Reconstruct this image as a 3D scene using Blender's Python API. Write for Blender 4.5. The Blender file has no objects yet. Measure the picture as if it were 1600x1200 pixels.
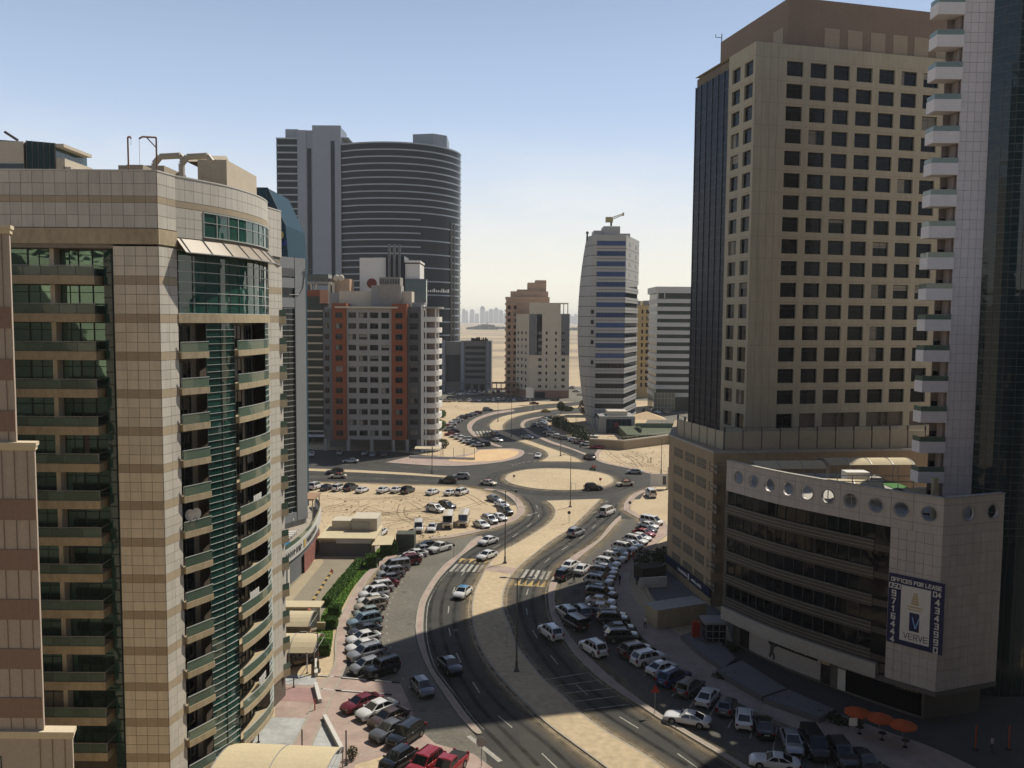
import bpy, bmesh, math, random
from mathutils import Vector, Matrix
from mathutils.geometry import tessellate_polygon
R = math.radians
random.seed(7)
SC = bpy.context.scene
COL = SC.collection

# ------------------------------------------------------------------ camera, sky, sun, exposure
CAM_H, FOC = 42.0, 1340.0            # eye height in metres, focal length in pixels of a 1600 px wide picture
PITCH, ROLL = math.atan(100 / 1340), 0.0078
RIGHT, FWD, UP = Vector((1, 0, 0)), Vector((0, math.cos(PITCH), -math.sin(PITCH))), Vector((0, math.sin(PITCH), math.cos(PITCH)))
cam = bpy.data.cameras.new('camera')
cam.sensor_width, cam.lens = 36, FOC / 1600 * 36
cam.clip_start, cam.clip_end = 0.5, 60000
cam_o = bpy.data.objects.new('camera', cam)
COL.objects.link(cam_o)
cx = RIGHT * math.cos(ROLL) + UP * math.sin(ROLL)
cy = -RIGHT * math.sin(ROLL) + UP * math.cos(ROLL)
mw = Matrix((cx, cy, -FWD)).transposed().to_4x4()
mw.translation = (0, 0, CAM_H)
cam_o.matrix_world = mw
SC.camera = cam_o

SUN_AZ, SUN_EL = R(45.5), R(50.6)        # azimuth from +Y towards +X
world = bpy.data.worlds.new('World')
SC.world = world
world.use_nodes = True
wn, wl = world.node_tree.nodes, world.node_tree.links
wn.clear()
sky = wn.new('ShaderNodeTexSky')
sky.sky_type = 'NISHITA'
sky.sun_disc = False
sky.sun_elevation, sky.sun_rotation = SUN_EL, SUN_AZ
sky.altitude, sky.air_density, sky.dust_density, sky.ozone_density = 0, 1.0, 1.0, 1.2
bg = wn.new('ShaderNodeBackground')
bg.inputs['Strength'].default_value = 0.115
wo = wn.new('ShaderNodeOutputWorld')
# dusty air: the blue pales to cream towards the horizon, the same all round, with thin cloud low down
tcw = wn.new('ShaderNodeTexCoord')
sepw = wn.new('ShaderNodeSeparateXYZ')
wl.new(tcw.outputs['Generated'], sepw.inputs[0])
def world_range(lo, hi, a, b, src=None, smooth=True):
    n = wn.new('ShaderNodeMapRange')
    n.interpolation_type = 'SMOOTHSTEP' if smooth else 'LINEAR'
    n.inputs['From Min'].default_value, n.inputs['From Max'].default_value = lo, hi
    n.inputs['To Min'].default_value, n.inputs['To Max'].default_value = a, b
    wl.new(src or sepw.outputs['Z'], n.inputs['Value'])
    return n.outputs[0]
def world_mix(f, a, b):
    n = wn.new('ShaderNodeMix'); n.data_type = 'RGBA'
    wl.new(f, n.inputs['Factor']); wl.new(a, n.inputs['A'])
    if isinstance(b, tuple):
        n.inputs['B'].default_value = (*b, 1)
    else:
        wl.new(b, n.inputs['B'])
    return n.outputs['Result']
deep = wn.new('ShaderNodeMix'); deep.data_type = 'RGBA'; deep.blend_type = 'MULTIPLY'; deep.inputs['Factor'].default_value = 1
wl.new(sky.outputs[0], deep.inputs['A']); deep.inputs['B'].default_value = (0.42, 0.47, 0.56, 1)
c1 = world_mix(world_range(0.05, 0.62, 0.9, 0.0), deep.outputs['Result'], (5.5, 6.9, 9.1))
c2 = world_mix(world_range(-0.02, 0.25, 0.97, 0.0), c1, (9.3, 8.7, 7.0))
mpw = wn.new('ShaderNodeMapping'); mpw.inputs['Scale'].default_value = (1, 1, 3.2)
wl.new(tcw.outputs['Generated'], mpw.inputs['Vector'])
nzw = wn.new('ShaderNodeTexNoise'); nzw.inputs['Scale'].default_value = 4.5; nzw.inputs['Detail'].default_value = 7; nzw.inputs['Roughness'].default_value = 0.6
wl.new(mpw.outputs[0], nzw.inputs['Vector'])
cl = wn.new('ShaderNodeMath'); cl.operation = 'MULTIPLY'
wl.new(world_range(0.50, 0.72, 0, 0.35, nzw.outputs[0]), cl.inputs[0])
wl.new(world_range(0.04, 0.26, 1, 0.0), cl.inputs[1])
c3 = world_mix(cl.outputs[0], c2, (9.0, 8.8, 8.2))
wl.new(c3, bg.inputs[0])
wl.new(bg.outputs[0], wo.inputs[0])

sun = bpy.data.lights.new('sun', 'SUN')
sun.energy, sun.angle, sun.color = 5.0, R(0.53), (1.0, 0.93, 0.80)
sun_o = bpy.data.objects.new('sun', sun)
COL.objects.link(sun_o)
sdir = Vector((math.sin(SUN_AZ) * math.cos(SUN_EL), math.cos(SUN_AZ) * math.cos(SUN_EL), math.sin(SUN_EL)))
sun_o.rotation_euler = (-sdir).to_track_quat('-Z', 'Y').to_euler()
sun_o.location = (60, 60, 300)

SC.render.engine = 'CYCLES'
SC.view_settings.view_transform = 'Standard'
SC.view_settings.look = 'None'
SC.view_settings.gamma = 1
SC.view_settings.use_curve_mapping = False
SC.view_settings.exposure = 0.0
SC.cycles.use_denoising = True
SC.cycles.max_bounces = 5
SC.cycles.diffuse_bounces = 2
SC.cycles.glossy_bounces = 3
SC.cycles.transmission_bounces = 4
SC.cycles.volume_bounces = 0
SC.cycles.caustics_reflective = False
SC.cycles.caustics_refractive = False

# ------------------------------------------------------------------ surveying: picture direction -> place in the world
def ray(px, py):
    u, v = (px - 800) / FOC, (600 - py) / FOC
    return FWD + cx * u + cy * v
def G(px, py, z=0.0):                # where that sight line meets the level z
    d = ray(px, py)
    t = (z - CAM_H) / d.z
    return Vector((d.x * t, d.y * t, z))
def at(px, py, Y):                   # where it meets the vertical plane y = Y
    d = ray(px, py)
    t = Y / d.y
    return Vector((d.x * t, Y, CAM_H + d.z * t))

# ------------------------------------------------------------------ mesh building
class MB:
    def __init__(s):
        s.v, s.f, s.m, s.k = [], [], [], 0
    def mat(s, k):
        s.k = k
        return s
    def face(s, pts):
        n = len(s.v)
        s.v += [tuple(p) for p in pts]
        s.f.append(tuple(range(n, n + len(pts))))
        s.m.append(s.k)
        return s
    def box(s, x0, x1, y0, y1, z0, z1):
        n = len(s.v)
        s.v += [(x0, y0, z0), (x1, y0, z0), (x1, y1, z0), (x0, y1, z0), (x0, y0, z1), (x1, y0, z1), (x1, y1, z1), (x0, y1, z1)]
        for f in ((0, 3, 2, 1), (4, 5, 6, 7), (0, 1, 5, 4), (1, 2, 6, 5), (2, 3, 7, 6), (3, 0, 4, 7)):
            s.f.append(tuple(n + i for i in f)); s.m.append(s.k)
        return s
    def hexa(s, b, t):               # four bottom points, four top points
        n = len(s.v)
        s.v += [tuple(p) for p in b] + [tuple(p) for p in t]
        for f in ((0, 3, 2, 1), (4, 5, 6, 7), (0, 1, 5, 4), (1, 2, 6, 5), (2, 3, 7, 6), (3, 0, 4, 7)):
            s.f.append(tuple(n + i for i in f)); s.m.append(s.k)
        return s
    def prism(s, pts, z0, z1, top=True, bottom=False, cap=None):
        if sum(pts[i][0] * pts[(i + 1) % len(pts)][1] - pts[(i + 1) % len(pts)][0] * pts[i][1] for i in range(len(pts))) < 0:
            pts = pts[::-1]
        n, c = len(s.v), len(pts)
        s.v += [(p[0], p[1], z0) for p in pts] + [(p[0], p[1], z1) for p in pts]
        for i in range(c):
            j = (i + 1) % c
            s.f.append((n + i, n + j, n + c + j, n + c + i)); s.m.append(s.k)
        if top or bottom:
            for t in tessellate_polygon([[Vector((p[0], p[1], 0)) for p in pts]]):
                a, b, d = pts[t[0]], pts[t[1]], pts[t[2]]
                if (b[0] - a[0]) * (d[1] - a[1]) - (b[1] - a[1]) * (d[0] - a[0]) < 0:
                    t = t[::-1]
                if top:
                    s.f.append(tuple(n + c + i for i in t)); s.m.append(s.k if cap is None else cap)
                if bottom:
                    s.f.append(tuple(n + i for i in t[::-1])); s.m.append(s.k)
        return s
    def sheet(s, pts, z):
        n = len(s.v)
        s.v += [(p[0], p[1], z) for p in pts]
        for t in tessellate_polygon([[Vector((p[0], p[1], 0)) for p in pts]]):
            a, b, d = pts[t[0]], pts[t[1]], pts[t[2]]
            if (b[0] - a[0]) * (d[1] - a[1]) - (b[1] - a[1]) * (d[0] - a[0]) < 0:
                t = t[::-1]
            s.f.append(tuple(n + i for i in t)); s.m.append(s.k)
        return s
    def strip(s, A, B):              # quads between two chains of 3D points
        n, c = len(s.v), len(A)
        s.v += [tuple(p) for p in A] + [tuple(p) for p in B]
        for i in range(c - 1):
            s.f.append((n + i, n + i + 1, n + c + i + 1, n + c + i)); s.m.append(s.k)
        return s
    def tube(s, p, q, r, n=8, r2=None, caps=True):
        p, q = Vector(p), Vector(q)
        r2 = r if r2 is None else r2
        d = (q - p).normalized()
        a = d.orthogonal().normalized()
        b = d.cross(a)
        k = len(s.v)
        for c, rr in ((p, r), (q, r2)):
            for i in range(n):
                t = 2 * math.pi * i / n
                s.v.append(tuple(c + (a * math.cos(t) + b * math.sin(t)) * rr))
        for i in range(n):
            j = (i + 1) % n
            s.f.append((k + i, k + j, k + n + j, k + n + i)); s.m.append(s.k)
        if caps:
            s.f.append(tuple(k + i for i in range(n))[::-1]); s.m.append(s.k)
            s.f.append(tuple(k + n + i for i in range(n))); s.m.append(s.k)
        return s
    def pipe(s, pts, r, n=6):
        for a, b in zip(pts, pts[1:]):
            s.tube(a, b, r, n)
        return s
    def ball(s, c, rx, ry, rz, nu=8, nv=6):
        k = len(s.v)
        for j in range(nv + 1):
            th = math.pi * j / nv
            for i in range(nu):
                ph = 2 * math.pi * i / nu
                s.v.append((c[0] + rx * math.sin(th) * math.cos(ph), c[1] + ry * math.sin(th) * math.sin(ph), c[2] + rz * math.cos(th)))
        for j in range(nv):
            for i in range(nu):
                i2 = (i + 1) % nu
                s.f.append((k + j * nu + i, k + (j + 1) * nu + i, k + (j + 1) * nu + i2, k + j * nu + i2)); s.m.append(s.k)
        return s
    def add(s, o, dx=0, dy=0, dz=0, rot=0, sc=1):
        n = len(s.v)
        c, q = math.cos(rot), math.sin(rot)
        s.v += [(sc * (x * c - y * q) + dx, sc * (x * q + y * c) + dy, sc * z + dz) for x, y, z in o.v]
        s.f += [tuple(n + i for i in f) for f in o.f]
        s.m += o.m
        return s
    def mesh(s, name, mats, smooth=False):
        me = bpy.data.meshes.new(name)
        me.from_pydata(s.v, [], s.f)
        if not isinstance(mats, (list, tuple)):
            mats = [mats]
        for m in mats:
            me.materials.append(m)
        if len(mats) > 1:
            me.polygons.foreach_set('material_index', s.m)
        if smooth:
            me.polygons.foreach_set('use_smooth', [True] * len(s.f))
        me.update()
        return me

def obj(name, mb, mats=None, parent=None, loc=(0, 0, 0), rot=0.0, smooth=False):
    me = mb.mesh(name, mats, smooth) if isinstance(mb, MB) else mb
    o = bpy.data.objects.new(name, me)
    COL.objects.link(o)
    o.location = loc
    if rot:
        o.rotation_euler = (0, 0, rot)
    if parent is not None:
        o.parent = parent
    return o
def tag(o, label, cat, group=None):
    o['label'], o['category'] = label, cat
    if group:
        o['group'] = group
    return o
def thing(name, label, cat, loc=(0, 0, 0), rot=0.0, group=None):
    o = bpy.data.objects.new(name, None)
    COL.objects.link(o)
    o.empty_display_size = 0.5
    o.location, o.rotation_euler = loc, (0, 0, rot)
    return tag(o, label, cat, group)
def struct(name, mb, mats):
    o = obj(name, mb, mats)
    o['kind'] = 'structure'
    return o
def stuff(name, mb, mats, parent=None):
    o = obj(name, mb, mats, parent)
    o['kind'] = 'stuff'
    return o

def cr(pts, n=5):                    # smooth a chain of points (Catmull-Rom)
    P = [Vector((p[0], p[1], 0)) for p in pts]
    P = [P[0] * 2 - P[1]] + P + [P[-1] * 2 - P[-2]]
    out = []
    for i in range(1, len(P) - 2):
        a, b, c, d = P[i - 1:i + 3]
        for k in range(n):
            t = k / n
            out.append(0.5 * (2 * b + (c - a) * t + (2 * a - 5 * b + 4 * c - d) * t * t + (3 * b - a - 3 * c + d) * t ** 3))
    out.append(P[-2])
    return out
def gchain(px, n=5):
    return cr([G(*p) for p in px], n)
def closed(px, n=5):
    P = [G(*p) for p in px]
    return cr(P + [P[0]], n)[:-1]
def offset(chain, d, loop=False):    # shift a plan chain sideways by d (left positive)
    out, N = [], len(chain)
    for i, p in enumerate(chain):
        a = chain[(i - 1) % N] if (loop or i) else p
        b = chain[(i + 1) % N] if (loop or i < N - 1) else p
        t = Vector((b[0] - a[0], b[1] - a[1], 0))
        t = t.normalized() if t.length > 1e-6 else Vector((1, 0, 0))
        out.append(Vector((p[0] - t.y * d, p[1] + t.x * d, 0)))
    return out
def ccw(pts):
    return pts if sum(pts[i][0] * pts[(i + 1) % len(pts)][1] - pts[(i + 1) % len(pts)][0] * pts[i][1] for i in range(len(pts))) > 0 else pts[::-1]
def zed(ch, z):
    return [(p[0], p[1], z) for p in ch]
def resample(ch, step):
    out, acc = [Vector((ch[0][0], ch[0][1], 0))], 0
    for a, b in zip(ch, ch[1:]):
        a, b = Vector((a[0], a[1], 0)), Vector((b[0], b[1], 0))
        L = (b - a).length
        pos = step - acc
        while pos <= L:
            out.append(a + (b - a) * (pos / L)); pos += step
        acc = (acc + L) % step if L > 0 else acc
    return out

# ------------------------------------------------------------------ materials
MATS = {}
def mat(name, col, rough=0.8, var=0.12, scale=0.6, fine=6.0, spec=0.3, bump=0.0, metal=0.0, rnd=0.0, col2=None, coat=0.0, stretch=None):
    """procedural surface: two octaves of weathering noise on the base colour, optional per-piece variation"""
    if name in MATS:
        return MATS[name]
    m = bpy.data.materials.new(name)
    m.use_nodes = True
    nt = m.node_tree
    N, L = nt.nodes, nt.links
    b = N['Principled BSDF']
    b.inputs['Roughness'].default_value = rough
    b.inputs['Metallic'].default_value = metal
    b.inputs['Specular IOR Level'].default_value = spec
    if coat:
        b.inputs['Coat Weight'].default_value = coat
        b.inputs['Coat Roughness'].default_value = 0.05
    geo = N.new('ShaderNodeNewGeometry')
    vec = geo.outputs['Position']
    if stretch:
        mp = N.new('ShaderNodeMapping')
        mp.inputs['Scale'].default_value = stretch
        L.new(vec, mp.inputs['Vector']); vec = mp.outputs[0]
    n1 = N.new('ShaderNodeTexNoise'); n1.inputs['Scale'].default_value = scale; n1.inputs['Detail'].default_value = 6; n1.inputs['Roughness'].default_value = 0.65
    n2 = N.new('ShaderNodeTexNoise'); n2.inputs['Scale'].default_value = fine; n2.inputs['Detail'].default_value = 3
    L.new(vec, n1.inputs['Vector']); L.new(vec, n2.inputs['Vector'])
    add = N.new('ShaderNodeMath'); add.operation = 'ADD'
    L.new(n1.outputs[0], add.inputs[0]); L.new(n2.outputs[0], add.inputs[1])
    last = add.outputs[0]
    if rnd:
        oi = N.new('ShaderNodeObjectInfo')
        mu = N.new('ShaderNodeMath'); mu.operation = 'MULTIPLY_ADD'
        L.new(oi.outputs['Random'], mu.inputs[0]); mu.inputs[1].default_value = rnd; mu.inputs[2].default_value = -rnd / 2
        a2 = N.new('ShaderNodeMath'); a2.operation = 'ADD'
        L.new(last, a2.inputs[0]); L.new(mu.outputs[0], a2.inputs[1]); last = a2.outputs[0]
    mr = N.new('ShaderNodeMapRange')
    mr.inputs['From Min'].default_value, mr.inputs['From Max'].default_value = 0.65, 1.35
    L.new(last, mr.inputs['Value'])
    mix = N.new('ShaderNodeMix'); mix.data_type = 'RGBA'
    L.new(mr.outputs[0], mix.inputs['Factor'])
    lo = [c * (1 - var) for c in col[:3]]
    hi = [min(1, c * (1 + var)) for c in (col2 or col)[:3]]
    mix.inputs['A'].default_value = (*lo, 1)
    mix.inputs['B'].default_value = (*hi, 1)
    L.new(mix.outputs['Result'], b.inputs['Base Color'])
    if bump:
        bp = N.new('ShaderNodeBump'); bp.inputs['Strength'].default_value = bump; bp.inputs['Distance'].default_value = 0.05
        L.new(n2.outputs[0], bp.inputs['Height']); L.new(bp.outputs[0], b.inputs['Normal'])
    MATS[name] = m
    return m
def glass(name, col, rough=0.04, spec=0.5, wav=0.0, rnd=0.0, metal=0.0):
    """window glass seen from outside: dark interior behind a clear reflecting face, panes slightly out of plane"""
    if name in MATS:
        return MATS[name]
    m = bpy.data.materials.new(name)
    m.use_nodes = True
    N, L = m.node_tree.nodes, m.node_tree.links
    b = N['Principled BSDF']
    b.inputs['Base Color'].default_value = (*col, 1)
    b.inputs['Roughness'].default_value = rough
    b.inputs['Specular IOR Level'].default_value = spec
    b.inputs['IOR'].default_value = 1.5
    b.inputs['Metallic'].default_value = metal
    geo = N.new('ShaderNodeNewGeometry')
    no = N.new('ShaderNodeTexNoise'); no.inputs['Scale'].default_value = 0.45; no.inputs['Detail'].default_value = 2
    L.new(geo.outputs['Position'], no.inputs['Vector'])
    if wav:
        bp = N.new('ShaderNodeBump'); bp.inputs['Strength'].default_value = wav; bp.inputs['Distance'].default_value = 0.3
        L.new(no.outputs[0], bp.inputs['Height']); L.new(bp.outputs[0], b.inputs['Normal'])
    if rnd:
        oi = N.new('ShaderNodeObjectInfo')
        vm = N.new('ShaderNodeHueSaturation')
        vm.inputs['Color'].default_value = (*col, 1)
        ma = N.new('ShaderNodeMath'); ma.operation = 'MULTIPLY_ADD'
        L.new(oi.outputs['Random'], ma.inputs[0]); ma.inputs[1].default_value = rnd * 2; ma.inputs[2].default_value = 1 - rnd
        L.new(ma.outputs[0], vm.inputs['Value']); L.new(vm.outputs[0], b.inputs['Base Color'])
    MATS[name] = m
    return m

M_SAND = mat('sand', (0.47, 0.375, 0.245), 0.95, 0.22, 0.05, 1.3, 0.1, 0.15)
M_ASPH = mat('asphalt', (0.05, 0.048, 0.043), 0.85, 0.22, 0.10, 2.0, 0.25, 0.1)
M_ASPH2 = mat('asphalt_worn', (0.150, 0.140, 0.115), 0.9, 0.28, 0.14, 2.2, 0.2, 0.1)
M_KERB = mat('kerb_concrete', (0.33, 0.295, 0.24), 0.85, 0.18, 0.8, 5.0)
M_WPAINT = mat('road_paint_white', (0.34, 0.325, 0.28), 0.8, 0.55, 0.9, 6.0)
M_YPAINT = mat('road_paint_yellow', (0.42, 0.29, 0.11), 0.8, 0.4, 1.5, 8.0)
M_CONC = mat('concrete', (0.38, 0.36, 0.32), 0.85, 0.2, 0.4, 4.0)
M_CONCL = mat('concrete_light', (0.55, 0.53, 0.48), 0.85, 0.15, 0.4, 4.0)
M_DKMET = mat('dark_metal', (0.06, 0.06, 0.06), 0.5, 0.15, 2, 8, 0.4)
M_GREYMET = mat('grey_metal', (0.30, 0.30, 0.29), 0.45, 0.12, 2, 8, 0.5, metal=0.3)
M_WHITE = mat('white_paint', (0.66, 0.64, 0.60), 0.6, 0.08, 0.8, 5)
M_BLACK = mat('black_rubber', (0.012, 0.012, 0.012), 0.7, 0.1)
def brickmat(name, c1, c2, mortar, w, h, rough=0.9):
    m = bpy.data.materials.new(name); m.use_nodes = True
    N, L = m.node_tree.nodes, m.node_tree.links
    b = N['Principled BSDF']; b.inputs['Roughness'].default_value = rough; b.inputs['Specular IOR Level'].default_value = 0.2
    geo = N.new('ShaderNodeNewGeometry')
    br = N.new('ShaderNodeTexBrick')
    br.inputs['Scale'].default_value = 1; br.inputs['Brick Width'].default_value = w; br.inputs['Row Height'].default_value = h
    br.inputs['Mortar Size'].default_value = 0.012
    br.inputs['Color1'].default_value = (*c1, 1); br.inputs['Color2'].default_value = (*c2, 1); br.inputs['Mortar'].default_value = (*mortar, 1)
    no = N.new('ShaderNodeTexNoise'); no.inputs['Scale'].default_value = 0.35; no.inputs['Detail'].default_value = 7; no.inputs['Roughness'].default_value = 0.7
    L.new(geo.outputs['Position'], br.inputs['Vector']); L.new(geo.outputs['Position'], no.inputs['Vector'])
    mr = N.new('ShaderNodeMapRange'); mr.inputs['From Min'].default_value = 0.3; mr.inputs['From Max'].default_value = 0.7
    mr.inputs['To Min'].default_value = 0.75; mr.inputs['To Max'].default_value = 1.2
    L.new(no.outputs[0], mr.inputs['Value'])
    mx = N.new('ShaderNodeMix'); mx.data_type = 'RGBA'; mx.blend_type = 'MULTIPLY'; mx.inputs['Factor'].default_value = 1
    L.new(br.outputs['Color'], mx.inputs['A'])
    cb = N.new('ShaderNodeCombineColor')
    for k in range(3):
        L.new(mr.outputs[0], cb.inputs[k])
    L.new(cb.outputs[0], mx.inputs['B'])
    L.new(mx.outputs['Result'], b.inputs['Base Color'])
    MATS[name] = m
    return m
M_PAVE = brickmat('pink_pavers', (0.40, 0.29, 0.25), (0.33, 0.25, 0.22), (0.36, 0.29, 0.23), 0.2, 0.1)
M_PAVER = brickmat('red_pavers', (0.36, 0.20, 0.19), (0.30, 0.18, 0.17), (0.32, 0.24, 0.2), 0.2, 0.1)
M_PAVEG = brickmat('grey_pavers', (0.44, 0.44, 0.42), (0.36, 0.37, 0.36), (0.30, 0.29, 0.27), 0.4, 0.2)

def proj(p):                         # world point -> picture (1600 x 1200)
    d = Vector(p) - Vector((0, 0, CAM_H))
    z = d.dot(FWD)
    return 800 + FOC * d.dot(cx) / z, 600 - FOC * d.dot(cy) / z

# ------------------------------------------------------------------ facades: u runs to the right seen from outside, d inwards, z up
class Face:
    def __init__(s, a, b, base=(0, 0)):
        s.base = Vector((base[0], base[1]))
        s.a, s.b = Vector(a[:2]) - s.base, Vector(b[:2]) - s.base
        s.L = (s.b - s.a).length
        s.e = (s.b - s.a) / s.L
        s.n = Vector((-s.e.y, s.e.x))
        s.ang = math.atan2(s.e.y, s.e.x)
        s.step = 1e9
    def p(s, u, d=0.0, z=0.0):
        q = s.a + s.e * u + s.n * d
        return (q.x, q.y, z)
    def angle(s, u):
        return s.ang
    def u_at(s, px, z):              # where along the face a given picture column falls
        lo, hi = -5.0, s.L + 5.0
        f = lambda u: proj((s.p(u)[0] + s.base.x, s.p(u)[1] + s.base.y, z))[0]
        up = f(hi) > f(lo)
        for _ in range(40):
            m = (lo + hi) / 2
            if (f(m) < px) == up: lo = m
            else: hi = m
        return lo
class Curve(Face):
    def __init__(s, pts, base=(0, 0), n=6, step=0.8):
        s.base = Vector((base[0], base[1]))
        ch = cr(pts, n) if n > 1 else [Vector((p[0], p[1], 0)) for p in pts]
        s.c = [Vector((p.x - s.base.x, p.y - s.base.y)) for p in ch]
        s.s = [0.0]
        for a, b in zip(s.c, s.c[1:]):
            s.s.append(s.s[-1] + (b - a).length)
        s.L, s.step = s.s[-1], step
    def seg(s, u):
        i = 0
        while i < len(s.s) - 2 and s.s[i + 1] < u:
            i += 1
        return i
    def tan(s, u):
        a, b = max(0.0, u - 0.4), min(s.L, u + 0.4)
        pa, pb = s.raw(a), s.raw(b)
        return (pb - pa).normalized()
    def raw(s, u):
        i = s.seg(u)
        t = (u - s.s[i]) / max(1e-6, s.s[i + 1] - s.s[i])
        return s.c[i].lerp(s.c[i + 1], t) if 0 <= t <= 1 else s.c[i] + (s.c[i + 1] - s.c[i]) * t
    def p(s, u, d=0.0, z=0.0):
        q = s.raw(u)
        if d:
            t = s.tan(u)
            q = q + Vector((-t.y, t.x)) * d
        return (q.x, q.y, z)
    def angle(s, u):
        t = s.tan(u)
        return math.atan2(t.y, t.x)
def cuts(F, u0, u1):
    n = max(1, int(math.ceil((u1 - u0) / F.step))) if F.step < 1e8 else 1
    return [u0 + (u1 - u0) * i / n for i in range(n + 1)]
def fbox(mb, F, u0, u1, d0, d1, z0, z1):
    us = cuts(F, u0, u1)
    if len(us) == 2:
        return mb.hexa([F.p(u0, d0, z0), F.p(u1, d0, z0), F.p(u1, d1, z0), F.p(u0, d1, z0)], [F.p(u0, d0, z1), F.p(u1, d0, z1), F.p(u1, d1, z1), F.p(u0, d1, z1)])
    A, B, C2, D = [F.p(u, d0, z0) for u in us], [F.p(u, d0, z1) for u in us], [F.p(u, d1, z1) for u in us], [F.p(u, d1, z0) for u in us]
    mb.strip(A, B); mb.strip(B, C2); mb.strip(C2, D); mb.strip(D, A)
    mb.face([A[0], B[0], C2[0], D[0]]); mb.face([A[-1], D[-1], C2[-1], B[-1]])
    return mb
def fquad(mb, F, u0, u1, d, z0, z1):
    us = cuts(F, u0, u1)
    return mb.strip([F.p(u, d, z0) for u in us], [F.p(u, d, z1) for u in us])
def fwall(mb, F, us, zs, holes, depth=0.3, d0=0.0):
    """wall with openings: holes are (column, row) cells of the grid us x zs, with reveals"""
    for i in range(len(us) - 1):
        j = 0
        while j < len(zs) - 1:
            u0, u1 = us[i], us[i + 1]
            if (i, j) in holes:
                z0, z1 = zs[j], zs[j + 1]
                mb.face([F.p(u0, d0, z0), F.p(u0, d0 + depth, z0), F.p(u0, d0 + depth, z1), F.p(u0, d0, z1)])
                mb.face([F.p(u1, d0, z0), F.p(u1, d0, z1), F.p(u1, d0 + depth, z1), F.p(u1, d0 + depth, z0)])
                mb.face([F.p(u0, d0, z0), F.p(u1, d0, z0), F.p(u1, d0 + depth, z0), F.p(u0, d0 + depth, z0)])
                mb.face([F.p(u0, d0, z1), F.p(u0, d0 + depth, z1), F.p(u1, d0 + depth, z1), F.p(u1, d0, z1)])
                j += 1
            else:
                k = j
                while k < len(zs) - 1 and (i, k) not in holes:
                    k += 1
                fquad(mb, F, u0, u1, d0, zs[j], zs[k])
                j = k
    return mb
def grid_cuts(start, size, pitch, n, lo, hi):
    c, h = [lo], []
    for k in range(n):
        c += [start + k * pitch, start + k * pitch + size]
        h.append(2 * k + 1)
    return c + [hi], h
_wm = {}
RB = random.Random(99)
def blind(win, w, h, y, p):
    """some windows have a curtain or a half drawn blind close behind the glass"""
    if RB.random() > p:
        return
    k = RB.choice((0.25, 0.4, 0.55, 1.0, 1.0))
    side = RB.random() < 0.45
    key = ('blind', w, h, k, side, y)
    if key not in _wm:
        b = MB()
        if side: b.box(0.08, 0.08 + (w - 0.16) * min(k, 0.55), y - 0.01, y, 0.08, h - 0.08)
        else: b.box(0.08, w - 0.08, y - 0.01, y, 0.08 + (h - 0.16) * (1 - k), h - 0.08)
        _wm[key] = b.mesh('blind', mat('window_blind', (0.20, 0.185, 0.155), 0.7, 0.2, 0.5, 3, 0.4, rnd=1.2))
    obj('blind', _wm[key], None, win)
def win_mesh(w, h, t=0.07, mull=(), tran=(), fm=None, gm=None, fd=0.08):
    """window: frame bars in front of a pane; origin at the lower left corner"""
    key = (w, h, t, tuple(mull), tuple(tran), fm.name, gm.name)
    if key not in _wm:
        f = MB()
        f.box(0, w, 0, fd, 0, t); f.box(0, w, 0, fd, h - t, h); f.box(0, t, 0, fd, t, h - t); f.box(w - t, w, 0, fd, t, h - t)
        for x in mull:
            f.box(x - t / 2, x + t / 2, 0.005, fd, t, h - t)
        for z in tran:
            f.box(t, w - t, 0.01, fd, z - t / 2, z + t / 2)
        g = MB()
        g.box(t * 0.5, w - t * 0.5, fd * 0.6, fd * 0.6 + 0.03, t * 0.5, h - t * 0.5)
        _wm[key] = (f.mesh('window', fm), g.mesh('pane', gm))
    return _wm[key]
def window(parent, F, u, z, w, h, d=0.3, name='window', blinds=0.12, **k):
    fm, pm = win_mesh(w, h, **k)
    o = obj(name, fm, None, parent, F.p(u, d, z), F.angle(u + w / 2))
    obj('pane', pm, None, o)
    blind(o, w, h, 0.045, blinds)
    return o
def window1(parent, F, u, z, w, h, fm, gm, d=0.2, name='window', mull=(), tran=(), t=0.08):   # window of a far building: one mesh
    key = ('one', w, h, tuple(mull), tuple(tran), fm.name, gm.name)
    if key not in _wm:
        f = MB()
        f.box(0, w, 0, 0.08, 0, t); f.box(0, w, 0, 0.08, h - t, h); f.box(0, t, 0, 0.08, t, h - t); f.box(w - t, w, 0, 0.08, t, h - t)
        for x in mull: f.box(x - t / 2, x + t / 2, 0, 0.08, t, h - t)
        for q in tran: f.box(t, w - t, 0, 0.08, q - t / 2, q + t / 2)
        f.mat(1).box(0.01, w - 0.01, 0.05, 0.09, 0.01, h - 0.01)
        _wm[key] = f.mesh('window', [fm, gm])
    o = obj(name, _wm[key], None, parent, F.p(u, d, z), F.angle(u + w / 2))
    blind(o, w, h, 0.045, 0.2)
    return o
_tm = {}
def tile_mesh(w, h, m, gap=0.025, th=0.04):
    key = (round(w, 3), round(h, 3), m.name, gap)
    if key not in _tm:
        b = MB()
        b.box(gap / 2, w - gap / 2, -th, 0.01, gap / 2, h - gap / 2)
        _tm[key] = b.mesh('tile', m)
    return _tm[key]
def tiles(parent, F, u0, z0, nu, nz, w, h, m, name='tile', gap=0.025, skip=None):
    me = tile_mesh(w, h, m, gap)
    for i in range(nu):
        for j in range(nz):
            if skip and skip(u0 + i * w, z0 + j * h):
                continue
            obj(name, me, None, parent, F.p(u0 + i * w, 0, z0 + j * h), F.angle(u0 + (i + 0.5) * w))
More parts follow.
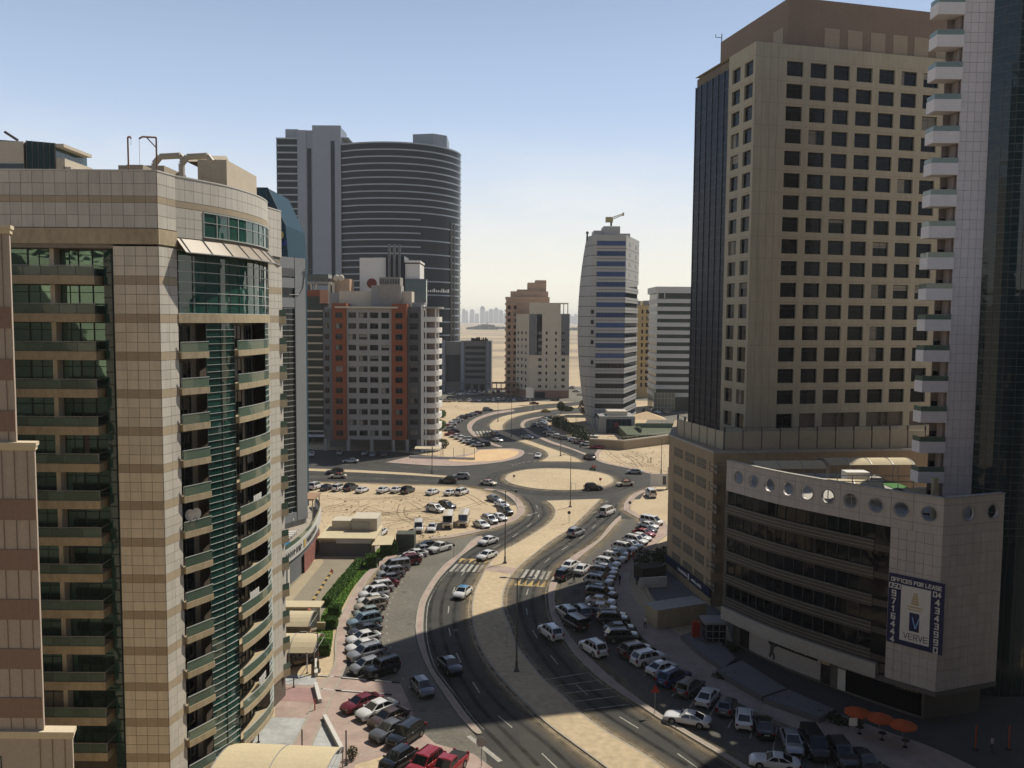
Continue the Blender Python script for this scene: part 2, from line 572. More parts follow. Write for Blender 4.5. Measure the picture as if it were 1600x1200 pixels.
def tile_stuff(mb, F, u0, z0, nu, nz, w, h, gap=0.025, th=0.04, skip=None):
    for i in range(nu):
        for j in range(nz):
            u, z = u0 + i * w, z0 + j * h
            if skip and skip(u, z):
                continue
            a, b = F.p(u + gap / 2, -th, 0), F.p(u + w - gap / 2, -th, 0)
            c, e = F.p(u + w - gap / 2, 0, 0), F.p(u + gap / 2, 0, 0)
            lo, hi = z + gap / 2, z + h - gap / 2
            mb.hexa([(q[0], q[1], lo) for q in (a, b, c, e)], [(q[0], q[1], hi) for q in (a, b, c, e)])
    return mb
# ------------------------------------------------------------------ ground, roads, pavements
def ground_material():
    m = bpy.data.materials.new('desert_ground'); m.use_nodes = True
    N, L = m.node_tree.nodes, m.node_tree.links
    b = N['Principled BSDF']; b.inputs['Roughness'].default_value = 0.95; b.inputs['Specular IOR Level'].default_value = 0.1
    geo = N.new('ShaderNodeNewGeometry')
    def noise(sc, det, st=None):
        v = geo.outputs['Position']
        if st:
            mp = N.new('ShaderNodeMapping'); mp.inputs['Scale'].default_value = st
            L.new(v, mp.inputs['Vector']); v = mp.outputs[0]
        n = N.new('ShaderNodeTexNoise'); n.inputs['Scale'].default_value = sc; n.inputs['Detail'].default_value = det; n.inputs['Roughness'].default_value = 0.65
        L.new(v, n.inputs['Vector']); return n.outputs[0]
    def mixc(f, a, c):
        x = N.new('ShaderNodeMix'); x.data_type = 'RGBA'
        L.new(f, x.inputs['Factor'])
        for s, k in (('A', a), ('B', c)):
            if isinstance(k, tuple): x.inputs[s].default_value = (*k, 1)
            else: L.new(k, x.inputs[s])
        return x.outputs['Result']
    def rng(v, lo, hi):
        r = N.new('ShaderNodeMapRange'); r.inputs['From Min'].default_value = lo; r.inputs['From Max'].default_value = hi
        L.new(v, r.inputs['Value']); return r.outputs[0]
    near = mixc(rng(noise(0.06, 8), 0.35, 0.68), (0.52, 0.415, 0.275), (0.41, 0.32, 0.21))
    near = mixc(rng(noise(1.1, 4), 0.55, 0.78), near, (0.31, 0.235, 0.15))
    scrub = mixc(rng(noise(0.004, 9, (0.35, 1, 1)), 0.45, 0.60), near, (0.24, 0.20, 0.15))
    sep = N.new('ShaderNodeSeparateXYZ'); L.new(geo.outputs['Position'], sep.inputs[0])
    far = N.new('ShaderNodeMapRange'); far.inputs['From Min'].default_value = 560; far.inputs['From Max'].default_value = 900
    L.new(sep.outputs['Y'], far.inputs['Value'])
    colr = mixc(far.outputs[0], near, scrub)
    L.new(colr, b.inputs['Base Color'])
    bp = N.new('ShaderNodeBump'); bp.inputs['Strength'].default_value = 0.35; bp.inputs['Distance'].default_value = 0.12
    L.new(noise(0.9, 6), bp.inputs['Height']); L.new(bp.outputs[0], b.inputs['Normal'])
    return m
g = MB()
XS = [-20000, -6000, -2000, -600, -200, 0, 200, 600, 2000, 6000, 20000]
YS = [-1500, -300, 0, 100, 200, 300, 500, 800, 1500, 3000, 6000, 12000, 22000]
for i in range(len(XS) - 1):
    for j in range(len(YS) - 1):
        g.face([(XS[i], YS[j], 0), (XS[i + 1], YS[j], 0), (XS[i + 1], YS[j + 1], 0), (XS[i], YS[j + 1], 0)])
struct('ground', g, ground_material())

def road_material():
    """asphalt with lighter wheel-polished wear, oil-dark patches and sand blown over it"""
    m = bpy.data.materials.new('road_asphalt'); m.use_nodes = True
    N, L = m.node_tree.nodes, m.node_tree.links
    b = N['Principled BSDF']; b.inputs['Roughness'].default_value = 0.85; b.inputs['Specular IOR Level'].default_value = 0.25
    geo = N.new('ShaderNodeNewGeometry')
    def noise(sc, det):
        n = N.new('ShaderNodeTexNoise'); n.inputs['Scale'].default_value = sc; n.inputs['Detail'].default_value = det; n.inputs['Roughness'].default_value = 0.68
        L.new(geo.outputs['Position'], n.inputs['Vector']); return n.outputs[0]
    def rng(v, lo, hi, a=0, c=1):
        r = N.new('ShaderNodeMapRange'); r.inputs['From Min'].default_value = lo; r.inputs['From Max'].default_value = hi
        r.inputs['To Min'].default_value = a; r.inputs['To Max'].default_value = c
        L.new(v, r.inputs['Value']); return r.outputs[0]
    x = N.new('ShaderNodeMix'); x.data_type = 'RGBA'
    L.new(rng(noise(0.12, 8), 0.35, 0.65), x.inputs['Factor'])
    x.inputs['A'].default_value = (0.038, 0.037, 0.034, 1); x.inputs['B'].default_value = (0.060, 0.057, 0.050, 1)
    y = N.new('ShaderNodeMix'); y.data_type = 'RGBA'
    L.new(rng(noise(0.05, 9), 0.56, 0.74, 0, 0.55), y.inputs['Factor'])
    L.new(x.outputs['Result'], y.inputs['A']); y.inputs['B'].default_value = (0.105, 0.09, 0.066, 1)
    z = N.new('ShaderNodeMix'); z.data_type = 'RGBA'
    L.new(rng(noise(2.2, 4), 0.60, 0.75, 0, 0.5), z.inputs['Factor'])
    L.new(y.outputs['Result'], z.inputs['A']); z.inputs['B'].default_value = (0.03, 0.029, 0.027, 1)
    L.new(z.outputs['Result'], b.inputs['Base Color'])
    return m
M_ROAD = road_material()

# outer outline of the southern avenue with its service lanes, from the bottom left round to the bottom right
L_OUT = [(300, 1420), (470, 1210), (520, 1090), (544, 1030), (542, 980), (558, 940), (572, 912), (592, 888), (616, 872), (638, 856), (656, 846), (674, 843), (696, 842), (720, 838), (760, 829), (784, 822), (804, 814), (816, 805), (820, 797), (815, 785), (803, 774.6), (787, 767.5), (751, 763), (716, 758)]
R_OUT = [(1017, 761), (989, 773), (977, 785), (974.5, 797), (979, 800), (998, 811), (1010, 830), (1004, 846), (988, 862), (976, 877), (966, 893), (959, 910), (958, 927), (963, 947), (979, 966), (1000, 993), (1022, 1014), (1038, 1026), (1075, 1056), (1110, 1078), (1155, 1100), (1190, 1118), (1250, 1142), (1300, 1162), (1400, 1205), (1700, 1360)]
r = MB()
r.sheet(ccw(gchain(L_OUT) + gchain(R_OUT)), 0.004)
struct('avenue_road', r, M_ROAD)
# cross road, roundabout and the two northern carriageways
X_LOW = [(330, 748), (420, 751), (482, 753.5), (560, 755), (620, 757), (690, 759), (751, 764), (800, 790)]
X_E = [(1000, 780), (1017, 761), (1050, 752), (1130, 747)]
X_E2 = [(1130, 741), (1050, 741), (1012, 740), (984, 733), (941, 723.5), (927, 714), (934, 703), (915, 697), (890, 689), (872, 684), (858, 676), (850, 668), (846, 660), (851, 654), (862, 650), (880, 647), (930, 645)]
X_N = [(930, 626), (900, 628), (835, 633), (786, 640), (754, 641), (731, 651), (713, 661), (705, 670.5), (711, 680), (731, 693), (744, 700), (742, 712), (700, 716), (620, 706), (505, 703), (420, 700), (330, 697)]
r = MB()
r.sheet(ccw(gchain(X_LOW, 3) + gchain(X_E, 3) + gchain(X_E2, 3) + gchain(X_N, 3)), 0.008)
struct('roundabout_road', r, M_ROAD)
r = MB()
r.sheet(ccw([G(*p) for p in [(680, 626), (690, 609), (800, 606), (880, 604), (1000, 604), (1100, 606), (1100, 626), (930, 626), (900, 628), (840, 627), (756, 628), (745, 627)]]), 0.006)
r.sheet(ccw([G(*p) for p in [(1005, 668), (1020, 640), (1100, 636), (1100, 672), (1050, 676)]]), 0.006)
struct('car_park_road', r, M_ASPH2)

def island(name, pts, top, h=0.13, kerb=True, kw=0.22, kmat=None):
    pts = ccw([Vector((p[0], p[1], 0)) for p in pts])
    t = MB()
    inner = offset(pts, kw, True) if kerb else pts
    t.sheet(inner, h - 0.01)
    o = struct(name, t, top)
    if kerb:
        k = MB()
        q = pts + [pts[0]]
        qi = inner + [inner[0]]
        k.strip(zed(q, 0.0), zed(q, h))
        k.strip(zed(q, h), zed(qi, h))
        k.strip(zed(qi, h), zed(qi, h - 0.012))
        obj('kerb', k, kmat or M_KERB, o)
    return o
MED_L = [(1010, 1250), (946, 1200), (889, 1158), (856, 1133), (827, 1106), (794, 1073), (775, 1051), (754, 1020), (743, 994), (738, 970), (737, 950), (739, 935), (743, 920), (750, 906), (758, 890), (769, 876), (785, 861), (810, 848), (840, 830), (858, 817), (866, 806), (866, 796), (860, 788), (853, 783)]
MED_R = [(939, 780), (927, 792), (908, 811), (889, 828), (860, 847), (826, 874), (810, 888), (798, 902), (790, 918), (786, 936), (788, 956), (796, 976), (808, 1008), (825, 1032), (851, 1063), (879.5, 1087), (908, 1115), (948, 1144), (1000, 1175), (1036, 1200), (1105, 1250)]
island('median_island', gchain(MED_L) + gchain(MED_R), M_SAND)
RB_C, RB_E = G(873.5, 749.5), None
ringp = [(788, 749), (795, 741), (818, 735), (850, 732.5), (885, 733), (920, 736), (948, 742), (959, 750), (952, 758), (928, 764), (895, 766.5), (860, 766), (825, 762.5), (798, 756)]
island('roundabout_island', closed(ringp), M_SAND, 0.15, kw=0.4)
SEP_L = [(649, 980), (651, 998), (659, 1023), (670, 1047.5), (683.5, 1070), (701.5, 1097), (719.5, 1122), (737.5, 1142), (746, 1148), (752, 1147), (750, 1142), (731, 1120), (710.5, 1092), (690, 1065), (676, 1045), (667, 1020), (662, 993), (662, 968), (665, 944), (672, 928), (684, 908), (696, 894), (706, 884), (720, 870), (736, 858), (752, 846), (755, 842), (750, 838), (734, 848), (720, 864), (700, 878), (686, 892), (674, 908), (664, 924), (656, 940), (651, 960)]
island('separator_island', closed(SEP_L), M_PAVE)
SEP_R = [(965, 809), (970, 806), (970, 811), (960, 822), (940, 844), (910, 868), (890, 885), (877, 900), (868, 920), (867, 940), (872, 960), (882, 982), (896, 1002), (910, 1017), (932, 1039), (965, 1068), (992, 1089), (1022, 1110), (1062, 1136), (1180, 1206), (1250, 1250), (1230, 1250), (1155, 1199), (1085, 1157), (1027, 1122), (996, 1101), (965, 1081), (936.5, 1060), (913, 1039), (894, 1018), (879.5, 997), (866, 974), (860, 958), (857, 940), (857, 922), (862, 906), (872, 890), (884, 878), (900, 866), (916, 856), (936, 842), (953, 821)]
island('separator_island', closed(SEP_R), M_PAVE)
# northern islands
N_MED = [(900, 634), (851, 639.6), (819, 644.5), (794, 649), (778, 654), (768, 661), (765, 667), (769, 672), (784, 672), (785, 665.6), (791, 659), (802.5, 652.6), (827, 646), (859, 641), (900, 637.5), (960, 636), (960, 631)]
island('northern_median_island', closed(N_MED), M_SAND)
N_SPL = [(773, 675), (786, 674), (812, 684), (843, 695), (875, 706), (908, 721), (880, 721.5), (847, 721), (854, 716), (856.5, 711), (850, 704), (832, 697), (800, 686)]
island('splitter_island', closed(N_SPL), M_SAND)
N_SEP = [(800, 640), (770, 644.5), (745.6, 652.6), (732.6, 660.7), (730, 669), (736, 678.6), (753.7, 690), (776, 698), (784, 698), (763.5, 690), (744, 680), (737.5, 670.5), (739, 664), (748, 656), (772, 648), (803, 642.5)]
island('northern_separator_island', closed(N_SEP), M_PAVE)
N_SEPR = [(835, 652.6), (819, 657), (813, 664), (818, 671), (836, 682), (860, 693), (890, 702), (913, 711), (916, 709), (908, 706), (880, 696), (860, 689), (838, 679), (822, 669), (819, 664), (824, 658.5), (838, 654.5), (852, 651)]
island('northern_separator_island', closed(N_SEPR), M_PAVE)
W_MED = [(330, 729), (482, 732.5), (560, 735), (640, 739.5), (700, 744), (706, 746), (698, 747), (640, 743), (560, 739), (482, 736.5), (330, 733)]
island('cross_road_median_island', [G(*p) for p in W_MED], M_SAND, kw=0.15)
# pavements
island('pavement', gchain([(602, 723), (676, 728), (727, 728), (775, 723.5), (799, 719), (813, 714), (819.5, 708), (815, 703.5), (800, 701)]) + [G(*p) for p in [(784, 701), (746, 703), (742, 708), (690, 716), (640, 714)]], M_PAVE)
t = MB(); t.sheet(ccw(closed([(750, 704), (784, 702.5), (804, 704), (811, 708), (800, 715), (778, 720), (745, 722), (722, 722), (700, 719), (735, 712)])), 0.134)
struct('sand_patch', t, mat('orange_sand', (0.60, 0.42, 0.24), 0.95, 0.15, 0.2, 2, 0.1))
SW_L = [(470, 1210), (520, 1090), (544, 1030), (542, 980), (558, 940), (572, 912), (592, 888), (616, 872), (638, 856), (656, 846)]
SW_L2 = [(632, 850), (612, 864), (584, 886), (566, 902), (550, 930), (538, 952), (529, 974), (523, 1005), (521, 1040), (500, 1080), (440, 1200)]
island('pavement', gchain(SW_L) + gchain(SW_L2), M_PAVE)
LOT_K = [(674, 843), (696, 842), (720, 838), (760, 829), (784, 822), (804, 814), (816, 805), (820, 797), (815, 785), (803, 774.6), (787, 767.5), (760, 764)]
ch = gchain(LOT_K)
island('pavement', ch + offset(ch, 1.6)[::-1], M_PAVE)
SWR = [(1017, 761), (989, 773), (977, 785), (974.5, 797), (979, 800), (998, 811)]
ch = gchain(SWR)
island('pavement', ch + offset(ch, 1.5)[::-1], M_PAVE)
ch = gchain([(998, 812), (1010, 830), (1004, 846), (988, 862), (976, 877), (966, 893), (959, 910), (958, 927), (963, 947), (979, 966), (1000, 993), (1022, 1014), (1038, 1026), (1075, 1056), (1110, 1078), (1155, 1100), (1190, 1118), (1250, 1142), (1300, 1162), (1400, 1205), (1700, 1360)])
ch2 = gchain([(1700, 1290), (1480, 1180), (1400, 1150), (1320, 1120), (1230, 1085), (1160, 1055), (1110, 1025), (1070, 1000), (1030, 968), (1000, 950), (986, 925), (984, 905), (995, 882), (1012, 864), (1030, 846), (1045, 832), (1040, 815)])
island('pavement', ch + ch2, M_PAVE)
ch = gchain([(1012, 740), (984, 733), (941, 723.5), (928, 714), (934, 703)])
island('pavement', ch + offset(ch, -1.5)[::-1], M_PAVE)
# bottom-left forecourt
t = MB(); t.sheet(ccw([G(*p) for p in [(423, 1060), (500, 1060), (560, 1062), (625, 1066), (640, 1100), (655, 1140), (680, 1162), (740, 1178), (790, 1215), (760, 1290), (430, 1290), (430, 1090)]]), 0.012)
struct('forecourt', t, M_PAVE)
t = MB(); t.sheet(ccw([G(*p) for p in [(425, 1072), (494, 1076), (500, 1100), (425, 1094)]]), 0.018)
struct('forecourt_red_bay', t, M_PAVER)
t = MB(); t.sheet(ccw([G(*p) for p in [(415, 1120), (505, 1124), (535, 1178), (520, 1230), (330, 1230), (370, 1150)]]), 0.018)
t.sheet(ccw([G(*p) for p in [(425, 1052), (494, 1057), (494, 1071), (425, 1068)]]), 0.018)
struct('forecourt_grey_bay', t, M_PAVEG)
t = MB(); t.sheet(ccw([G(*p) for p in [(555, 1195), (580, 1188), (615, 1176), (640, 1180), (620, 1240), (540, 1240)]]), 0.02)
t.sheet(ccw([G(*p) for p in [(500, 1025), (522, 1022), (520, 1055), (495, 1055)]]), 0.02)
struct('sand_patch', t, M_SAND)

# paler, worn service lanes beside the parked rows
t = MB(); t.sheet(ccw(gchain([(560, 1062), (542, 1030), (540, 980), (556, 940), (570, 912), (590, 888), (614, 872), (636, 856), (654, 846), (674, 843), (696, 842), (735, 836)]) + gchain([(752, 838), (734, 848), (720, 864), (700, 878), (686, 892), (674, 908), (664, 924), (656, 940), (651, 960), (649, 980), (651, 998), (659, 1023), (670, 1047.5), (683.5, 1070), (701.5, 1097), (719.5, 1122), (737.5, 1142), (760, 1185), (740, 1215), (655, 1140), (625, 1066)])), 0.0085)
struct('service_lane', t, M_ASPH2)
t = MB(); t.sheet(ccw(gchain([(970, 811), (960, 822), (940, 844), (910, 868), (890, 885), (877, 900), (868, 920), (867, 940), (872, 960), (882, 982), (896, 1002), (910, 1017), (932, 1039), (965, 1068), (992, 1089), (1022, 1110), (1062, 1136), (1180, 1206), (1260, 1256)]) + gchain([(1500, 1258), (1302, 1163), (1251, 1143), (1190, 1119), (1155, 1101), (1110, 1079), (1075, 1057), (1038, 1027), (1022, 1015), (1000, 994), (979, 967), (963, 947), (957, 927), (958, 910), (965, 893), (975, 877), (987, 862), (1003, 846), (1008, 830), (997, 812)])), 0.0085)
struct('service_lane', t, mat('asphalt_service', (0.095, 0.09, 0.078), 0.9, 0.28, 0.14, 2.2, 0.2, 0.1))

# painted markings
pm = MB()
def dash(a, b, w=0.14, z=0.016):
    a, b = Vector(a), Vector(b)
    d = (b - a).normalized(); n = Vector((-d.y, d.x, 0)) * w / 2
    pm.face([(a.x - n.x, a.y - n.y, z), (b.x - n.x, b.y - n.y, z), (b.x + n.x, b.y + n.y, z), (a.x + n.x, a.y + n.y, z)])
def dashes(px, on=3.0, off=6.0, w=0.14):
    ch = resample(gchain(px), 0.5)
    k, per, no = 0, int((on + off) / 0.5), int(on / 0.5)
    while k + no < len(ch):
        dash(ch[k], ch[k + no], w); k += per
def line(ch, w=0.10, z=0.016):
    a, b = offset(ch, w / 2), offset(ch, -w / 2)
    pm.strip(zed(b, z), zed(a, z))
dashes([(870, 1200), (826, 1158), (770, 1110), (735, 1060), (715, 1025), (703, 990), (700, 965), (703, 940), (712, 915), (728, 890), (750, 868), (790, 846), (825, 822), (842, 806), (838, 790), (822, 778)])
dashes([(1090, 1200), (1030, 1158), (960, 1115), (905, 1075), (865, 1030), (835, 990), (824, 960), (822, 935), (828, 915), (850, 880), (880, 858), (915, 835), (950, 800), (958, 785)])
dashes([(482, 745), (560, 747), (640, 750), (700, 754)])
dashes([(482, 725), (600, 728), (700, 735)])
for e, s in ((MED_L[:-3], 0.45), (MED_R[1:], 0.45)):
    line(offset(gchain(e), s))
line(offset(gchain([(751, 1142), (731, 1120), (710.5, 1092), (690, 1065), (676, 1045), (667, 1020), (662, 993), (662, 968), (665, 944), (672, 928), (684, 908), (696, 894)]), -0.4))
line(offset(gchain([(1155, 1199), (1085, 1157), (1027, 1122), (996, 1101), (965, 1081), (936.5, 1060), (913, 1039), (894, 1018), (879.5, 997), (866, 974), (860, 958), (857, 940), (857, 922), (862, 906)]), 0.4))
dashes([(950, 783), (915, 790), (880, 783)], 1, 1, 0.3)
dashes([(800, 727), (820, 722), (846, 720)], 1, 1, 0.3)
dashes([(640, 1075), (618, 1040), (610, 1010), (604, 985), (606, 955), (615, 930), (632, 905)], 0.5, 2.3, 0.16)
# hump lines, stop lines
for a, b in (((853, 1062), (920, 1051)), ((865, 1072.5), (936, 1063)), ((877, 1084), (960, 1075)), ((889, 1097.5), (972, 1087)), ((906, 1110.5), (986, 1100))):
    dash(G(*a), G(*b), 0.16)
dash(G(712, 873.5), G(770, 877), 0.3); dash(G(792, 911), G(856, 918), 0.3)
# parking bay lines on the right service lane
for a, b in (((1010, 1019), (1019, 1031)), ((1005, 1056), (1022, 1046)), ((1025, 1071), (1035, 1063)), ((1050, 1088), (1065, 1070)), ((1078, 1105), (1095, 1080)), ((1107, 1122), (1123, 1094)), ((1138, 1137), (1152, 1108)), ((1172, 1154), (1180, 1122)), ((1208, 1172), (1214, 1136)), ((1290, 1200), (1286, 1160)), ((1250, 1188), (1254, 1148)), ((965, 1010), (990, 1000)), ((1330, 1220), (1322, 1176))):
    dash(G(*a), G(*b), 0.13)
for a, b in (((608, 1165), (640, 1160)), ((560, 1180), (600, 1172)), ((590, 1190), (640, 1170))):
    dash(G(*a), G(*b), 0.12, 0.02)
dash(G(732, 1150), G(782, 1190), 0.5, 0.02)
# lane arrows
for p, d in (((823, 708), (1, -0.5)), ((928, 801), (0.8, 0.7)), ((905, 806), (0.8, 0.7)), ((832, 803), (-0.6, -0.8)), ((1003, 805), (1, -0.3))):
    c = G(*p); dd = Vector((d[0], d[1], 0)).normalized(); nn = Vector((-dd.y, dd.x, 0))
    dash(c - dd * 2, c + dd, 0.25)
    pm.face([c + dd * 2.6 + Vector((0, 0, 0.016)), c + dd * 0.9 - nn * 0.7 + Vector((0, 0, 0.016)), c + dd * 0.9 + nn * 0.7 + Vector((0, 0, 0.016))])
mk = struct('road_markings', pm, M_WPAINT)
def crossing(a, b, c, d, n, tri):    # zebra between chain ends: a-b near edge, d-c far edge; tri: triangles on the near (1) or far (-1) side
    a, b, c, d = G(*a), G(*b), G(*c), G(*d)
    s, y = [], MB()
    for i in range(n):
        t0, t1 = (i + 0.22) / n, (i + 0.78) / n
        q = MB()
        q.face([v + Vector((0, 0, 0.018)) for v in (a.lerp(b, t0), a.lerp(b, t1), d.lerp(c, t1), d.lerp(c, t0))])
        s.append(q)
        e0, e1 = (a, b) if tri > 0 else (d, c)
        o = (a - d) if tri > 0 else (d - a)
        p, q2, r2 = e0.lerp(e1, (i + 0.05) / n), e0.lerp(e1, (i + 0.95) / n), e0.lerp(e1, (i + 0.5) / n)
        y.face([v + Vector((0, 0, 0.018)) for v in (p + o * 0.75, q2 + o * 0.75, r2 + o * 0.1)])
    for q in s:
        obj('zebra_stripe', q, M_WPAINT, mk)
    obj('warning_triangles', y, M_YPAINT, mk)
crossing((699, 893), (753, 894), (759, 883), (711, 881), 6, -1)
crossing((801, 903), (859, 906), (864, 893), (812, 889), 6, 1)
crossing((739, 679), (771, 677), (768, 673), (737, 674), 6, 1)
t = MB(); t.sheet(ccw([G(*p) for p in [(757, 892), (800, 898), (809, 889), (764, 884)]]), 0.135)
struct('crossing_refuge', t, M_PAVE)

# sand blown against the kerbs, wheel-polished tracks, repairs and manholes
def film(name, c, a_max, noise_scale, lo, hi):
    """thin see-through deposit whose cover fades with the mesh attribute 'cover' and breaks up in patches"""
    m = bpy.data.materials.new(name); m.use_nodes = True
    N, L = m.node_tree.nodes, m.node_tree.links
    b = N['Principled BSDF']; b.inputs['Base Color'].default_value = (*c, 1); b.inputs['Roughness'].default_value = 0.95; b.inputs['Specular IOR Level'].default_value = 0.05
    at_ = N.new('ShaderNodeAttribute'); at_.attribute_name = 'cover'
    geo = N.new('ShaderNodeNewGeometry')
    no = N.new('ShaderNodeTexNoise'); no.inputs['Scale'].default_value = noise_scale; no.inputs['Detail'].default_value = 7; no.inputs['Roughness'].default_value = 0.7
    L.new(geo.outputs['Position'], no.inputs['Vector'])
    mr = N.new('ShaderNodeMapRange'); mr.inputs['From Min'].default_value = lo; mr.inputs['From Max'].default_value = hi; mr.inputs['To Max'].default_value = a_max
    L.new(no.outputs[0], mr.inputs['Value'])
    mu = N.new('ShaderNodeMath'); mu.operation = 'MULTIPLY'
    L.new(mr.outputs[0], mu.inputs[0]); L.new(at_.outputs['Fac'], mu.inputs[1])
    L.new(mu.outputs[0], b.inputs['Alpha'])
    return m
def film_strip(name, chains, covers, z, m):
    v, f, c = [], [], []
    for ch, cov in zip(chains, covers):
        n, k = len(v), len(ch[0])
        for row_, cv in zip(ch, cov):
            v += [(p[0], p[1], z) for p in row_]; c += [cv] * k
        for r_ in range(len(ch) - 1):
            for i in range(k - 1):
                a = n + r_ * k + i
                f.append((a, a + 1, a + k + 1, a + k))
    me = bpy.data.meshes.new(name); me.from_pydata(v, [], f); me.materials.append(m)
    at_ = me.attributes.new('cover', 'FLOAT', 'POINT'); at_.data.foreach_set('value', c)
    o = bpy.data.objects.new(name, me); COL.objects.link(o); o['kind'] = 'structure'
    return o
dust, cov = [], []
for px_, s in ((MED_L, 1), (MED_R, 1), (SEP_R[12:], -1), (L_OUT[3:], -1), (R_OUT[:-1], -1), (N_MED[:7], -1), (N_MED[8:], -1), (ringp + ringp[:1], -1), (X_LOW, 1), (N_SPL, -1), (SEP_R[2:16], 1)):
    ch = gchain(px_)
    for sg in (1, -1):
        dust.append([ch, offset(ch, 0.45 * sg), offset(ch, 1.0 * sg), offset(ch, 1.9 * sg)]); cov.append((1.0, 0.75, 0.35, 0.0))
film_strip('blown_sand', dust, cov, 0.0215, film('blown_sand', (0.36, 0.285, 0.185), 0.9, 0.5, 0.25, 0.62))
LANES = ([(910, 1200), (861, 1156), (800, 1108), (758, 1062), (736, 1025), (722, 990), (718, 965), (721, 940), (729, 916), (744, 892), (764, 871), (800, 848), (835, 824), (855, 806), (852, 790)],
         [(830, 1200), (790, 1158), (740, 1108), (712, 1062), (692, 1025), (682, 990), (680, 965), (683, 940), (692, 914), (710, 888), (735, 864), (775, 844), (812, 822), (828, 806), (824, 788), (812, 776)],
         [(1065, 1200), (1005, 1163), (935, 1118), (882, 1080), (845, 1038), (818, 995), (806, 960), (804, 935), (810, 912), (830, 882), (862, 860), (900, 834), (935, 805), (948, 786)],
         [(1120, 1200), (1060, 1158), (985, 1110), (925, 1070), (885, 1028), (853, 988), (842, 958), (840, 935), (846, 912), (866, 882), (892, 862), (926, 836), (958, 808), (970, 788)],
         [(482, 749), (560, 751), (640, 754), (700, 757), (760, 760)], [(482, 741), (560, 743), (640, 746), (720, 750)])
tr, cov = [], []
for px_ in LANES:
    ch = gchain(px_)
    for d in (-0.8, 0.8):
        tr.append([offset(ch, d - 0.38), offset(ch, d - 0.12), offset(ch, d + 0.12), offset(ch, d + 0.38)]); cov.append((0.0, 1.0, 1.0, 0.0))
rc = G(873.5, 749.5)
for r_ in (20.5, 24.5):
    ch = [Vector((rc.x + r_ * 0.74 * math.cos(t / 20 * math.pi), rc.y + r_ * math.sin(t / 20 * math.pi) * 0.82, 0)) for t in range(41)]
    for d in (-0.8, 0.8):
        tr.append([offset(ch, d - 0.4), offset(ch, d - 0.12), offset(ch, d + 0.12), offset(ch, d + 0.4)]); cov.append((0.0, 1.0, 1.0, 0.0))
film_strip('tyre_tracks', tr, cov, 0.0185, film('tyre_tracks', (0.022, 0.021, 0.02), 0.55, 0.35, 0.3, 0.65))
lot, cov = [], []
rr = random.Random(64)
for k in range(16):
    a, b = G(rr.uniform(490, 640), rr.uniform(770, 835)), G(rr.uniform(620, 790), rr.uniform(772, 830))
    m_ = (a + b) / 2 + Vector((rr.uniform(-6, 6), rr.uniform(-10, 10), 0))
    ch = cr([a, m_, b], 10)
    for d in (-0.75, 0.75):
        lot.append([offset(ch, d - 0.22), offset(ch, d - 0.08), offset(ch, d + 0.08), offset(ch, d + 0.22)]); cov.append((0.0, 1.0, 1.0, 0.0))
for k in range(7):
    a, b = G(rr.uniform(945, 985), rr.uniform(700, 722)), G(rr.uniform(1000, 1040), rr.uniform(712, 738))
    ch = cr([a, (a + b) / 2 + Vector((rr.uniform(-3, 3), rr.uniform(-4, 4), 0)), b], 8)
    for d in (-0.75, 0.75):
        lot.append([offset(ch, d - 0.22), offset(ch, d - 0.08), offset(ch, d + 0.08), offset(ch, d + 0.22)]); cov.append((0.0, 1.0, 1.0, 0.0))
film_strip('sand_wheel_ruts', lot, cov, 0.006, film('sand_wheel_ruts', (0.25, 0.19, 0.12), 0.7, 0.4, 0.3, 0.6))
rp = MB(); rr = random.Random(31)
for px_, py_, w_, l_ in ((700, 1010, 1.6, 3.5), (690, 935, 2.2, 1.6), (850, 1000, 1.4, 5.0), (900, 870, 1.5, 5.0), (930, 940, 2.0, 4.0), (820, 780, 4.0, 2.0), (760, 735, 3.5, 2.0), (960, 780, 2.0, 6.0), (980, 745, 4, 2), (620, 747, 5, 1.5), (800, 1150, 1.5, 3.5), (960, 1090, 1.5, 4.0), (900, 925, 1.2, 3.0)):
    c = G(px_, py_); t = R(rr.uniform(60, 110)); d = Vector((math.cos(t), math.sin(t), 0)) * l_ / 2; n_ = Vector((-d.y, d.x, 0)).normalized() * w_ / 2
    rp.face([v + Vector((0, 0, 0.0105)) for v in (c - d - n_, c + d - n_, c + d + n_, c - d + n_)])
obj_ = struct('road_repair_patch', rp, mat('fresh_tar', (0.043, 0.041, 0.039), 0.85, 0.25, 0.5, 3, 0.25))
for i, (px_, py_) in enumerate(((712, 985), (640, 975), (632, 925), (845, 975), (890, 850), (840, 795), (785, 747), (955, 745), (920, 960), (660, 1110), (1030, 1090))):
    c = G(px_, py_); q = MB(); q.tube((0, 0, 0), (0, 0, 0.006), 0.42, 14)
    o = struct('manhole_cover', q, MATS.get('manhole_iron') or mat('manhole_iron', (0.10, 0.09, 0.08), 0.7, 0.3, 4, 12))
    o.location = (c.x, c.y, 0.0195)
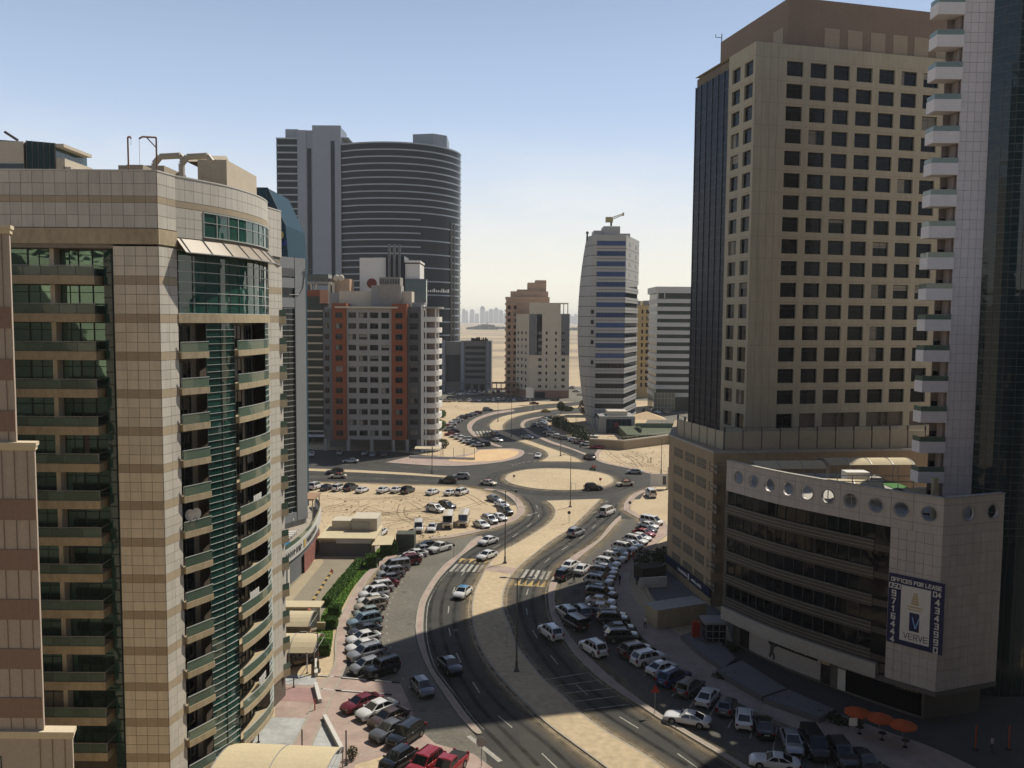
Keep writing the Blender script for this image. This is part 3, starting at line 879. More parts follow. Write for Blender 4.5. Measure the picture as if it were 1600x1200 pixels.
# ------------------------------------------------------------------ near buildings
G_GREEN = glass('green_window_glass', (0.014, 0.055, 0.043), 0.03, 0.85, 0.2, 0.35)
G_RAIL = glass('green_rail_glass', (0.105, 0.15, 0.11), 0.08, 0.7, 0.1, 0.2)
G_REFL = glass('mirror_green_glass', (0.24, 0.40, 0.31), 0.03, 0.5, 0.12, 0.35, 0.85)
G_DARK = glass('dark_window_glass', (0.005, 0.007, 0.010), 0.06, 0.2, 0.1, 0.5)
G_NAVY = glass('navy_curtain_glass', (0.006, 0.015, 0.032), 0.2, 0.07, 0.05, 0.2)
G_BLUE = glass('blue_black_glass', (0.003, 0.006, 0.011), 0.06, 0.12, 0.08, 0.6)
G_TEAL = glass('teal_curtain_glass', (0.004, 0.022, 0.028), 0.05, 0.45, 0.2, 0.2)
M_TILE = mat('beige_stone_tile', (0.62, 0.55, 0.42), 0.6, 0.10, 0.9, 3, 0.35, rnd=0.5, stretch=(1, 1, 0.12))
M_TILEG = mat('grey_stone_tile', (0.50, 0.465, 0.40), 0.55, 0.12, 0.9, 3, 0.4, rnd=0.5, stretch=(1, 1, 0.12))
M_BAND = mat('brown_stone_band', (0.38, 0.31, 0.215), 0.65, 0.09, 0.5, 3, 0.3, rnd=0.4)
M_JOINT = mat('stone_joint', (0.24, 0.21, 0.165), 0.9, 0.15)
M_PLASTER = mat('beige_plaster', (0.50, 0.43, 0.33), 0.9, 0.12, 0.3, 3)
M_FASCIA = mat('tan_fascia', (0.40, 0.325, 0.21), 0.75, 0.2, 0.8, 3, stretch=(1, 1, 0.4))
M_INNER = mat('balcony_interior', (0.14, 0.115, 0.09), 0.9, 0.2)
M_ALU = mat('pale_aluminium', (0.42, 0.45, 0.42), 0.4, 0.08, 1, 5, 0.5, metal=0.2)
M_FRAME = mat('dark_green_frame', (0.035, 0.05, 0.045), 0.5, 0.1, 1, 5, 0.4)

def build_left_tower():
    bx, by = -27.9, 68.0
    B = (bx, by)
    T = thing('apartment_tower', 'beige tiled apartment tower with brown bands, green glass balconies and a curved glazed side', 'apartment tower', (bx, by, 0))
    zb = lambda k: 44.9 - 3.0 * k            # middle of the band at each floor
    zr = 53.35
    F = Face((bx - 24, by), (bx, by), B)     # front, u = 24 at the corner
    arc = [(-27.4, 70.4), (-26.25, 72.6), (-24.95, 75.6), (-24.2, 79.2), (-24.0, 82.6), (-24.4, 86.0), (-25.5, 89.0)]
    R0 = Face((bx, by), (-27.4, 70.4), B)
    A = Curve(arc, B, 5, 0.6)
    E = Face((-25.5, 89.0), (-24.9, 92.9), B)
    # structural core behind everything
    ch = cr(arc, 4)
    core = MB()
    pts = [(-51.9, 69.9), (-30.4, 69.9), (-30.4, 68.05), (bx - .05, 68.05), (-27.5, 70.4)] + [(p.x - 0.15 - 1.3, p.y + 0.1) for p in ch[1:-1]] + [(-25.6, 89), (-25.0, 92.9), (-52, 93)]
    core.prism([(x - bx, y - by) for x, y in pts], 0, 47.6)
    obj('core_wall', core, M_INNER, T)
    top = MB()
    pts = [(-51.9, 68.05), (bx - .05, 68.05), (-27.5, 70.3)] + [(p.x - 0.06, p.y) for p in ch] + [(-25.0, 92.9), (-52, 93)]
    top.prism([(x - bx, y - by) for x, y in pts], 47.4, zr - 0.5, bottom=True)
    obj('attic_wall', top, M_JOINT, T)
    cop = MB()
    fbox(cop, F, 0, 24, -0.08, 0.3, zr, zr + 0.12)
    fbox(cop, R0, 0, R0.L, -0.08, 0.3, zr, zr + 0.12)
    fbox(cop, A, 0, A.L, -0.08, 0.3, zr, zr + 0.12)
    fbox(cop, E, 0, E.L, -0.08, 0.3, zr, zr + 0.12)
    for f in (F, R0, A, E):
        fbox(cop, f, 0.02, f.L - 0.02, 0.05, 0.25, zr - 0.6, zr)
    obj('parapet_coping', cop, M_CONCL, T)
    # corner column, four tiles wide, three rows and a band to each floor
    col = MB()
    col.box(-3.55, -0.05, 0.05, 2.0, 0, 47.7)
    obj('corner_column', col, M_JOINT, T)
    def band(f, u0, u1, w, z, h, m=M_BAND, name='band_tile'):
        n = max(1, round((u1 - u0) / w)); ww = (u1 - u0) / n
        tiles(T, f, u0, z, n, 1, ww, h, m, name, 0.02)
    for k in range(-1, 14):
        z0 = zb(k)
        if k >= 0:
            band(F, 24 - 3.55, 24, 0.89, z0 - 0.34, 0.68)
            band(R0, 0, R0.L, 1.2, z0 - 0.34, 0.68)
        lo, n = z0 - 0.34 - 2.32, 3
        tiles(T, F, 24 - 3.55, lo, 4, n, 3.55 / 4, 2.32 / 3, M_TILE, 'tile', 0.03)
        tiles(T, R0, 0, lo, 2, n, R0.L / 2, 2.32 / 3, M_TILEG, 'tile', 0.03)
    # attic: two rows, brown band, two rows, projecting brown fascia
    for f, n in ((F, 16), (R0, 2)):
        L = f.L
        w = 0.885 if f is F else L / 2
        u0 = 24 - n * w if f is F else 0
        tiles(T, f, u0, 51.45, n, 2, w, 0.95, M_TILEG, 'tile', 0.03)
        tiles(T, f, u0, 50.92, n, 1, w, 0.53, M_BAND, 'band_tile', 0.02)
        tiles(T, f, u0, 48.98, n, 2, w, 0.97, M_TILEG, 'tile', 0.03, skip=lambda u, z: f is F and 10.6 < u < 11.6 and z > 49.5)
    fa = MB()
    fbox(fa, F, 0, 24.12, -0.12, 0.3, 47.72, 48.92)
    fbox(fa, R0, 0.1, R0.L, -0.1, 0.3, 47.72, 48.92)
    obj('fascia', fa, M_FASCIA, T)
    vent = MB(); fbox(vent, F, 10.65, 11.5, -0.03, 0.1, 49.6, 50.6)
    for q in range(6):
        fbox(vent, F, 10.7, 11.45, -0.06, -0.02, 49.65 + q * .16, 49.72 + q * .16)
    obj('vent_louvre', vent, M_DKMET, T)
    sp = MB()
    n = int(A.L / 0.9)
    tile_stuff(sp, A, 0, 51.45, n, 2, A.L / n, 0.95)
    tile_stuff(sp, A, 0, 48.5, 3, 3, A.L / n, 0.8)
    tile_stuff(sp, E, 0, 48.5, 4, 5, E.L / 4, 0.96)
    for k in range(0, 15):
        tile_stuff(sp, E, 0, zb(k) + 0.34, 4, 3, E.L / 4, 2.32 / 3)
    stuff('stone_cladding', sp, M_TILEG, T)
    b2 = MB(); fbox(b2, A, 0, A.L, -0.05, 0.1, 50.92, 51.42)
    obj('stone_band', b2, M_BAND, T)
    for k in range(0, 15):
        b2 = MB(); fbox(b2, E, 0, E.L, -0.05, 0.05, zb(k) - 0.34, zb(k) + 0.34)
        obj('stone_band', b2, M_BAND, T)
    # front balconies and windows, floor by floor
    gfm, gmm = dict(fm=M_FRAME, gm=G_REFL), None
    rail_mesh = tile_mesh(1.38, 0.74, G_RAIL, 0.05, 0.03)
    notch = MB()
    fquad(notch, F, 19.1, 20.45, 1.2, 0, 47.5)
    obj('recessed_glazing', notch, G_GREEN, T)
    nb = MB()
    for k in range(-1, 15):
        for q in range(3):
            fbox(nb, F, 19.1, 20.45, 1.12, 1.19, zb(k) - 0.4 + q, zb(k) - 0.33 + q)
    fbox(nb, F, 19.75, 19.81, 1.12, 1.19, 0, 47.5)
    obj('glazing_bars', nb, M_FRAME, T)
    for k in range(0, 14):
        z = zb(k)
        s = MB()
        fbox(s, F, 8, 18.9, 0.0, 2.0, z - 0.34, z + 0.34)
        obj('balcony_fascia', s, M_FASCIA, T)
        for q in range(5):
            obj('glass_panel', rail_mesh, None, T, F.p(11.9 + q * 1.38, 0.1, z + 0.34), F.ang)
        h = MB()
        fbox(h, F, 8, 18.9, 0.05, 0.12, z + 1.1, z + 1.16)
        fbox(h, F, 18.82, 18.9, 0.1, 1.9, z + 1.1, z + 1.16)
        for q in range(6):
            u = 11.9 + q * 1.38
            fbox(h, F, u - 0.03, u + 0.03, 0.13, 0.18, z + 0.34, z + 1.1)
        obj('handrail', h, M_GREYMET, T)
        z0, hh = z + 0.34, 2.3
        if k == 0:
            pass
        p = MB(); fbox(p, F, 14.95, 15.3, 0.9, 2.0, z0, z0 + hh)
        obj('balcony_pier', p, M_TILE, T)
        for u, w, d, mu in ((11.4, 1.75, 1.0, ()), (13.15, 1.8, 1.0, (0.9,)), (15.3, 1.5, 1.8, (0.75,)), (16.8, 1.15, 1.75, ()), (17.95, 1.15, 1.7, ())):
            window(T, F, u, z0, w, hh, d, mull=mu, tran=(1.72,), t=0.06, **gfm)
    k = -1
    z0 = zb(-1) - 0.34
    # curved side: top curtain wall, canopy, ribbon window
    cw = MB(); fquad(cw, A, 0.05, A.L, 0.0, 42.35, 47.5)
    obj('curtain_glazing', cw, G_GREEN, T)
    bars = MB()
    for q in range(7):
        fbox(bars, A, 0.05, A.L, -0.06, 0.0, 42.3 + q * 0.86, 42.37 + q * 0.86)
    obj('transom', bars, M_ALU, T)
    for q in range(14):
        u = 0.1 + q * (A.L - 0.2) / 13
        bars = MB(); fbox(bars, A, u - 0.03, u + 0.03, -0.05, 0.0, 42.3, 47.5)
        obj('mullion', bars, M_FRAME, T)
    a = MB()
    us = cuts(A, 0.0, A.L)
    a.strip([A.p(u, -1.15, 47.25) for u in us], [A.p(u, 0.0, 48.45) for u in us])
    a.strip([A.p(u, -1.15, 47.18) for u in us], [A.p(u, 0.0, 48.38) for u in us])
    obj('canopy', a, mat('bronze_canopy', (0.30, 0.24, 0.17), 0.4, 0.1), T)
    a = MB()
    for q in range(9):
        u = 0.4 + q * (A.L - 0.8) / 8
        a.tube(A.p(u, -1.17, 47.27), A.p(u, 0.0, 48.52), 0.05, 5)
    for u0, u1 in zip(us, us[1:]):
        a.tube(A.p(u0, -1.17, 47.24), A.p(u1, -1.17, 47.24), 0.06, 5)
    obj('canopy_frame', a, M_GREYMET, T)
    rb = MB(); fquad(rb, A, 2.9, A.L - 1.5, -0.04, 48.75, 50.8)
    obj('ribbon_window', rb, G_GREEN, T)
    rb = MB()
    fbox(rb, A, 2.8, A.L - 1.4, -0.12, 0, 50.75, 50.87); fbox(rb, A, 2.8, A.L - 1.4, -0.12, 0, 48.7, 48.8); fbox(rb, A, 2.8, A.L - 1.4, -0.1, 0, 49.95, 50.0)
    for q in range(11):
        u = 2.85 + q * (A.L - 4.4) / 10
        fbox(rb, A, u - 0.04, u + 0.04, -0.1, 0, 48.75, 50.8)
    obj('ribbon_frame', rb, M_ALU, T)
    b = MB(); fbox(b, A, 0, A.L, -0.12, 0.2, 41.55, 42.3)
    obj('curved_band', b, M_FASCIA, T)
    # curved floors
    uL, uC, uE = A.u_at(322, 40), A.u_at(366, 38), A.u_at(414, 38)
    TR, VR = MB(), MB()
    wallm = mat('balcony_wall', (0.30, 0.255, 0.20), 0.9, 0.15)
    for k in range(2, 15):
        z = zb(k)
        gl = MB(); fquad(gl, A, uL, uC, 0.02, z - 0.34, z + 2.66)
        obj('curved_glazing', gl, G_GREEN, T)
        gl = MB(); fquad(gl, A, uE, A.L, 0.02, z - 0.34, z + 2.66)
        obj('curved_glazing', gl, G_GREEN, T)
        t = TR
        for q in range(5):
            zz = z - 0.34 + q * 0.6
            fbox(t, A, uL, uC, -0.05, 0.02, zz - 0.02, zz + 0.02)
            fbox(t, A, uE, A.L, -0.05, 0.02, zz - 0.03, zz + 0.03)
        for u in (uL, (uL + uC) / 2, uC, uE, A.L - 0.05):
            fbox(VR, A, u - 0.03, u + 0.03, -0.045, 0.015, z - 0.34, z + 2.66)
        for u0, u1, d in ((0.0, uL, -0.35), (uC, uE, -0.45)):
            s = MB(); fbox(s, A, u0, u1, d, 1.3, z - 0.30, z + 0.24)
            obj('balcony_fascia', s, M_FASCIA, T)
            r = MB(); fbox(r, A, u0 + 0.05, u1 - 0.05, d + 0.05, d + 0.08, z + 0.24, z + 1.05)
            obj('glass_panel', r, G_RAIL, T)
            r = MB(); fbox(r, A, u0, u1, d + 0.02, d + 0.1, z + 1.05, z + 1.11)
            for uu in cuts(A, u0, u1)[::2]:
                fbox(r, A, max(u0, uu - 0.03), min(u1, uu + 0.03), d + 0.09, d + 0.13, z + 0.24, z + 1.05)
            obj('handrail', r, M_ALU, T)
            w = MB(); fquad(w, A, u0, u1, 1.22, z + 0.3, z + 2.66)
            obj('balcony_wall', w, wallm, T)
            for f in ((0.25, 1.6), (0.62, 1.7)) if u1 - u0 > 6 else ((0.15, 1.7),):
                ud = u0 + (u1 - u0) * f[0]
                window(T, A, ud, z + 0.34, f[1], 2.05, 1.05, 'balcony_door', mull=(f[1] / 2,), t=0.06, fm=M_FRAME, gm=G_DARK)
    stuff('transoms', TR, M_ALU, T)
    stuff('mullions', VR, M_FRAME, T)
    # triangular corner balconies at the far end
    for k in range(1, 15):
        z = zb(k)
        q = MB(); P = [E.p(E.L - 0.9, -0.05), E.p(E.L, -0.5), E.p(E.L, 0.0)]
        q.prism([(a[0], a[1]) for a in P], z - 0.5, z + 0.3, bottom=True)
        obj('corner_balcony', q, M_FASCIA, T)
        q = MB(); P = [E.p(E.L - 0.85, -0.06), E.p(E.L - 0.03, -0.48), E.p(E.L - 0.06, -0.44)]
        q.prism([(a[0], a[1]) for a in P], z + 0.3, z + 1.0)
        obj('glass_panel', q, G_RAIL, T)
    # roof
    ph = MB(); ph.box(-0.4, 2.2, 10.0, 19.0, 52.8, 56.1)
    obj('stair_housing', ph, M_PLASTER, T)
    rf = MB()
    rf.box(-6.6, -2.6, 8, 13, 52.8, 55.2); rf.box(-5.0, -3.6, 6, 8, 52.8, 54.9)
    rf.box(-12, -7.6, 7, 11, 52.8, 54.6); rf.box(-8.6, -6.9, 5.5, 7, 52.8, 54.3)
    obj('plant_box', rf, mat('roof_plant', (0.36, 0.31, 0.24), 0.9, 0.2), T)
    d = MB()
    for x in (-2.6, -0.3):
        d.pipe([(x, 6, 52.8), (x, 6, 55.0), (x + 0.5, 6, 55.6), (x + 2.2, 6, 55.7), (x + 2.6, 6, 55.2)], 0.27, 8)
    obj('air_duct', d, mat('duct_metal', (0.45, 0.40, 0.32), 0.5, 0.1), T)
    d = MB()
    for x, w in ((-2.7, 0.25), (-0.45, -1.35)):
        d.pipe([(x, 1.2, 52.8), (x, 1.2, 56.2), (x + w * 0.8, 1.2, 56.25), (x + w, 1.2, 56.1)], 0.07, 6)
        d.tube((x + w, 1.2, 56.1), (x + w, 1.2, 53.8 if w < -1 else 55.6), 0.015, 4)
    d.tube((-0.45, 1.2, 55.4), (-1.2, 1.2, 56.2), 0.05, 5)
    obj('davit_arm', d, mat('rusty_steel', (0.26, 0.15, 0.10), 0.7, 0.2), T)
    sk = MB(); sk.face([(-1.8, 11, 56.1), (1.2, 11, 56.1), (1.2, 13, 57.0), (-1.8, 13, 57.0)]); sk.face([(-1.8, 13, 57.0), (1.2, 13, 57.0), (1.2, 15, 56.1), (-1.8, 15, 56.1)])
    sk.face([(1.2, 11, 56.1), (1.2, 15, 56.1), (1.2, 13, 57.0)]); sk.face([(-1.8, 11, 56.1), (-1.8, 13, 57.0), (-1.8, 15, 56.1)])
    obj('skylight', sk, M_PLASTER, T)
    # household things on the balconies
    for px_, k, dx in ((296, 7, 0.0), (306, 7, 1.1)):
        u = A.u_at(px_, zb(k))
        dsh = MB()
        n = 14
        c = A.p(max(0.3, u), -0.1, zb(k) + 1.55)
        ring = [(c[0] + 0.42 * math.cos(6.283 * i / n), c[1] + 0.1 * math.sin(6.283 * i / n), c[2] + 0.48 * math.sin(6.283 * i / n)) for i in range(n)]
        dsh.face(ring)
        for i in range(n):
            dsh.face([ring[i], ring[(i + 1) % n], (c[0], c[1] + 0.16, c[2])])
        dsh.tube((c[0], c[1] + 0.1, c[2]), (c[0], c[1] + 0.3, zb(k) + 0.3), 0.04, 5)
        dsh.tube((c[0], c[1], c[2]), (c[0] + 0.1, c[1] - 0.5, c[2] + 0.1), 0.02, 4)
        tag(obj('satellite_dish', dsh, M_WHITE, None, (bx, by, 0)), ('left' if px_ < 300 else 'right') + ' one of two white satellite dishes on a tower balcony', 'satellite dish', 'satellite dishes on a tower balcony')
    for k, f, lab in ((7, 0.5, 'upper'), (10, 0.35, 'middle'), (13, 0.6, 'lowest')):
        u = uC + (uE - uC) * f; z = zb(k) + 0.32
        q = MB(); rr = random.Random(k)
        for i in range(5):
            a = u + i * 0.42
            fbox(q, A, a, a + 0.34, 0.12, 0.15, z + 0.55 - rr.uniform(0.1, 0.4), z + 1.05)
        tag(obj('laundry', q, M_WHITE, None, (bx, by, 0)), f'{lab} of three lines of white laundry on the curved balconies', 'laundry', 'laundry on the curved balconies')
    return T
build_left_tower()

def build_near_left():
    B = (-29.1, 50.0)
    T = thing('stone_tower', 'stepped pinkish stone building with brown bands, close by at the left edge', 'building', (B[0], B[1], 0))
    m1 = mat('pinkish_stone', (0.41, 0.345, 0.285), 0.8, 0.10, 0.4, 5, 0.25, 0.15)
    m2 = mat('maroon_stone_band', (0.25, 0.165, 0.125), 0.8, 0.10, 0.4, 5, 0.25, 0.15)
    mc = mat('cream_cornice', (0.60, 0.51, 0.36), 0.8, 0.08)
    tiers = [(-29.1, 34.5, 47.1), (-28.05, 17.0, 34.5), (-26.35, 0.0, 17.0)]
    for i, (xr, z0, z1) in enumerate(tiers):
        poly = [(-60, 50 - i * .02), (xr, 50 - i * .02), (xr - 0.22, 50.5), (xr - 5, 50.55), (-43, 66), (-60, 66)]
        w = MB(); w.prism([(x - B[0], y - B[1]) for x, y in poly], z0, z1)
        obj('wall', w, m1, T)
        c = MB()
        for e, a, b in ((0.22, z1 - 0.1, z1 + 0.12), (0.12, z1 - 0.35, z1 - 0.1)):
            c.prism([(-60 - B[0], -e - i * .02), (xr + e - B[0], -e - i * .02), (xr + e - 0.26 - B[0], 0.58), (xr - 5 - B[0], 0.6), (-60 - B[0], 0.6)], a, b, bottom=True)
        obj('cornice', c, mc, T)
        z = z1 - 5.2 if i == 0 else z1 - 3.9 + 0.75 * (i == 2)
        while z > z0 + 0.8:
            b = MB(); b.box(-60 - B[0], xr - B[0] + 0.0, -0.06 - i * .02, 0.0 - i * .02, z - 0.62, z + 0.62)
            obj('stone_band', b, m2, T)
            z -= 3.02
    F = Face((-60, 50), (-29.1, 50), B)
    zz = [28.0, 25.0, 22.0, 19.4, 13.5]
    for z in zz:
        window(T, F, 29.05 - 60 + 29.1 + 29.1 if False else 28.25, z, 1.1, 2.0, -0.08, t=0.06, fm=M_FRAME, gm=G_DARK)
    # vertical stone joints
    for i, (xr, z0, z1) in enumerate(tiers):
        j = MB()
        for q in range(3):
            x = xr - B[0] - 0.75 * (q + 1) + 0.3
            j.box(x, x + 0.012, -0.064 - i * .02, -0.0, z0 + 0.2, z1 - 0.4)
        obj('stone_joint', j, mat('pale_stone_joint', (0.30, 0.235, 0.185), 0.9), T)
build_near_left()

M_GOLD = mat('sandy_cladding', (0.355, 0.318, 0.235), 0.7, 0.13, 0.8, 3, 0.3, stretch=(1, 1, 0.10))
M_BROWN = mat('brown_cladding', (0.19, 0.14, 0.105), 0.75, 0.10, 0.3, 3, 0.25)
M_PODIUM = mat('pink_sandy_cladding', (0.36, 0.275, 0.18), 0.75, 0.14, 0.8, 3, 0.25, stretch=(1, 1, 0.12))
def build_gold_tower():
    a = R(14)
    O = Vector((37.0, 135.0))
    e1, e2 = Vector((math.cos(a), math.sin(a))), Vector((-math.sin(a), math.cos(a)))
    B = (O.x, O.y)
    W = lambda u, s: (O.x + e1.x * u + e2.x * s, O.y + e1.y * u + e2.y * s)
    Lc = lambda u, s: (e1.x * u + e2.x * s, e1.y * u + e2.y * s)
    T = thing('office_tower', 'tall sandy office tower with a grid of dark square windows and a brown top', 'office tower', (O.x, O.y, 0))
    zf, zt = 23.2, 84.9
    FM = Face(W(0, 0), W(40, 0), B)
    FL = Face(W(0, 8.4), W(0, 0), B)         # narrow side, u = 8.4 at the corner
    core = MB(); core.prism([Lc(0.45, 0.45), Lc(39.6, 0.45), Lc(39.6, 20.9), Lc(0.45, 20.9)], 0, zt - 0.3)
    obj('core_wall', core, M_INNER, T)
    rows = [81.3 - 3.42 * k for k in range(16)]
    us, hc = grid_cuts(5.43, 2.9, 4.13, 8, 0, 40)
    zs = [zf]
    holes = set()
    cz = 25.0
    zs += [cz, cz + 2.35]
    for i in range(16):
        r = rows[15 - i]
        zs += [r - 1.13, r + 1.13]
    zs += [zt]
    nr = 17
    for c in hc:
        for r in range(nr):
            if r == 0 and c > 1:
                continue
            holes.add((c, 1 + 2 * r))
    # wide openings of the terrace storey
    for c in range(3, 16):
        if c in hc or (c % 4 == 2):
            holes.add((c, 1))
    w = MB(); fwall(w, FM, us, zs, holes, 0.45)
    usl, hl = grid_cuts(1.2, 2.6, 3.95, 2, 0, 8.4)
    hs = {(c, 1 + 2 * r) for c in hl for r in range(nr)}
    fwall(w, FL, usl, zs, hs, 0.45)
    w.face([FM.p(0, 0, zt), FM.p(40, 0, zt), FM.p(40, 20.9, zt), FM.p(0, 20.9, zt)])
    w.face([FL.p(0, 0, zt), FL.p(0, 8, zt), FL.p(0, 8, zf), FL.p(0, 0, zf)])
    obj('wall', w, M_GOLD, T)
    fm = mat('bronze_frame', (0.022, 0.024, 0.028), 0.5, 0.1)
    for c in range(8):
        for i in range(17):
            if i == 16 and c > 0:
                continue
            z = rows[i] - 1.13 if i < 16 else cz
            window(T, FM, 5.43 + 4.13 * c, z, 2.9, 2.26, 0.33, tran=(1.65,), mull=(1.45,) if (c * 7 + i * 3) % 4 == 0 else (), t=0.05, fm=fm, gm=G_BLUE)
    for c in range(2):
        for i in range(17):
            z = rows[i] - 1.13 if i < 16 else cz
            window(T, FL, 1.2 + 3.95 * c, z, 2.6, 2.26, 0.33, tran=(1.65,), t=0.05, fm=fm, gm=G_BLUE)
    # cladding joints
    j = MB()
    for i in range(16):
        for dz in (1.45,):
            fbox(j, FM, 0, 40, -0.012, 0, rows[i] + dz, rows[i] + dz + 0.03)
            fbox(j, FL, 0, 8.4, -0.012, 0, rows[i] + dz, rows[i] + dz + 0.03)
    for u in (1.3, 2.6, 3.9):
        fbox(j, FM, u, u + 0.03, -0.012, 0, zf, zt)
    obj('cladding_joints', j, mat('gold_joint', (0.20, 0.15, 0.09), 0.8), T)
    # dark glazed flank
    FG = Face(W(0.35, 21.1), W(0.35, 8.4), B)
    gm = MB(); gm.prism([Lc(0.35, 8.42), Lc(6, 8.42), Lc(6, 21.1), Lc(0.35, 21.1)], zf, 83.2)
    obj('curtain_glazing', gm, G_NAVY, T)
    mm = MB()
    for q in range(7):
        u = q * FG.L / 6
        fbox(mm, FG, max(0, u - 0.06), min(FG.L, u + 0.06), -0.12, 0, zf, 83.3)
    obj('mullion', mm, mat('navy_frame', (0.035, 0.042, 0.055), 0.4, 0.1), T)
    for k in range(35):
        mm = MB(); fbox(mm, FG, 0, FG.L, -0.05, 0, zf + 0.4 + k * 1.71, zf + 0.47 + k * 1.71)
        obj('transom', mm, MATS['navy_frame'], T)
    # brown plant storey
    ph = MB(); ph.prism([Lc(5.9, 0.8), Lc(38, 0.8), Lc(38, 23), Lc(5.9, 23)], zt, 92.2)
    ph.prism([Lc(5.9, 0.8), Lc(38, 0.8), Lc(38, 1.1), Lc(5.9, 1.1)], 92.2, 92.4)
    obj('plant_storey', ph, M_BROWN, T)
    FP = Face(W(5.9, 0.8), W(38, 0.8), B)
    lm = mat('louvre_panel', (0.30, 0.245, 0.18), 0.7, 0.06)
    for px_ in (1288, 1324, 1360, 1395, 1428, 1462):
        u = FP.u_at(px_, 86.5)
        q = MB(); fbox(q, FP, u, u + 2.7, -0.05, 0.05, 85.2, 88.2)
        for n in range(6):
            fbox(q, FP, u + 0.05, u + 2.65, -0.09, -0.05, 85.4 + n * 0.46, 85.62 + n * 0.46)
        obj('louvre_panel', q, lm, T)
    FPL = Face(W(5.9, 23), W(5.9, 0.8), B)
    q = MB(); fbox(q, FPL, FPL.L - 4.2, FPL.L - 1.3, -0.05, 0.05, 85.2, 88.2)
    obj('louvre_panel', q, lm, T)
    an = MB(); p = Lc(5.9, 22.7)
    an.tube((p[0], p[1], 91.5), (p[0], p[1], 93.6), 0.08, 6); an.tube((p[0] - 1.1, p[1], 93.0), (p[0], p[1], 92.9), 0.06, 5); an.tube((p[0] - 1.1, p[1], 93.0), (p[0] - 1.1, p[1], 93.5), 0.06, 5)
    obj('antenna', an, M_DKMET, T)
    # podium
    A_, B_, C_ = (29.5, 123.8), (26.4, 142.5), (64, 128.4)
    P = MB(); poly = [A_, C_, (72, 168), (31.2, 163), B_]
    P.prism([(x - B[0], y - B[1]) for x, y in poly], 0, zf - 0.05)
    obj('podium', P, M_PODIUM, T)
    PF = Face(B_, A_, B)
    slot = MB()
    fbox(slot, PF, 0, 2.05, -0.06, -0.03, 0, 0.62); fbox(slot, PF, 0, 2.05, -0.06, -0.03, 0.78, 1.4)
    for px_, wd in ((1052, 12.5), (1069, 14), (1087, 14), (1106, 13.5)):
        u = PF.u_at(px_, 12); u2 = PF.u_at(px_ + wd, 12)
        for k in range(7):
            z = 20.0 - 2.92 * k
            q = MB()
            for dz in (0, 0.78):
                fbox(q, PF, u, u2, -0.05, 0.02, z + dz, z + dz + 0.62)
            o = obj('louvre_slot', q, M_DKMET, T)
            q = MB()
            for dz in (0.2, 0.42, 0.98, 1.2):
                fbox(q, PF, u + 0.03, u2 - 0.03, -0.08, -0.05, z + dz, z + dz + 0.04)
            obj('louvre_blade', q, M_FASCIA, o)
    PG = Face(A_, C_, B)
    for k in range(28):                      # ridged stone corner
        z = 3.2 + k * 0.71
        q = MB()
        fbox(q, PF, PF.L - 1.0, PF.L + 0.02, -0.07, 0.0, z, z + 0.5)
        fbox(q, PG, 0.0, 2.6, -0.07, 0.0, z, z + 0.5)
        obj('corner_stone', q, M_PODIUM, T)
    q = MB(); fbox(q, PF, -0.1, PF.L + 0.1, -0.12, 0.1, zf - 0.35, zf - 0.02); fbox(q, PG, -0.1, PG.L, -0.12, 0.1, zf - 0.35, zf - 0.02)
    obj('podium_coping', q, M_CONC, T)
    # terrace parapet with posts
    pa = [at(1050, 674, 140.5), at(1158, 702, 122.9)]
    tp = MB()
    w1 = Face((27.6, 142.0), (31.3, 125.4), B); w2 = Face((31.3, 125.4), (63, 129.6), B)
    mp = mat('terrace_parapet', (0.40, 0.36, 0.27), 0.8, 0.12)
    for f, n in ((w1, 6), (w2, 11)):
        for q in range(n):
            b = MB(); fbox(b, f, q * f.L / n + 0.06, (q + 1) * f.L / n - 0.06, 0, 0.18, zf - 0.06, zf + 2.6)
            obj('parapet_panel', b, mp, T)
        b = MB()
        for q in range(n + 1):
            u = min(f.L - 0.04, q * f.L / n)
            fbox(b, f, u - 0.05, u + 0.05, -0.06, 0.22, zf - 0.06, zf + 3.3)
        fbox(b, f, 0, f.L, 0.05, 0.1, zf + 3.22, zf + 3.27)
        obj('parapet_post', b, M_DKMET, T)
    # navy fascia sign along the podium foot
    sg = MB(); fbox(sg, PF, 0, PF.L + 0.3, -0.3, -0.02, 1.45, 2.75)
    s = obj('fascia_sign', sg, mat('navy_sign', (0.012, 0.018, 0.05), 0.5, 0.1), T)
    lt = MB()
    rr = random.Random(3)
    u = 6.2
    while u < 16:
        if 10.4 < u < 11.2:
            fbox(lt, PF, 10.6, 11.1, -0.34, -0.3, 1.6, 2.6); u = 11.9; continue
        w_ = rr.uniform(0.18, 0.42)
        fbox(lt, PF, u, u + w_, -0.34, -0.3, 1.85, 1.85 + rr.choice((0.3, 0.45, 0.5)))
        if rr.random() < 0.6:
            fbox(lt, PF, u + w_, u + w_ + 0.12, -0.34, -0.3, 1.85, 2.0)
        u += w_ + 0.16
    obj('sign_lettering', lt, M_WHITE, s)
    return T
build_gold_tower()

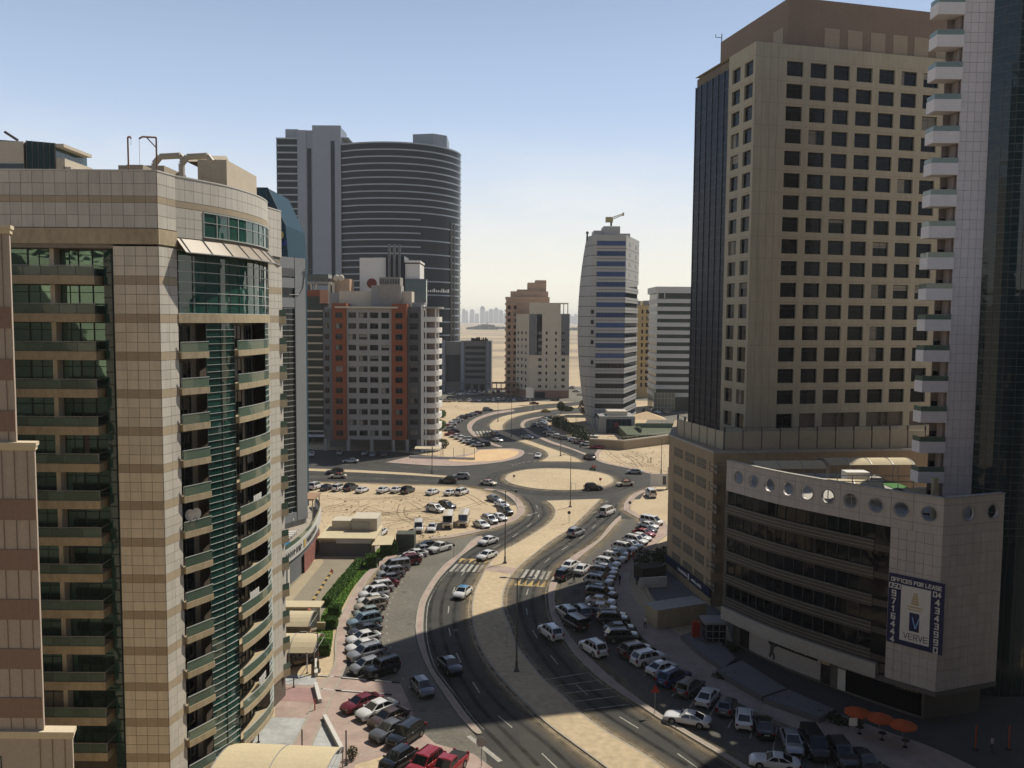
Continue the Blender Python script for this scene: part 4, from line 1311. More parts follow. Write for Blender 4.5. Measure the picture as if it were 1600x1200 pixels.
def circle_cell(mb, F, u0, u1, z0, z1, uc, zc, r, depth, n=20):
    """a wall cell with a round hole through it"""
    ring = []
    for i in range(n):
        t = 2 * math.pi * i / n
        ring.append((uc + r * math.cos(t), zc + r * math.sin(t)))
    def edge(t):                             # point on the cell's border in the same direction
        c, s = math.cos(t), math.sin(t)
        k = min((u1 - uc) / c if c > 1e-6 else ((u0 - uc) / c if c < -1e-6 else 1e9), (z1 - zc) / s if s > 1e-6 else ((z0 - zc) / s if s < -1e-6 else 1e9))
        return (uc + c * k, zc + s * k)
    corners = sorted((math.atan2(z - zc, u - uc) % (2 * math.pi), (u, z)) for u in (u0, u1) for z in (z0, z1))
    for i in range(n):
        t0, t1 = 2 * math.pi * i / n, 2 * math.pi * (i + 1) / n
        poly = [ring[i], edge(t0)] + [c for t, c in corners if t0 + 1e-5 < t < t1 - 1e-5] + [edge(t1), ring[(i + 1) % n]]
        for d in (0.0, depth):
            mb.face([F.p(u, d, z) for u, z in poly])
        a, b = ring[i], ring[(i + 1) % n]
        mb.face([F.p(a[0], 0, a[1]), F.p(b[0], 0, b[1]), F.p(b[0], depth, b[1]), F.p(a[0], depth, a[1])])

def stroke_text(mb, F, txt, u, z, h, d=-0.03, t=None, sp=0.28):
    """block lettering made of flat strokes: returns the end of the line"""
    S = {'0': [(0,0,0,1),(0,1,1,1),(1,1,1,0),(1,0,0,0)], '1': [(.5,0,.5,1),(.15,.75,.5,1)], '3': [(0,1,1,1),(1,1,1,0),(1,0,0,0),(.25,.5,1,.5)], '4': [(.75,0,.75,1),(.75,1,0,.35),(0,.35,1,.35)],
         '5': [(1,1,0,1),(0,1,0,.52),(0,.52,1,.52),(1,.52,1,0),(1,0,0,0)], '6': [(1,1,0,1),(0,1,0,0),(0,0,1,0),(1,0,1,.52),(1,.52,0,.52)], '7': [(0,1,1,1),(1,1,.35,0)], '9': [(1,.48,0,.48),(0,.48,0,1),(0,1,1,1),(1,1,1,0),(1,0,0,0)],
         'A': [(0,0,.5,1),(.5,1,1,0),(.2,.36,.8,.36)], 'C': [(1,1,0,1),(0,1,0,0),(0,0,1,0)], 'E': [(0,0,0,1),(0,1,1,1),(0,.5,.85,.5),(0,0,1,0)], 'F': [(0,0,0,1),(0,1,1,1),(0,.5,.85,.5)], 'I': [(.5,0,.5,1)],
         'L': [(0,1,0,0),(0,0,1,0)], 'O': [(0,0,0,1),(0,1,1,1),(1,1,1,0),(1,0,0,0)], 'R': [(0,0,0,1),(0,1,1,1),(1,1,1,.5),(1,.5,0,.5),(.4,.5,1,0)], 'S': [(1,1,0,1),(0,1,0,.5),(0,.5,1,.5),(1,.5,1,0),(1,0,0,0)], 'V': [(0,1,.5,0),(.5,0,1,1)], 'P': [(0,0,0,1),(0,1,1,1),(1,1,1,.45),(1,.45,0,.45)]}
    w, t = h * 0.62, t or h * 0.17
    for ch in txt:
        if ch == ' ':
            u += w * 0.75; continue
        ww = w * (0.45 if ch == 'I' else 1)
        for k, (a, b, c, e) in enumerate(S[ch]):
            p, q = Vector((u + a * ww, z + b * h)), Vector((u + c * ww, z + e * h))
            dd = (q - p).normalized(); nn = Vector((-dd.y, dd.x)) * t / 2
            p, q = p - dd * t / 2, q + dd * t / 2
            dk = d - 0.0008 * k
            mb.face([F.p(p.x - nn.x, dk, p.y - nn.y), F.p(q.x - nn.x, dk, q.y - nn.y), F.p(q.x + nn.x, dk, q.y + nn.y), F.p(p.x + nn.x, dk, p.y + nn.y)])
        u += ww + w * sp + t * 0.5
    return u

M_CTILE = mat('pale_panel', (0.47, 0.43, 0.40), 0.55, 0.12, 0.9, 3, 0.4, rnd=0.35, stretch=(1, 1, 0.15))
def build_curved_office():
    B = (44.0, 86.0)
    T = thing('curved_office_block', 'curved low office block with round portholes along its parapet and a lease banner', 'office building', (B[0], B[1], 0))
    pts = [(27.6, 108.8), (31.6, 101.0), (36.3, 94.5), (40.1, 90.0), (44.0, 86.0)]
    A = Curve(pts, B, 6, 0.75)
    Rf = Face((44.0, 86.0), (51.8, 88.9), B)
    zt, zp, z1, z0 = 24.2, 20.4, 5.3, 4.0
    uT = A.u_at(1387, 12)
    ch = cr(pts, 6)
    inner = [(A.p(u, 0.55)[0], A.p(u, 0.55)[1]) for u in cuts(A, 0.3, A.L - 0.3)]
    core = MB(); poly = inner + [(Rf.p(Rf.L - .2, 0.6)[0], Rf.p(Rf.L - .2, 0.6)[1]), (52 - B[0], 122 - B[1]), (31 - B[0], 122.5 - B[1])]
    core.prism(poly, z0 + 0.1, zp - 0.1, bottom=True)
    obj('core_wall', core, M_INNER, T)
    gr = MB(); poly = [(A.p(u, 1.6)[0], A.p(u, 1.6)[1]) for u in cuts(A, 0.3, A.L - 1.6)] + [(Rf.p(Rf.L - .2, 1.6)[0], Rf.p(Rf.L - .2, 1.6)[1]), (52 - B[0], 122 - B[1]), (31 - B[0], 122.5 - B[1])]
    gr.prism(poly, 0, z0 + 0.1)
    obj('ground_storey', gr, mat('shop_wall', (0.13, 0.12, 0.11), 0.8, 0.15), T)
    # parapet screen with portholes
    pw = MB()
    zc, r = 22.45, 0.78
    cs = [A.u_at(p, zc) for p in (1154, 1177, 1202, 1231, 1261, 1293.6, 1328.5, 1368.5, 1408, 1452)]
    edges = [0.0] + [(a + b) / 2 for a, b in zip(cs, cs[1:])] + [A.L]
    # round holes are cut in a square cell; the wall between the cells is plain
    last = 0.0
    for u in cs:
        fbox(pw, A, last, u - 1.0, 0, 0.35, zp, zt)
        circle_cell(pw, A, u - 1.0, u + 1.0, zc - 1.0, zc + 1.0, u, zc, r, 0.35)
        fbox(pw, A, u - 1.0, u + 1.0, 0, 0.35, zp, zc - 1.0); fbox(pw, A, u - 1.0, u + 1.0, 0, 0.35, zc + 1.0, zt)
        last = u + 1.0
    fbox(pw, A, last, A.L, 0, 0.35, zp, zt)
    cr_ = [Rf.u_at(1514, zc), Rf.u_at(1552, zc)]
    last = 0.0
    for u in cr_:
        fbox(pw, Rf, last, u - 1.0, 0, 0.35, zp, zt)
        circle_cell(pw, Rf, u - 1.0, u + 1.0, zc - 1.0, zc + 1.0, u, zc, r, 0.35)
        fbox(pw, Rf, u - 1.0, u + 1.0, 0, 0.35, zp, zc - 1.0); fbox(pw, Rf, u - 1.0, u + 1.0, 0, 0.35, zc + 1.0, zt)
        last = u + 1.0
    fbox(pw, Rf, last, Rf.L, 0, 0.35, zp, zt)
    obj('parapet_screen', pw, M_CTILE, T)
    for i, u in enumerate(cs + cr_):
        f = A if i < len(cs) else Rf
        g = MB()
        for q in range(20):
            t0, t1 = 2 * math.pi * q / 20, 2 * math.pi * (q + 1) / 20
            a_, b_ = r - 0.02, r + 0.09
            g.hexa([f.p(u + a_ * math.cos(t0), -0.05, zc + a_ * math.sin(t0)), f.p(u + b_ * math.cos(t0), -0.05, zc + b_ * math.sin(t0)), f.p(u + b_ * math.cos(t1), -0.05, zc + b_ * math.sin(t1)), f.p(u + a_ * math.cos(t1), -0.05, zc + a_ * math.sin(t1))],
                   [f.p(u + a_ * math.cos(t0), 0.03, zc + a_ * math.sin(t0)), f.p(u + b_ * math.cos(t0), 0.03, zc + b_ * math.sin(t0)), f.p(u + b_ * math.cos(t1), 0.03, zc + b_ * math.sin(t1)), f.p(u + a_ * math.cos(t1), 0.03, zc + a_ * math.sin(t1))])
        obj('porthole', g, M_GREYMET, T)
    cop = MB(); fbox(cop, A, 0, A.L, -0.1, 0.45, zt, zt + 0.15); fbox(cop, Rf, 0, Rf.L, -0.1, 0.45, zt, zt + 0.15)
    obj('parapet_coping', cop, M_CONC, T)
    # parapet panel joints (thin recessed lines read as panels) -> panels proud of the screen
    pj = MB()
    for u in [x * 1.15 for x in range(1, int(A.L / 1.15) + 1)]:
        if all(abs(u - c) > 1.0 for c in cs):
            fbox(pj, A, u - 0.015, u + 0.015, -0.012, 0, zp, zt)
    for z in (21.3, 23.5):
        fbox(pj, A, 0, A.L, -0.012, 0, z, z + 0.03); fbox(pj, Rf, 0, Rf.L, -0.012, 0, z, z + 0.03)
    obj('panel_joint', pj, mat('pale_joint', (0.17, 0.155, 0.145), 0.8), T)
    # tiled corner
    bk = MB(); fbox(bk, A, uT, A.L, 0.02, 0.6, z0, zp); fbox(bk, Rf, 0, Rf.L, 0.02, 0.6, z0, zp)
    obj('corner_wall', bk, MATS['pale_joint'], T)
    nu = 6; nz = 15
    hu, hz = (A.L - uT) / nu, (zp - z0) / nz
    tiles(T, A, uT, z0, nu, nz, hu, hz, M_CTILE, 'tile', 0.03)
    tiles(T, Rf, 0, z0, 8, nz, Rf.L / 8, hz, M_CTILE, 'tile', 0.03)
    # glazed storeys and louvred spandrels
    fh = (zp - z1) / 5
    ms = mat('bronze_spandrel', (0.062, 0.054, 0.044), 0.45, 0.1, 0.5, 4, 0.4)
    g = MB(); fquad(g, A, uT - 1.7, uT - 0.02, 0.15, z1, zp)
    obj('stair_glazing', g, G_DARK, T)
    for k in range(5):
        z = z1 + k * fh
        s = MB(); fbox(s, A, 0, uT - 1.7, 0.0, 0.5, z, z + 1.28)
        fbox(s, A, uT - 1.75, uT - 0.02, 0.05, 0.3, z + 0.2, z + 0.9)
        obj('spandrel', s, ms, T)
        ln = MB()
        for q in (0.35, 0.75, 1.2):
            fbox(ln, A, 0, uT - 1.72, -0.06, 0.0, z + q, z + q + 0.045)
        obj('shading_rail', ln, M_GREYMET, T)
        g = MB(); fquad(g, A, 0, uT - 1.7, 0.3, z + 1.28, z + fh)
        obj('strip_window', g, G_DARK, T)
        for q in range(int((uT - 1.8) / 1.4)):
            u = 0.2 + q * 1.4
            m_ = MB(); fbox(m_, A, u - 0.03, u + 0.03, 0.2, 0.3, z + 1.28, z + fh)
            obj('mullion', m_, M_DKMET, T)
    st = MB(); fbox(st, A, 0, uT - 0.9, -0.35, 0.4, z0 - 0.35, z1 - 0.05)
    obj('concrete_band', st, M_CONC, T)
    st = MB(); fbox(st, A, uT - 0.9, A.L, -0.1, 1.5, z0 - 0.5, z0 - 0.02); fbox(st, Rf, 0, Rf.L, -0.1, 1.5, z0 - 0.5, z0 - 0.02)
    obj('soffit_band', st, MATS['shop_wall'], T)
    # banner
    b0, b1 = A.u_at(1389, 12), A.u_at(1476, 12)
    zb1, zb0 = 15.55, 8.1
    navy = mat('banner_navy', (0.012, 0.016, 0.075), 0.5, 0.05)
    BF = Face((A.p(b0)[0] + B[0], A.p(b0)[1] + B[1]), (A.p(b1)[0] + B[0], A.p(b1)[1] + B[1]), B)
    L = BF.L
    bn = MB(); fbox(bn, BF, 0, L, -0.28, -0.2, zb0, zb1)
    bo = obj('banner', bn, navy, T)
    c0, c1 = L * 0.235, L * 0.765
    pw_ = MB(); fbox(pw_, BF, c0, c1, -0.30, -0.28, zb0 + 0.55, zb1 - 1.0)
    obj('banner_panel', pw_, M_WHITE, bo)
    tx = MB()
    e = stroke_text(MB(), BF, 'OFFICES FOR LEASE', 0, 0, 0.5, t=0.11)
    hh = 0.5 * (L * 0.9) / e
    stroke_text(tx, BF, 'OFFICES FOR LEASE', L * 0.05, zb1 - 0.75, hh, -0.31, t=hh * 0.24)
    stroke_text(tx, BF, '050', 0.09, zb1 - 1.5, 0.48, -0.31, t=0.1, sp=0.2)
    for q, cch in enumerate('9716444'):
        stroke_text(tx, BF, cch, L * 0.075, zb1 - 2.35 - q * 0.83, 0.55, -0.31, t=0.13)
    stroke_text(tx, BF, '04', c1 + 0.25, zb1 - 1.5, 0.48, -0.31, t=0.1, sp=0.2)
    for q, cch in enumerate('4343990'):
        stroke_text(tx, BF, cch, c1 + L * 0.09, zb1 - 2.35 - q * 0.83, 0.55, -0.31, t=0.13)
    obj('banner_lettering', tx, M_WHITE, bo)
    nv = MB(); mid = (c0 + c1) / 2
    fbox(nv, BF, mid - 0.55, mid + 0.45, -0.315, -0.30, zb0 + 1.75, zb0 + 3.7)
    stroke_text(nv, BF, 'VERVE', mid - 1.05, zb0 + 0.85, 0.58, -0.31, t=0.07, sp=0.3)
    obj('banner_emblem', nv, navy, bo)
    vv = MB(); stroke_text(vv, BF, 'V', mid - 0.25, zb0 + 2.1, 1.1, -0.325, t=0.1)
    obj('banner_emblem', vv, mat('pale_blue_print', (0.25, 0.45, 0.75), 0.5, 0.05), bo)
    gd = MB()
    for q in range(5):
        fbox(gd, BF, mid - 0.42 + q * 0.05, mid + 0.35 - q * 0.04, -0.315, -0.30, zb0 + 4.6 + q * 0.26, zb0 + 4.78 + q * 0.26)
    fbox(gd, BF, mid - 0.75, mid + 0.75, -0.315, -0.30, zb0 + 4.25, zb0 + 4.38); fbox(gd, BF, mid - 0.75, mid + 0.7, -0.315, -0.30, zb0 + 4.0, zb0 + 4.1)
    obj('banner_emblem', gd, mat('gold_print', (0.50, 0.37, 0.16), 0.5, 0.05), bo)
    # shop fronts
    zz = z0 - 0.5
    G0 = Curve([(A.p(u, 1.6)[0] + B[0], A.p(u, 1.6)[1] + B[1]) for u in cuts(A, 0.3, A.L - 1.6)], B, 1, 0.8)
    def shop(px0, px1, za, zb_, m, name, d=-0.12, z=2):
        u0, u1 = sorted((G0.u_at(px0, z), G0.u_at(px1, z)))
        q = MB(); fbox(q, G0, u0, u1, d, 0.05, za, zb_)
        return obj(name, q, m, T), u0, u1
    M_SHOPW = mat('shop_panel', (0.42, 0.39, 0.37), 0.6, 0.1)
    shop(1172, 1283, 0.4, 3.5, M_SHOPW, 'shop_panel')
    o, u0, u1 = shop(1203, 1278, 2.55, 3.5, M_BLACK, 'shop_sign', -0.2)
    lt = MB(); rr = random.Random(5); u = u0 + 0.5
    while u < u1 - 0.6:
        w_ = rr.uniform(0.15, 0.4); hgt = 0.5 if u < u0 + 2.4 else 0.28
        fbox(lt, G0, u, u + 0.09, -0.24, -0.2, 2.8, 2.8 + hgt); fbox(lt, G0, u + 0.09, u + w_, -0.24, -0.2, 2.8 + hgt * rr.random() * 0.8, 2.86 + hgt * 0.8)
        u += w_ + 0.22 + (0.9 if rr.random() < 0.12 else 0)
    obj('sign_lettering', lt, M_ALU, o)
    # dark dancing figure printed on the panel
    fg = MB(); uf = G0.u_at(1207, 2)
    for a_, b_, w_ in (((0, 1.6), (0.1, 2.3), 0.3), ((0.1, 2.3), (0.15, 2.75), 0.22), ((0.0, 2.2), (-0.55, 2.6), 0.13), ((0.2, 2.2), (0.75, 2.55), 0.13), ((0, 1.6), (-0.3, 0.8), 0.2), ((0.05, 1.6), (0.5, 1.0), 0.2), ((0.5, 1.0), (0.25, 0.6), 0.14), ((-0.55, 2.6), (-0.3, 2.95), 0.1)):
        p, q = Vector(a_), Vector(b_); dd = (q - p).normalized(); nn = Vector((-dd.y, dd.x)) * w_
        fg.face([G0.p(uf + p.x - nn.x, -0.13, p.y - nn.y), G0.p(uf + q.x - nn.x, -0.13, q.y - nn.y), G0.p(uf + q.x + nn.x, -0.13, q.y + nn.y), G0.p(uf + p.x + nn.x, -0.13, p.y + nn.y)])
    obj('printed_figure', fg, M_DKMET, T)
    shop(1157, 1170, 0.4, 3.5, M_BLACK, 'shop_pier'); shop(1284, 1297, 0.2, 3.4, M_BLACK, 'shop_pier')
    shop(1157, 1169, 3.0, 3.6, mat('orange_sign', (0.35, 0.07, 0.02), 0.5, 0.1), 'shop_sign', -0.16)
    shop(1284, 1297, 2.5, 3.0, M_FASCIA, 'shop_sign', -0.16)
    shop(1310, 1322, 0.2, 2.6, M_WHITE, 'shop_door')
    shop(1322, 1440, 0.3, 2.7, G_DARK, 'shop_window', -0.05)
    o, u0, u1 = shop(1398, 1438, 2.6, 3.3, M_BLACK, 'shop_sign', -0.2, 3)
    lt = MB(); rr = random.Random(8); u = u0 + 0.2
    while u < u1 - 0.3:
        w_ = rr.uniform(0.12, 0.3)
        fbox(lt, G0, u, u + w_, -0.24, -0.2, 2.8, 2.8 + rr.uniform(0.15, 0.4)); u += w_ + 0.12
    obj('sign_lettering', lt, M_FASCIA, o)
    # roof deck
    rd = MB(); poly = [(A.p(u, 0.5)[0], A.p(u, 0.5)[1]) for u in cuts(A, 0.3, A.L - 0.4)] + [(Rf.p(Rf.L - .2, 0.5)[0], Rf.p(Rf.L - .2, 0.5)[1]), (52 - B[0], 121.9 - B[1]), (31 - B[0], 122.4 - B[1])]
    rd.sheet(ccw([(p[0], p[1]) for p in poly]), zp - 0.05)
    obj('roof_deck', rd, M_CONC, T)
    g = MB(); g.box(6.0, 8.3, 18, 30, zp - 0.04, zp + 0.02)
    obj('green_mat', g, mat('green_mat', (0.05, 0.16, 0.04), 0.9, 0.2), T)
    bx = MB(); bx.box(-2.6, 0.2, 18.6, 20.5, zp, zp + 3.2)
    obj('roof_kiosk', bx, M_WHITE, T)
    bx = MB(); bx.box(-2.55, -1.5, 18.45, 18.6, zp + 0.4, zp + 2.2)
    obj('roof_kiosk', bx, mat('red_panel', (0.30, 0.02, 0.02), 0.5, 0.1), T)
    bx = MB(); bx.tube((2.95, 8.0, zp), (2.95, 8.0, zp + 4.3), 0.36, 12); bx.tube((2.95, 8.0, zp + 4.3), (2.95, 8.0, zp + 4.5), 0.42, 12)
    obj('vent_stack', bx, M_FASCIA, T)
    rl = MB()
    for q in range(7):
        x = -5.5 + q * 1.8
        rl.tube((x, 14.2, zp), (x, 14.2, zp + 3.6), 0.05, 5)
    for z in (2.9, 3.6):
        rl.tube((-5.5, 14.2, zp + z), (5.3, 14.2, zp + z), 0.05, 5)
    obj('roof_railing', rl, M_GREYMET, T)
    return T
build_curved_office()

M_CANVAS = mat('cream_canvas', (0.52, 0.44, 0.29), 0.85, 0.08, 0.3, 3, 0.2)
def canopy(name, label, cx_, cy_, z, w, d, sag, n=3, rot=0.0, posts=2.4, group=None, m=None):
    """vaulted shade canopy on posts: w along its length, d across the vault"""
    T = thing(name, label, 'shade canopy', (cx_, cy_, z), rot, group)
    c = MB(); k = 8
    for s in (0, -0.05):
        for i in range(k):
            y0, y1 = -d / 2 + d * i / k, -d / 2 + d * (i + 1) / k
            h0, h1 = (sag * (1 - (2 * i / k - 1) ** 2) + posts + s), (sag * (1 - (2 * (i + 1) / k - 1) ** 2) + posts + s)
            c.face([(-w / 2, y0, h0), (w / 2, y0, h0), (w / 2, y1, h1), (-w / 2, y1, h1)])
    obj('canvas', c, m or M_CANVAS, T, smooth=True)
    for q in range(n + 1):
        f = MB()
        x = -w / 2 + w * q / n
        pts = [(x, -d / 2 + d * i / 8, sag * (1 - (2 * i / 8 - 1) ** 2) + posts + 0.03) for i in range(9)]
        f.pipe(pts, 0.05, 5)
        f.tube((x, d / 2, posts), (x, -d / 2, posts), 0.04, 5)
        obj('frame_arch', f, M_GREYMET, T)
    for q in range(n + 1):
        x = -w / 2 + w * q / n
        for y in (-d / 2, d / 2):
            p = MB(); p.tube((x, y, 0), (x, y, posts + 0.02), 0.06, 6)
            obj('post', p, M_GREYMET, T)
    return T
canopy('shade_canopy', 'long cream canopy on the office roof behind the first portholes', 37.2, 114.8, 20.4, 9.5, 4.0, 0.7, 3, R(4), 2.2, 'canopies on the office roof')
canopy('shade_canopy', 'flat cream canopy on the office roof near the balcony tower', 49.0, 117.8, 20.4, 12.0, 4.2, 0.6, 4, R(4), 2.3, 'canopies on the office roof')
canopy('shade_canopy', 'arched cream canopy on the office roof in front of the red kiosk', 41.4, 103.0, 20.4, 6.5, 4.4, 0.9, 2, R(-8), 1.7, 'canopies on the office roof')
canopy('shade_canopy', 'small low canopy on the office roof beside the tan vent stack', 48.3, 99.5, 20.4, 5.5, 4.6, 0.8, 2, R(10), 1.5, 'canopies on the office roof')

def build_right_tower():
    B = (48.85, 96.0)
    T = thing('balcony_tower', 'tall pinkish tiled tower with white balconies stacked up its left edge and dark curved glass', 'apartment tower', (B[0], B[1], 0))
    H_ = 88.0
    mt = mat('mauve_tile', (0.60, 0.56, 0.56), 0.6, 0.07, 0.5, 3, 0.35, rnd=0.35)
    mf = mat('balcony_tile', (0.70, 0.66, 0.65), 0.6, 0.07, 0.5, 3, 0.35)
    body = MB(); body.prism([(0.05, 0.05), (3.3, 0.05), (20, 0.6), (20, 22), (9.5, 22), (-1.05, 1.6), (0.05, 1.6)], 0, H_)
    obj('core_wall', body, mat('tower_inner_wall', (0.28, 0.23, 0.21), 0.85, 0.1), T)
    F = Face((48.85, 96.0), (52.1, 96.0), B)
    w = 3.25 / 4
    tiles(T, F, 0, 20.6, 4, 63, w, 1.06, mt, 'tile', 0.03)
    lo = MB(); fbox(lo, F, 0, 3.25, -0.03, 0.04, 0, 20.6)
    obj('lower_wall', lo, mt, T)
    C = Curve([(52.1, 96.0), (53.1, 94.9), (54.4, 94.2), (56.5, 94.0), (59, 94.4), (64, 96.4)], B, 5, 0.7)
    g = MB(); fquad(g, C, 0, C.L, 0, 0, H_)
    obj('curtain_glazing', g, G_TEAL, T)
    ts = mat('teal_transom', (0.10, 0.13, 0.135), 0.4, 0.1, 1, 5, 0.5)
    k, z = 0, 18.4
    while z < 84:
        t = MB(); fbox(t, C, 0, C.L, -0.05, 0.0, z, z + 0.05)
        obj('transom', t, ts, T)
        z += 0.86; k += 1
    for q in range(int(C.L / 1.3)):
        t = MB(); fbox(t, C, q * 1.3, q * 1.3 + 0.05, -0.035, 0.0, 0, H_)
        obj('mullion', t, MATS['dark_metal'], T)
    # balconies: heights read off the fascia tops
    zc = [at(1452, y, 96).z for y in (932 - 177, 749 - 55, 648, 601, 553.5, 507, 459.5, 412, 363, 314, 264, 215, 166, 115, 66, 17)]
    z_lo, z_hi = at(1450, 740, 96).z, at(1480, 17, 96).z
    n = 16
    pit = 3.43
    z = at(1480, 10, 96).z
    zs = []
    while z > 18:
        zs.append(z); z -= pit
    for z in zs:
        f = MB()
        f.box(-2.95, 0.0, -0.25, -0.07, z - 0.9, z + 0.38); f.box(-2.95, -2.77, -0.07, 1.6, z - 0.9, z + 0.38); f.box(-2.77, 0.0, -0.07, 1.6, z - 0.9, z - 0.72)
        obj('balcony_fascia', f, mf, T)
        r = MB(); r.box(-2.9, -0.02, -0.2, -0.17, z + 0.38, z + 0.92); r.box(-2.9, -2.87, -0.17, 1.6, z + 0.38, z + 0.92)
        obj('glass_panel', r, G_RAIL, T)
        r = MB(); r.box(-2.92, 0, -0.22, -0.15, z + 0.92, z + 0.96)
        obj('handrail', r, M_GREYMET, T)
        d = MB(); d.box(-0.95, -0.3, 1.5, 1.58, z - 0.72, z + 1.4); 
        obj('balcony_door', d, G_DARK, T)
        d = MB(); d.box(-0.25, 0.0, 0.3, 1.58, z + 0.4, z + 2.5)
        obj('side_wall', d, MATS['tower_inner_wall'], T)
    return T
build_right_tower()
# ------------------------------------------------------------------ mid-distance and far buildings
M_SILVER = mat('silver_cladding', (0.185, 0.22, 0.275), 0.5, 0.06, 0.2, 2, 0.35)
M_STEEL = mat('dark_steel_glass', (0.004, 0.013, 0.024), 0.3, 0.15, 0.2, 1, 0.12)
M_ORANGE = mat('orange_render', (0.215, 0.066, 0.030), 0.85, 0.09, 0.3, 2)
M_GREYR = mat('grey_render', (0.27, 0.265, 0.255), 0.85, 0.08, 0.3, 2)
M_DGREY = mat('dark_grey_render', (0.13, 0.135, 0.14), 0.8, 0.1, 0.3, 2)
M_WHITER = mat('white_render', (0.62, 0.60, 0.56), 0.85, 0.07, 0.3, 2)
M_CREAM = mat('cream_render', (0.50, 0.445, 0.355), 0.85, 0.08, 0.3, 2)
M_PEACH = mat('peach_render', (0.40, 0.27, 0.185), 0.85, 0.1, 0.3, 2)
M_YELLOW = mat('yellow_render', (0.48, 0.345, 0.17), 0.85, 0.08, 0.3, 2)
M_RBRICK = mat('red_brick', (0.27, 0.15, 0.105), 0.9, 0.12, 0.5, 3)
M_WFRAME = mat('pale_window_frame', (0.45, 0.44, 0.42), 0.6, 0.08)

def local(poly, B):
    return [(p[0] - B[0], p[1] - B[1]) for p in poly]

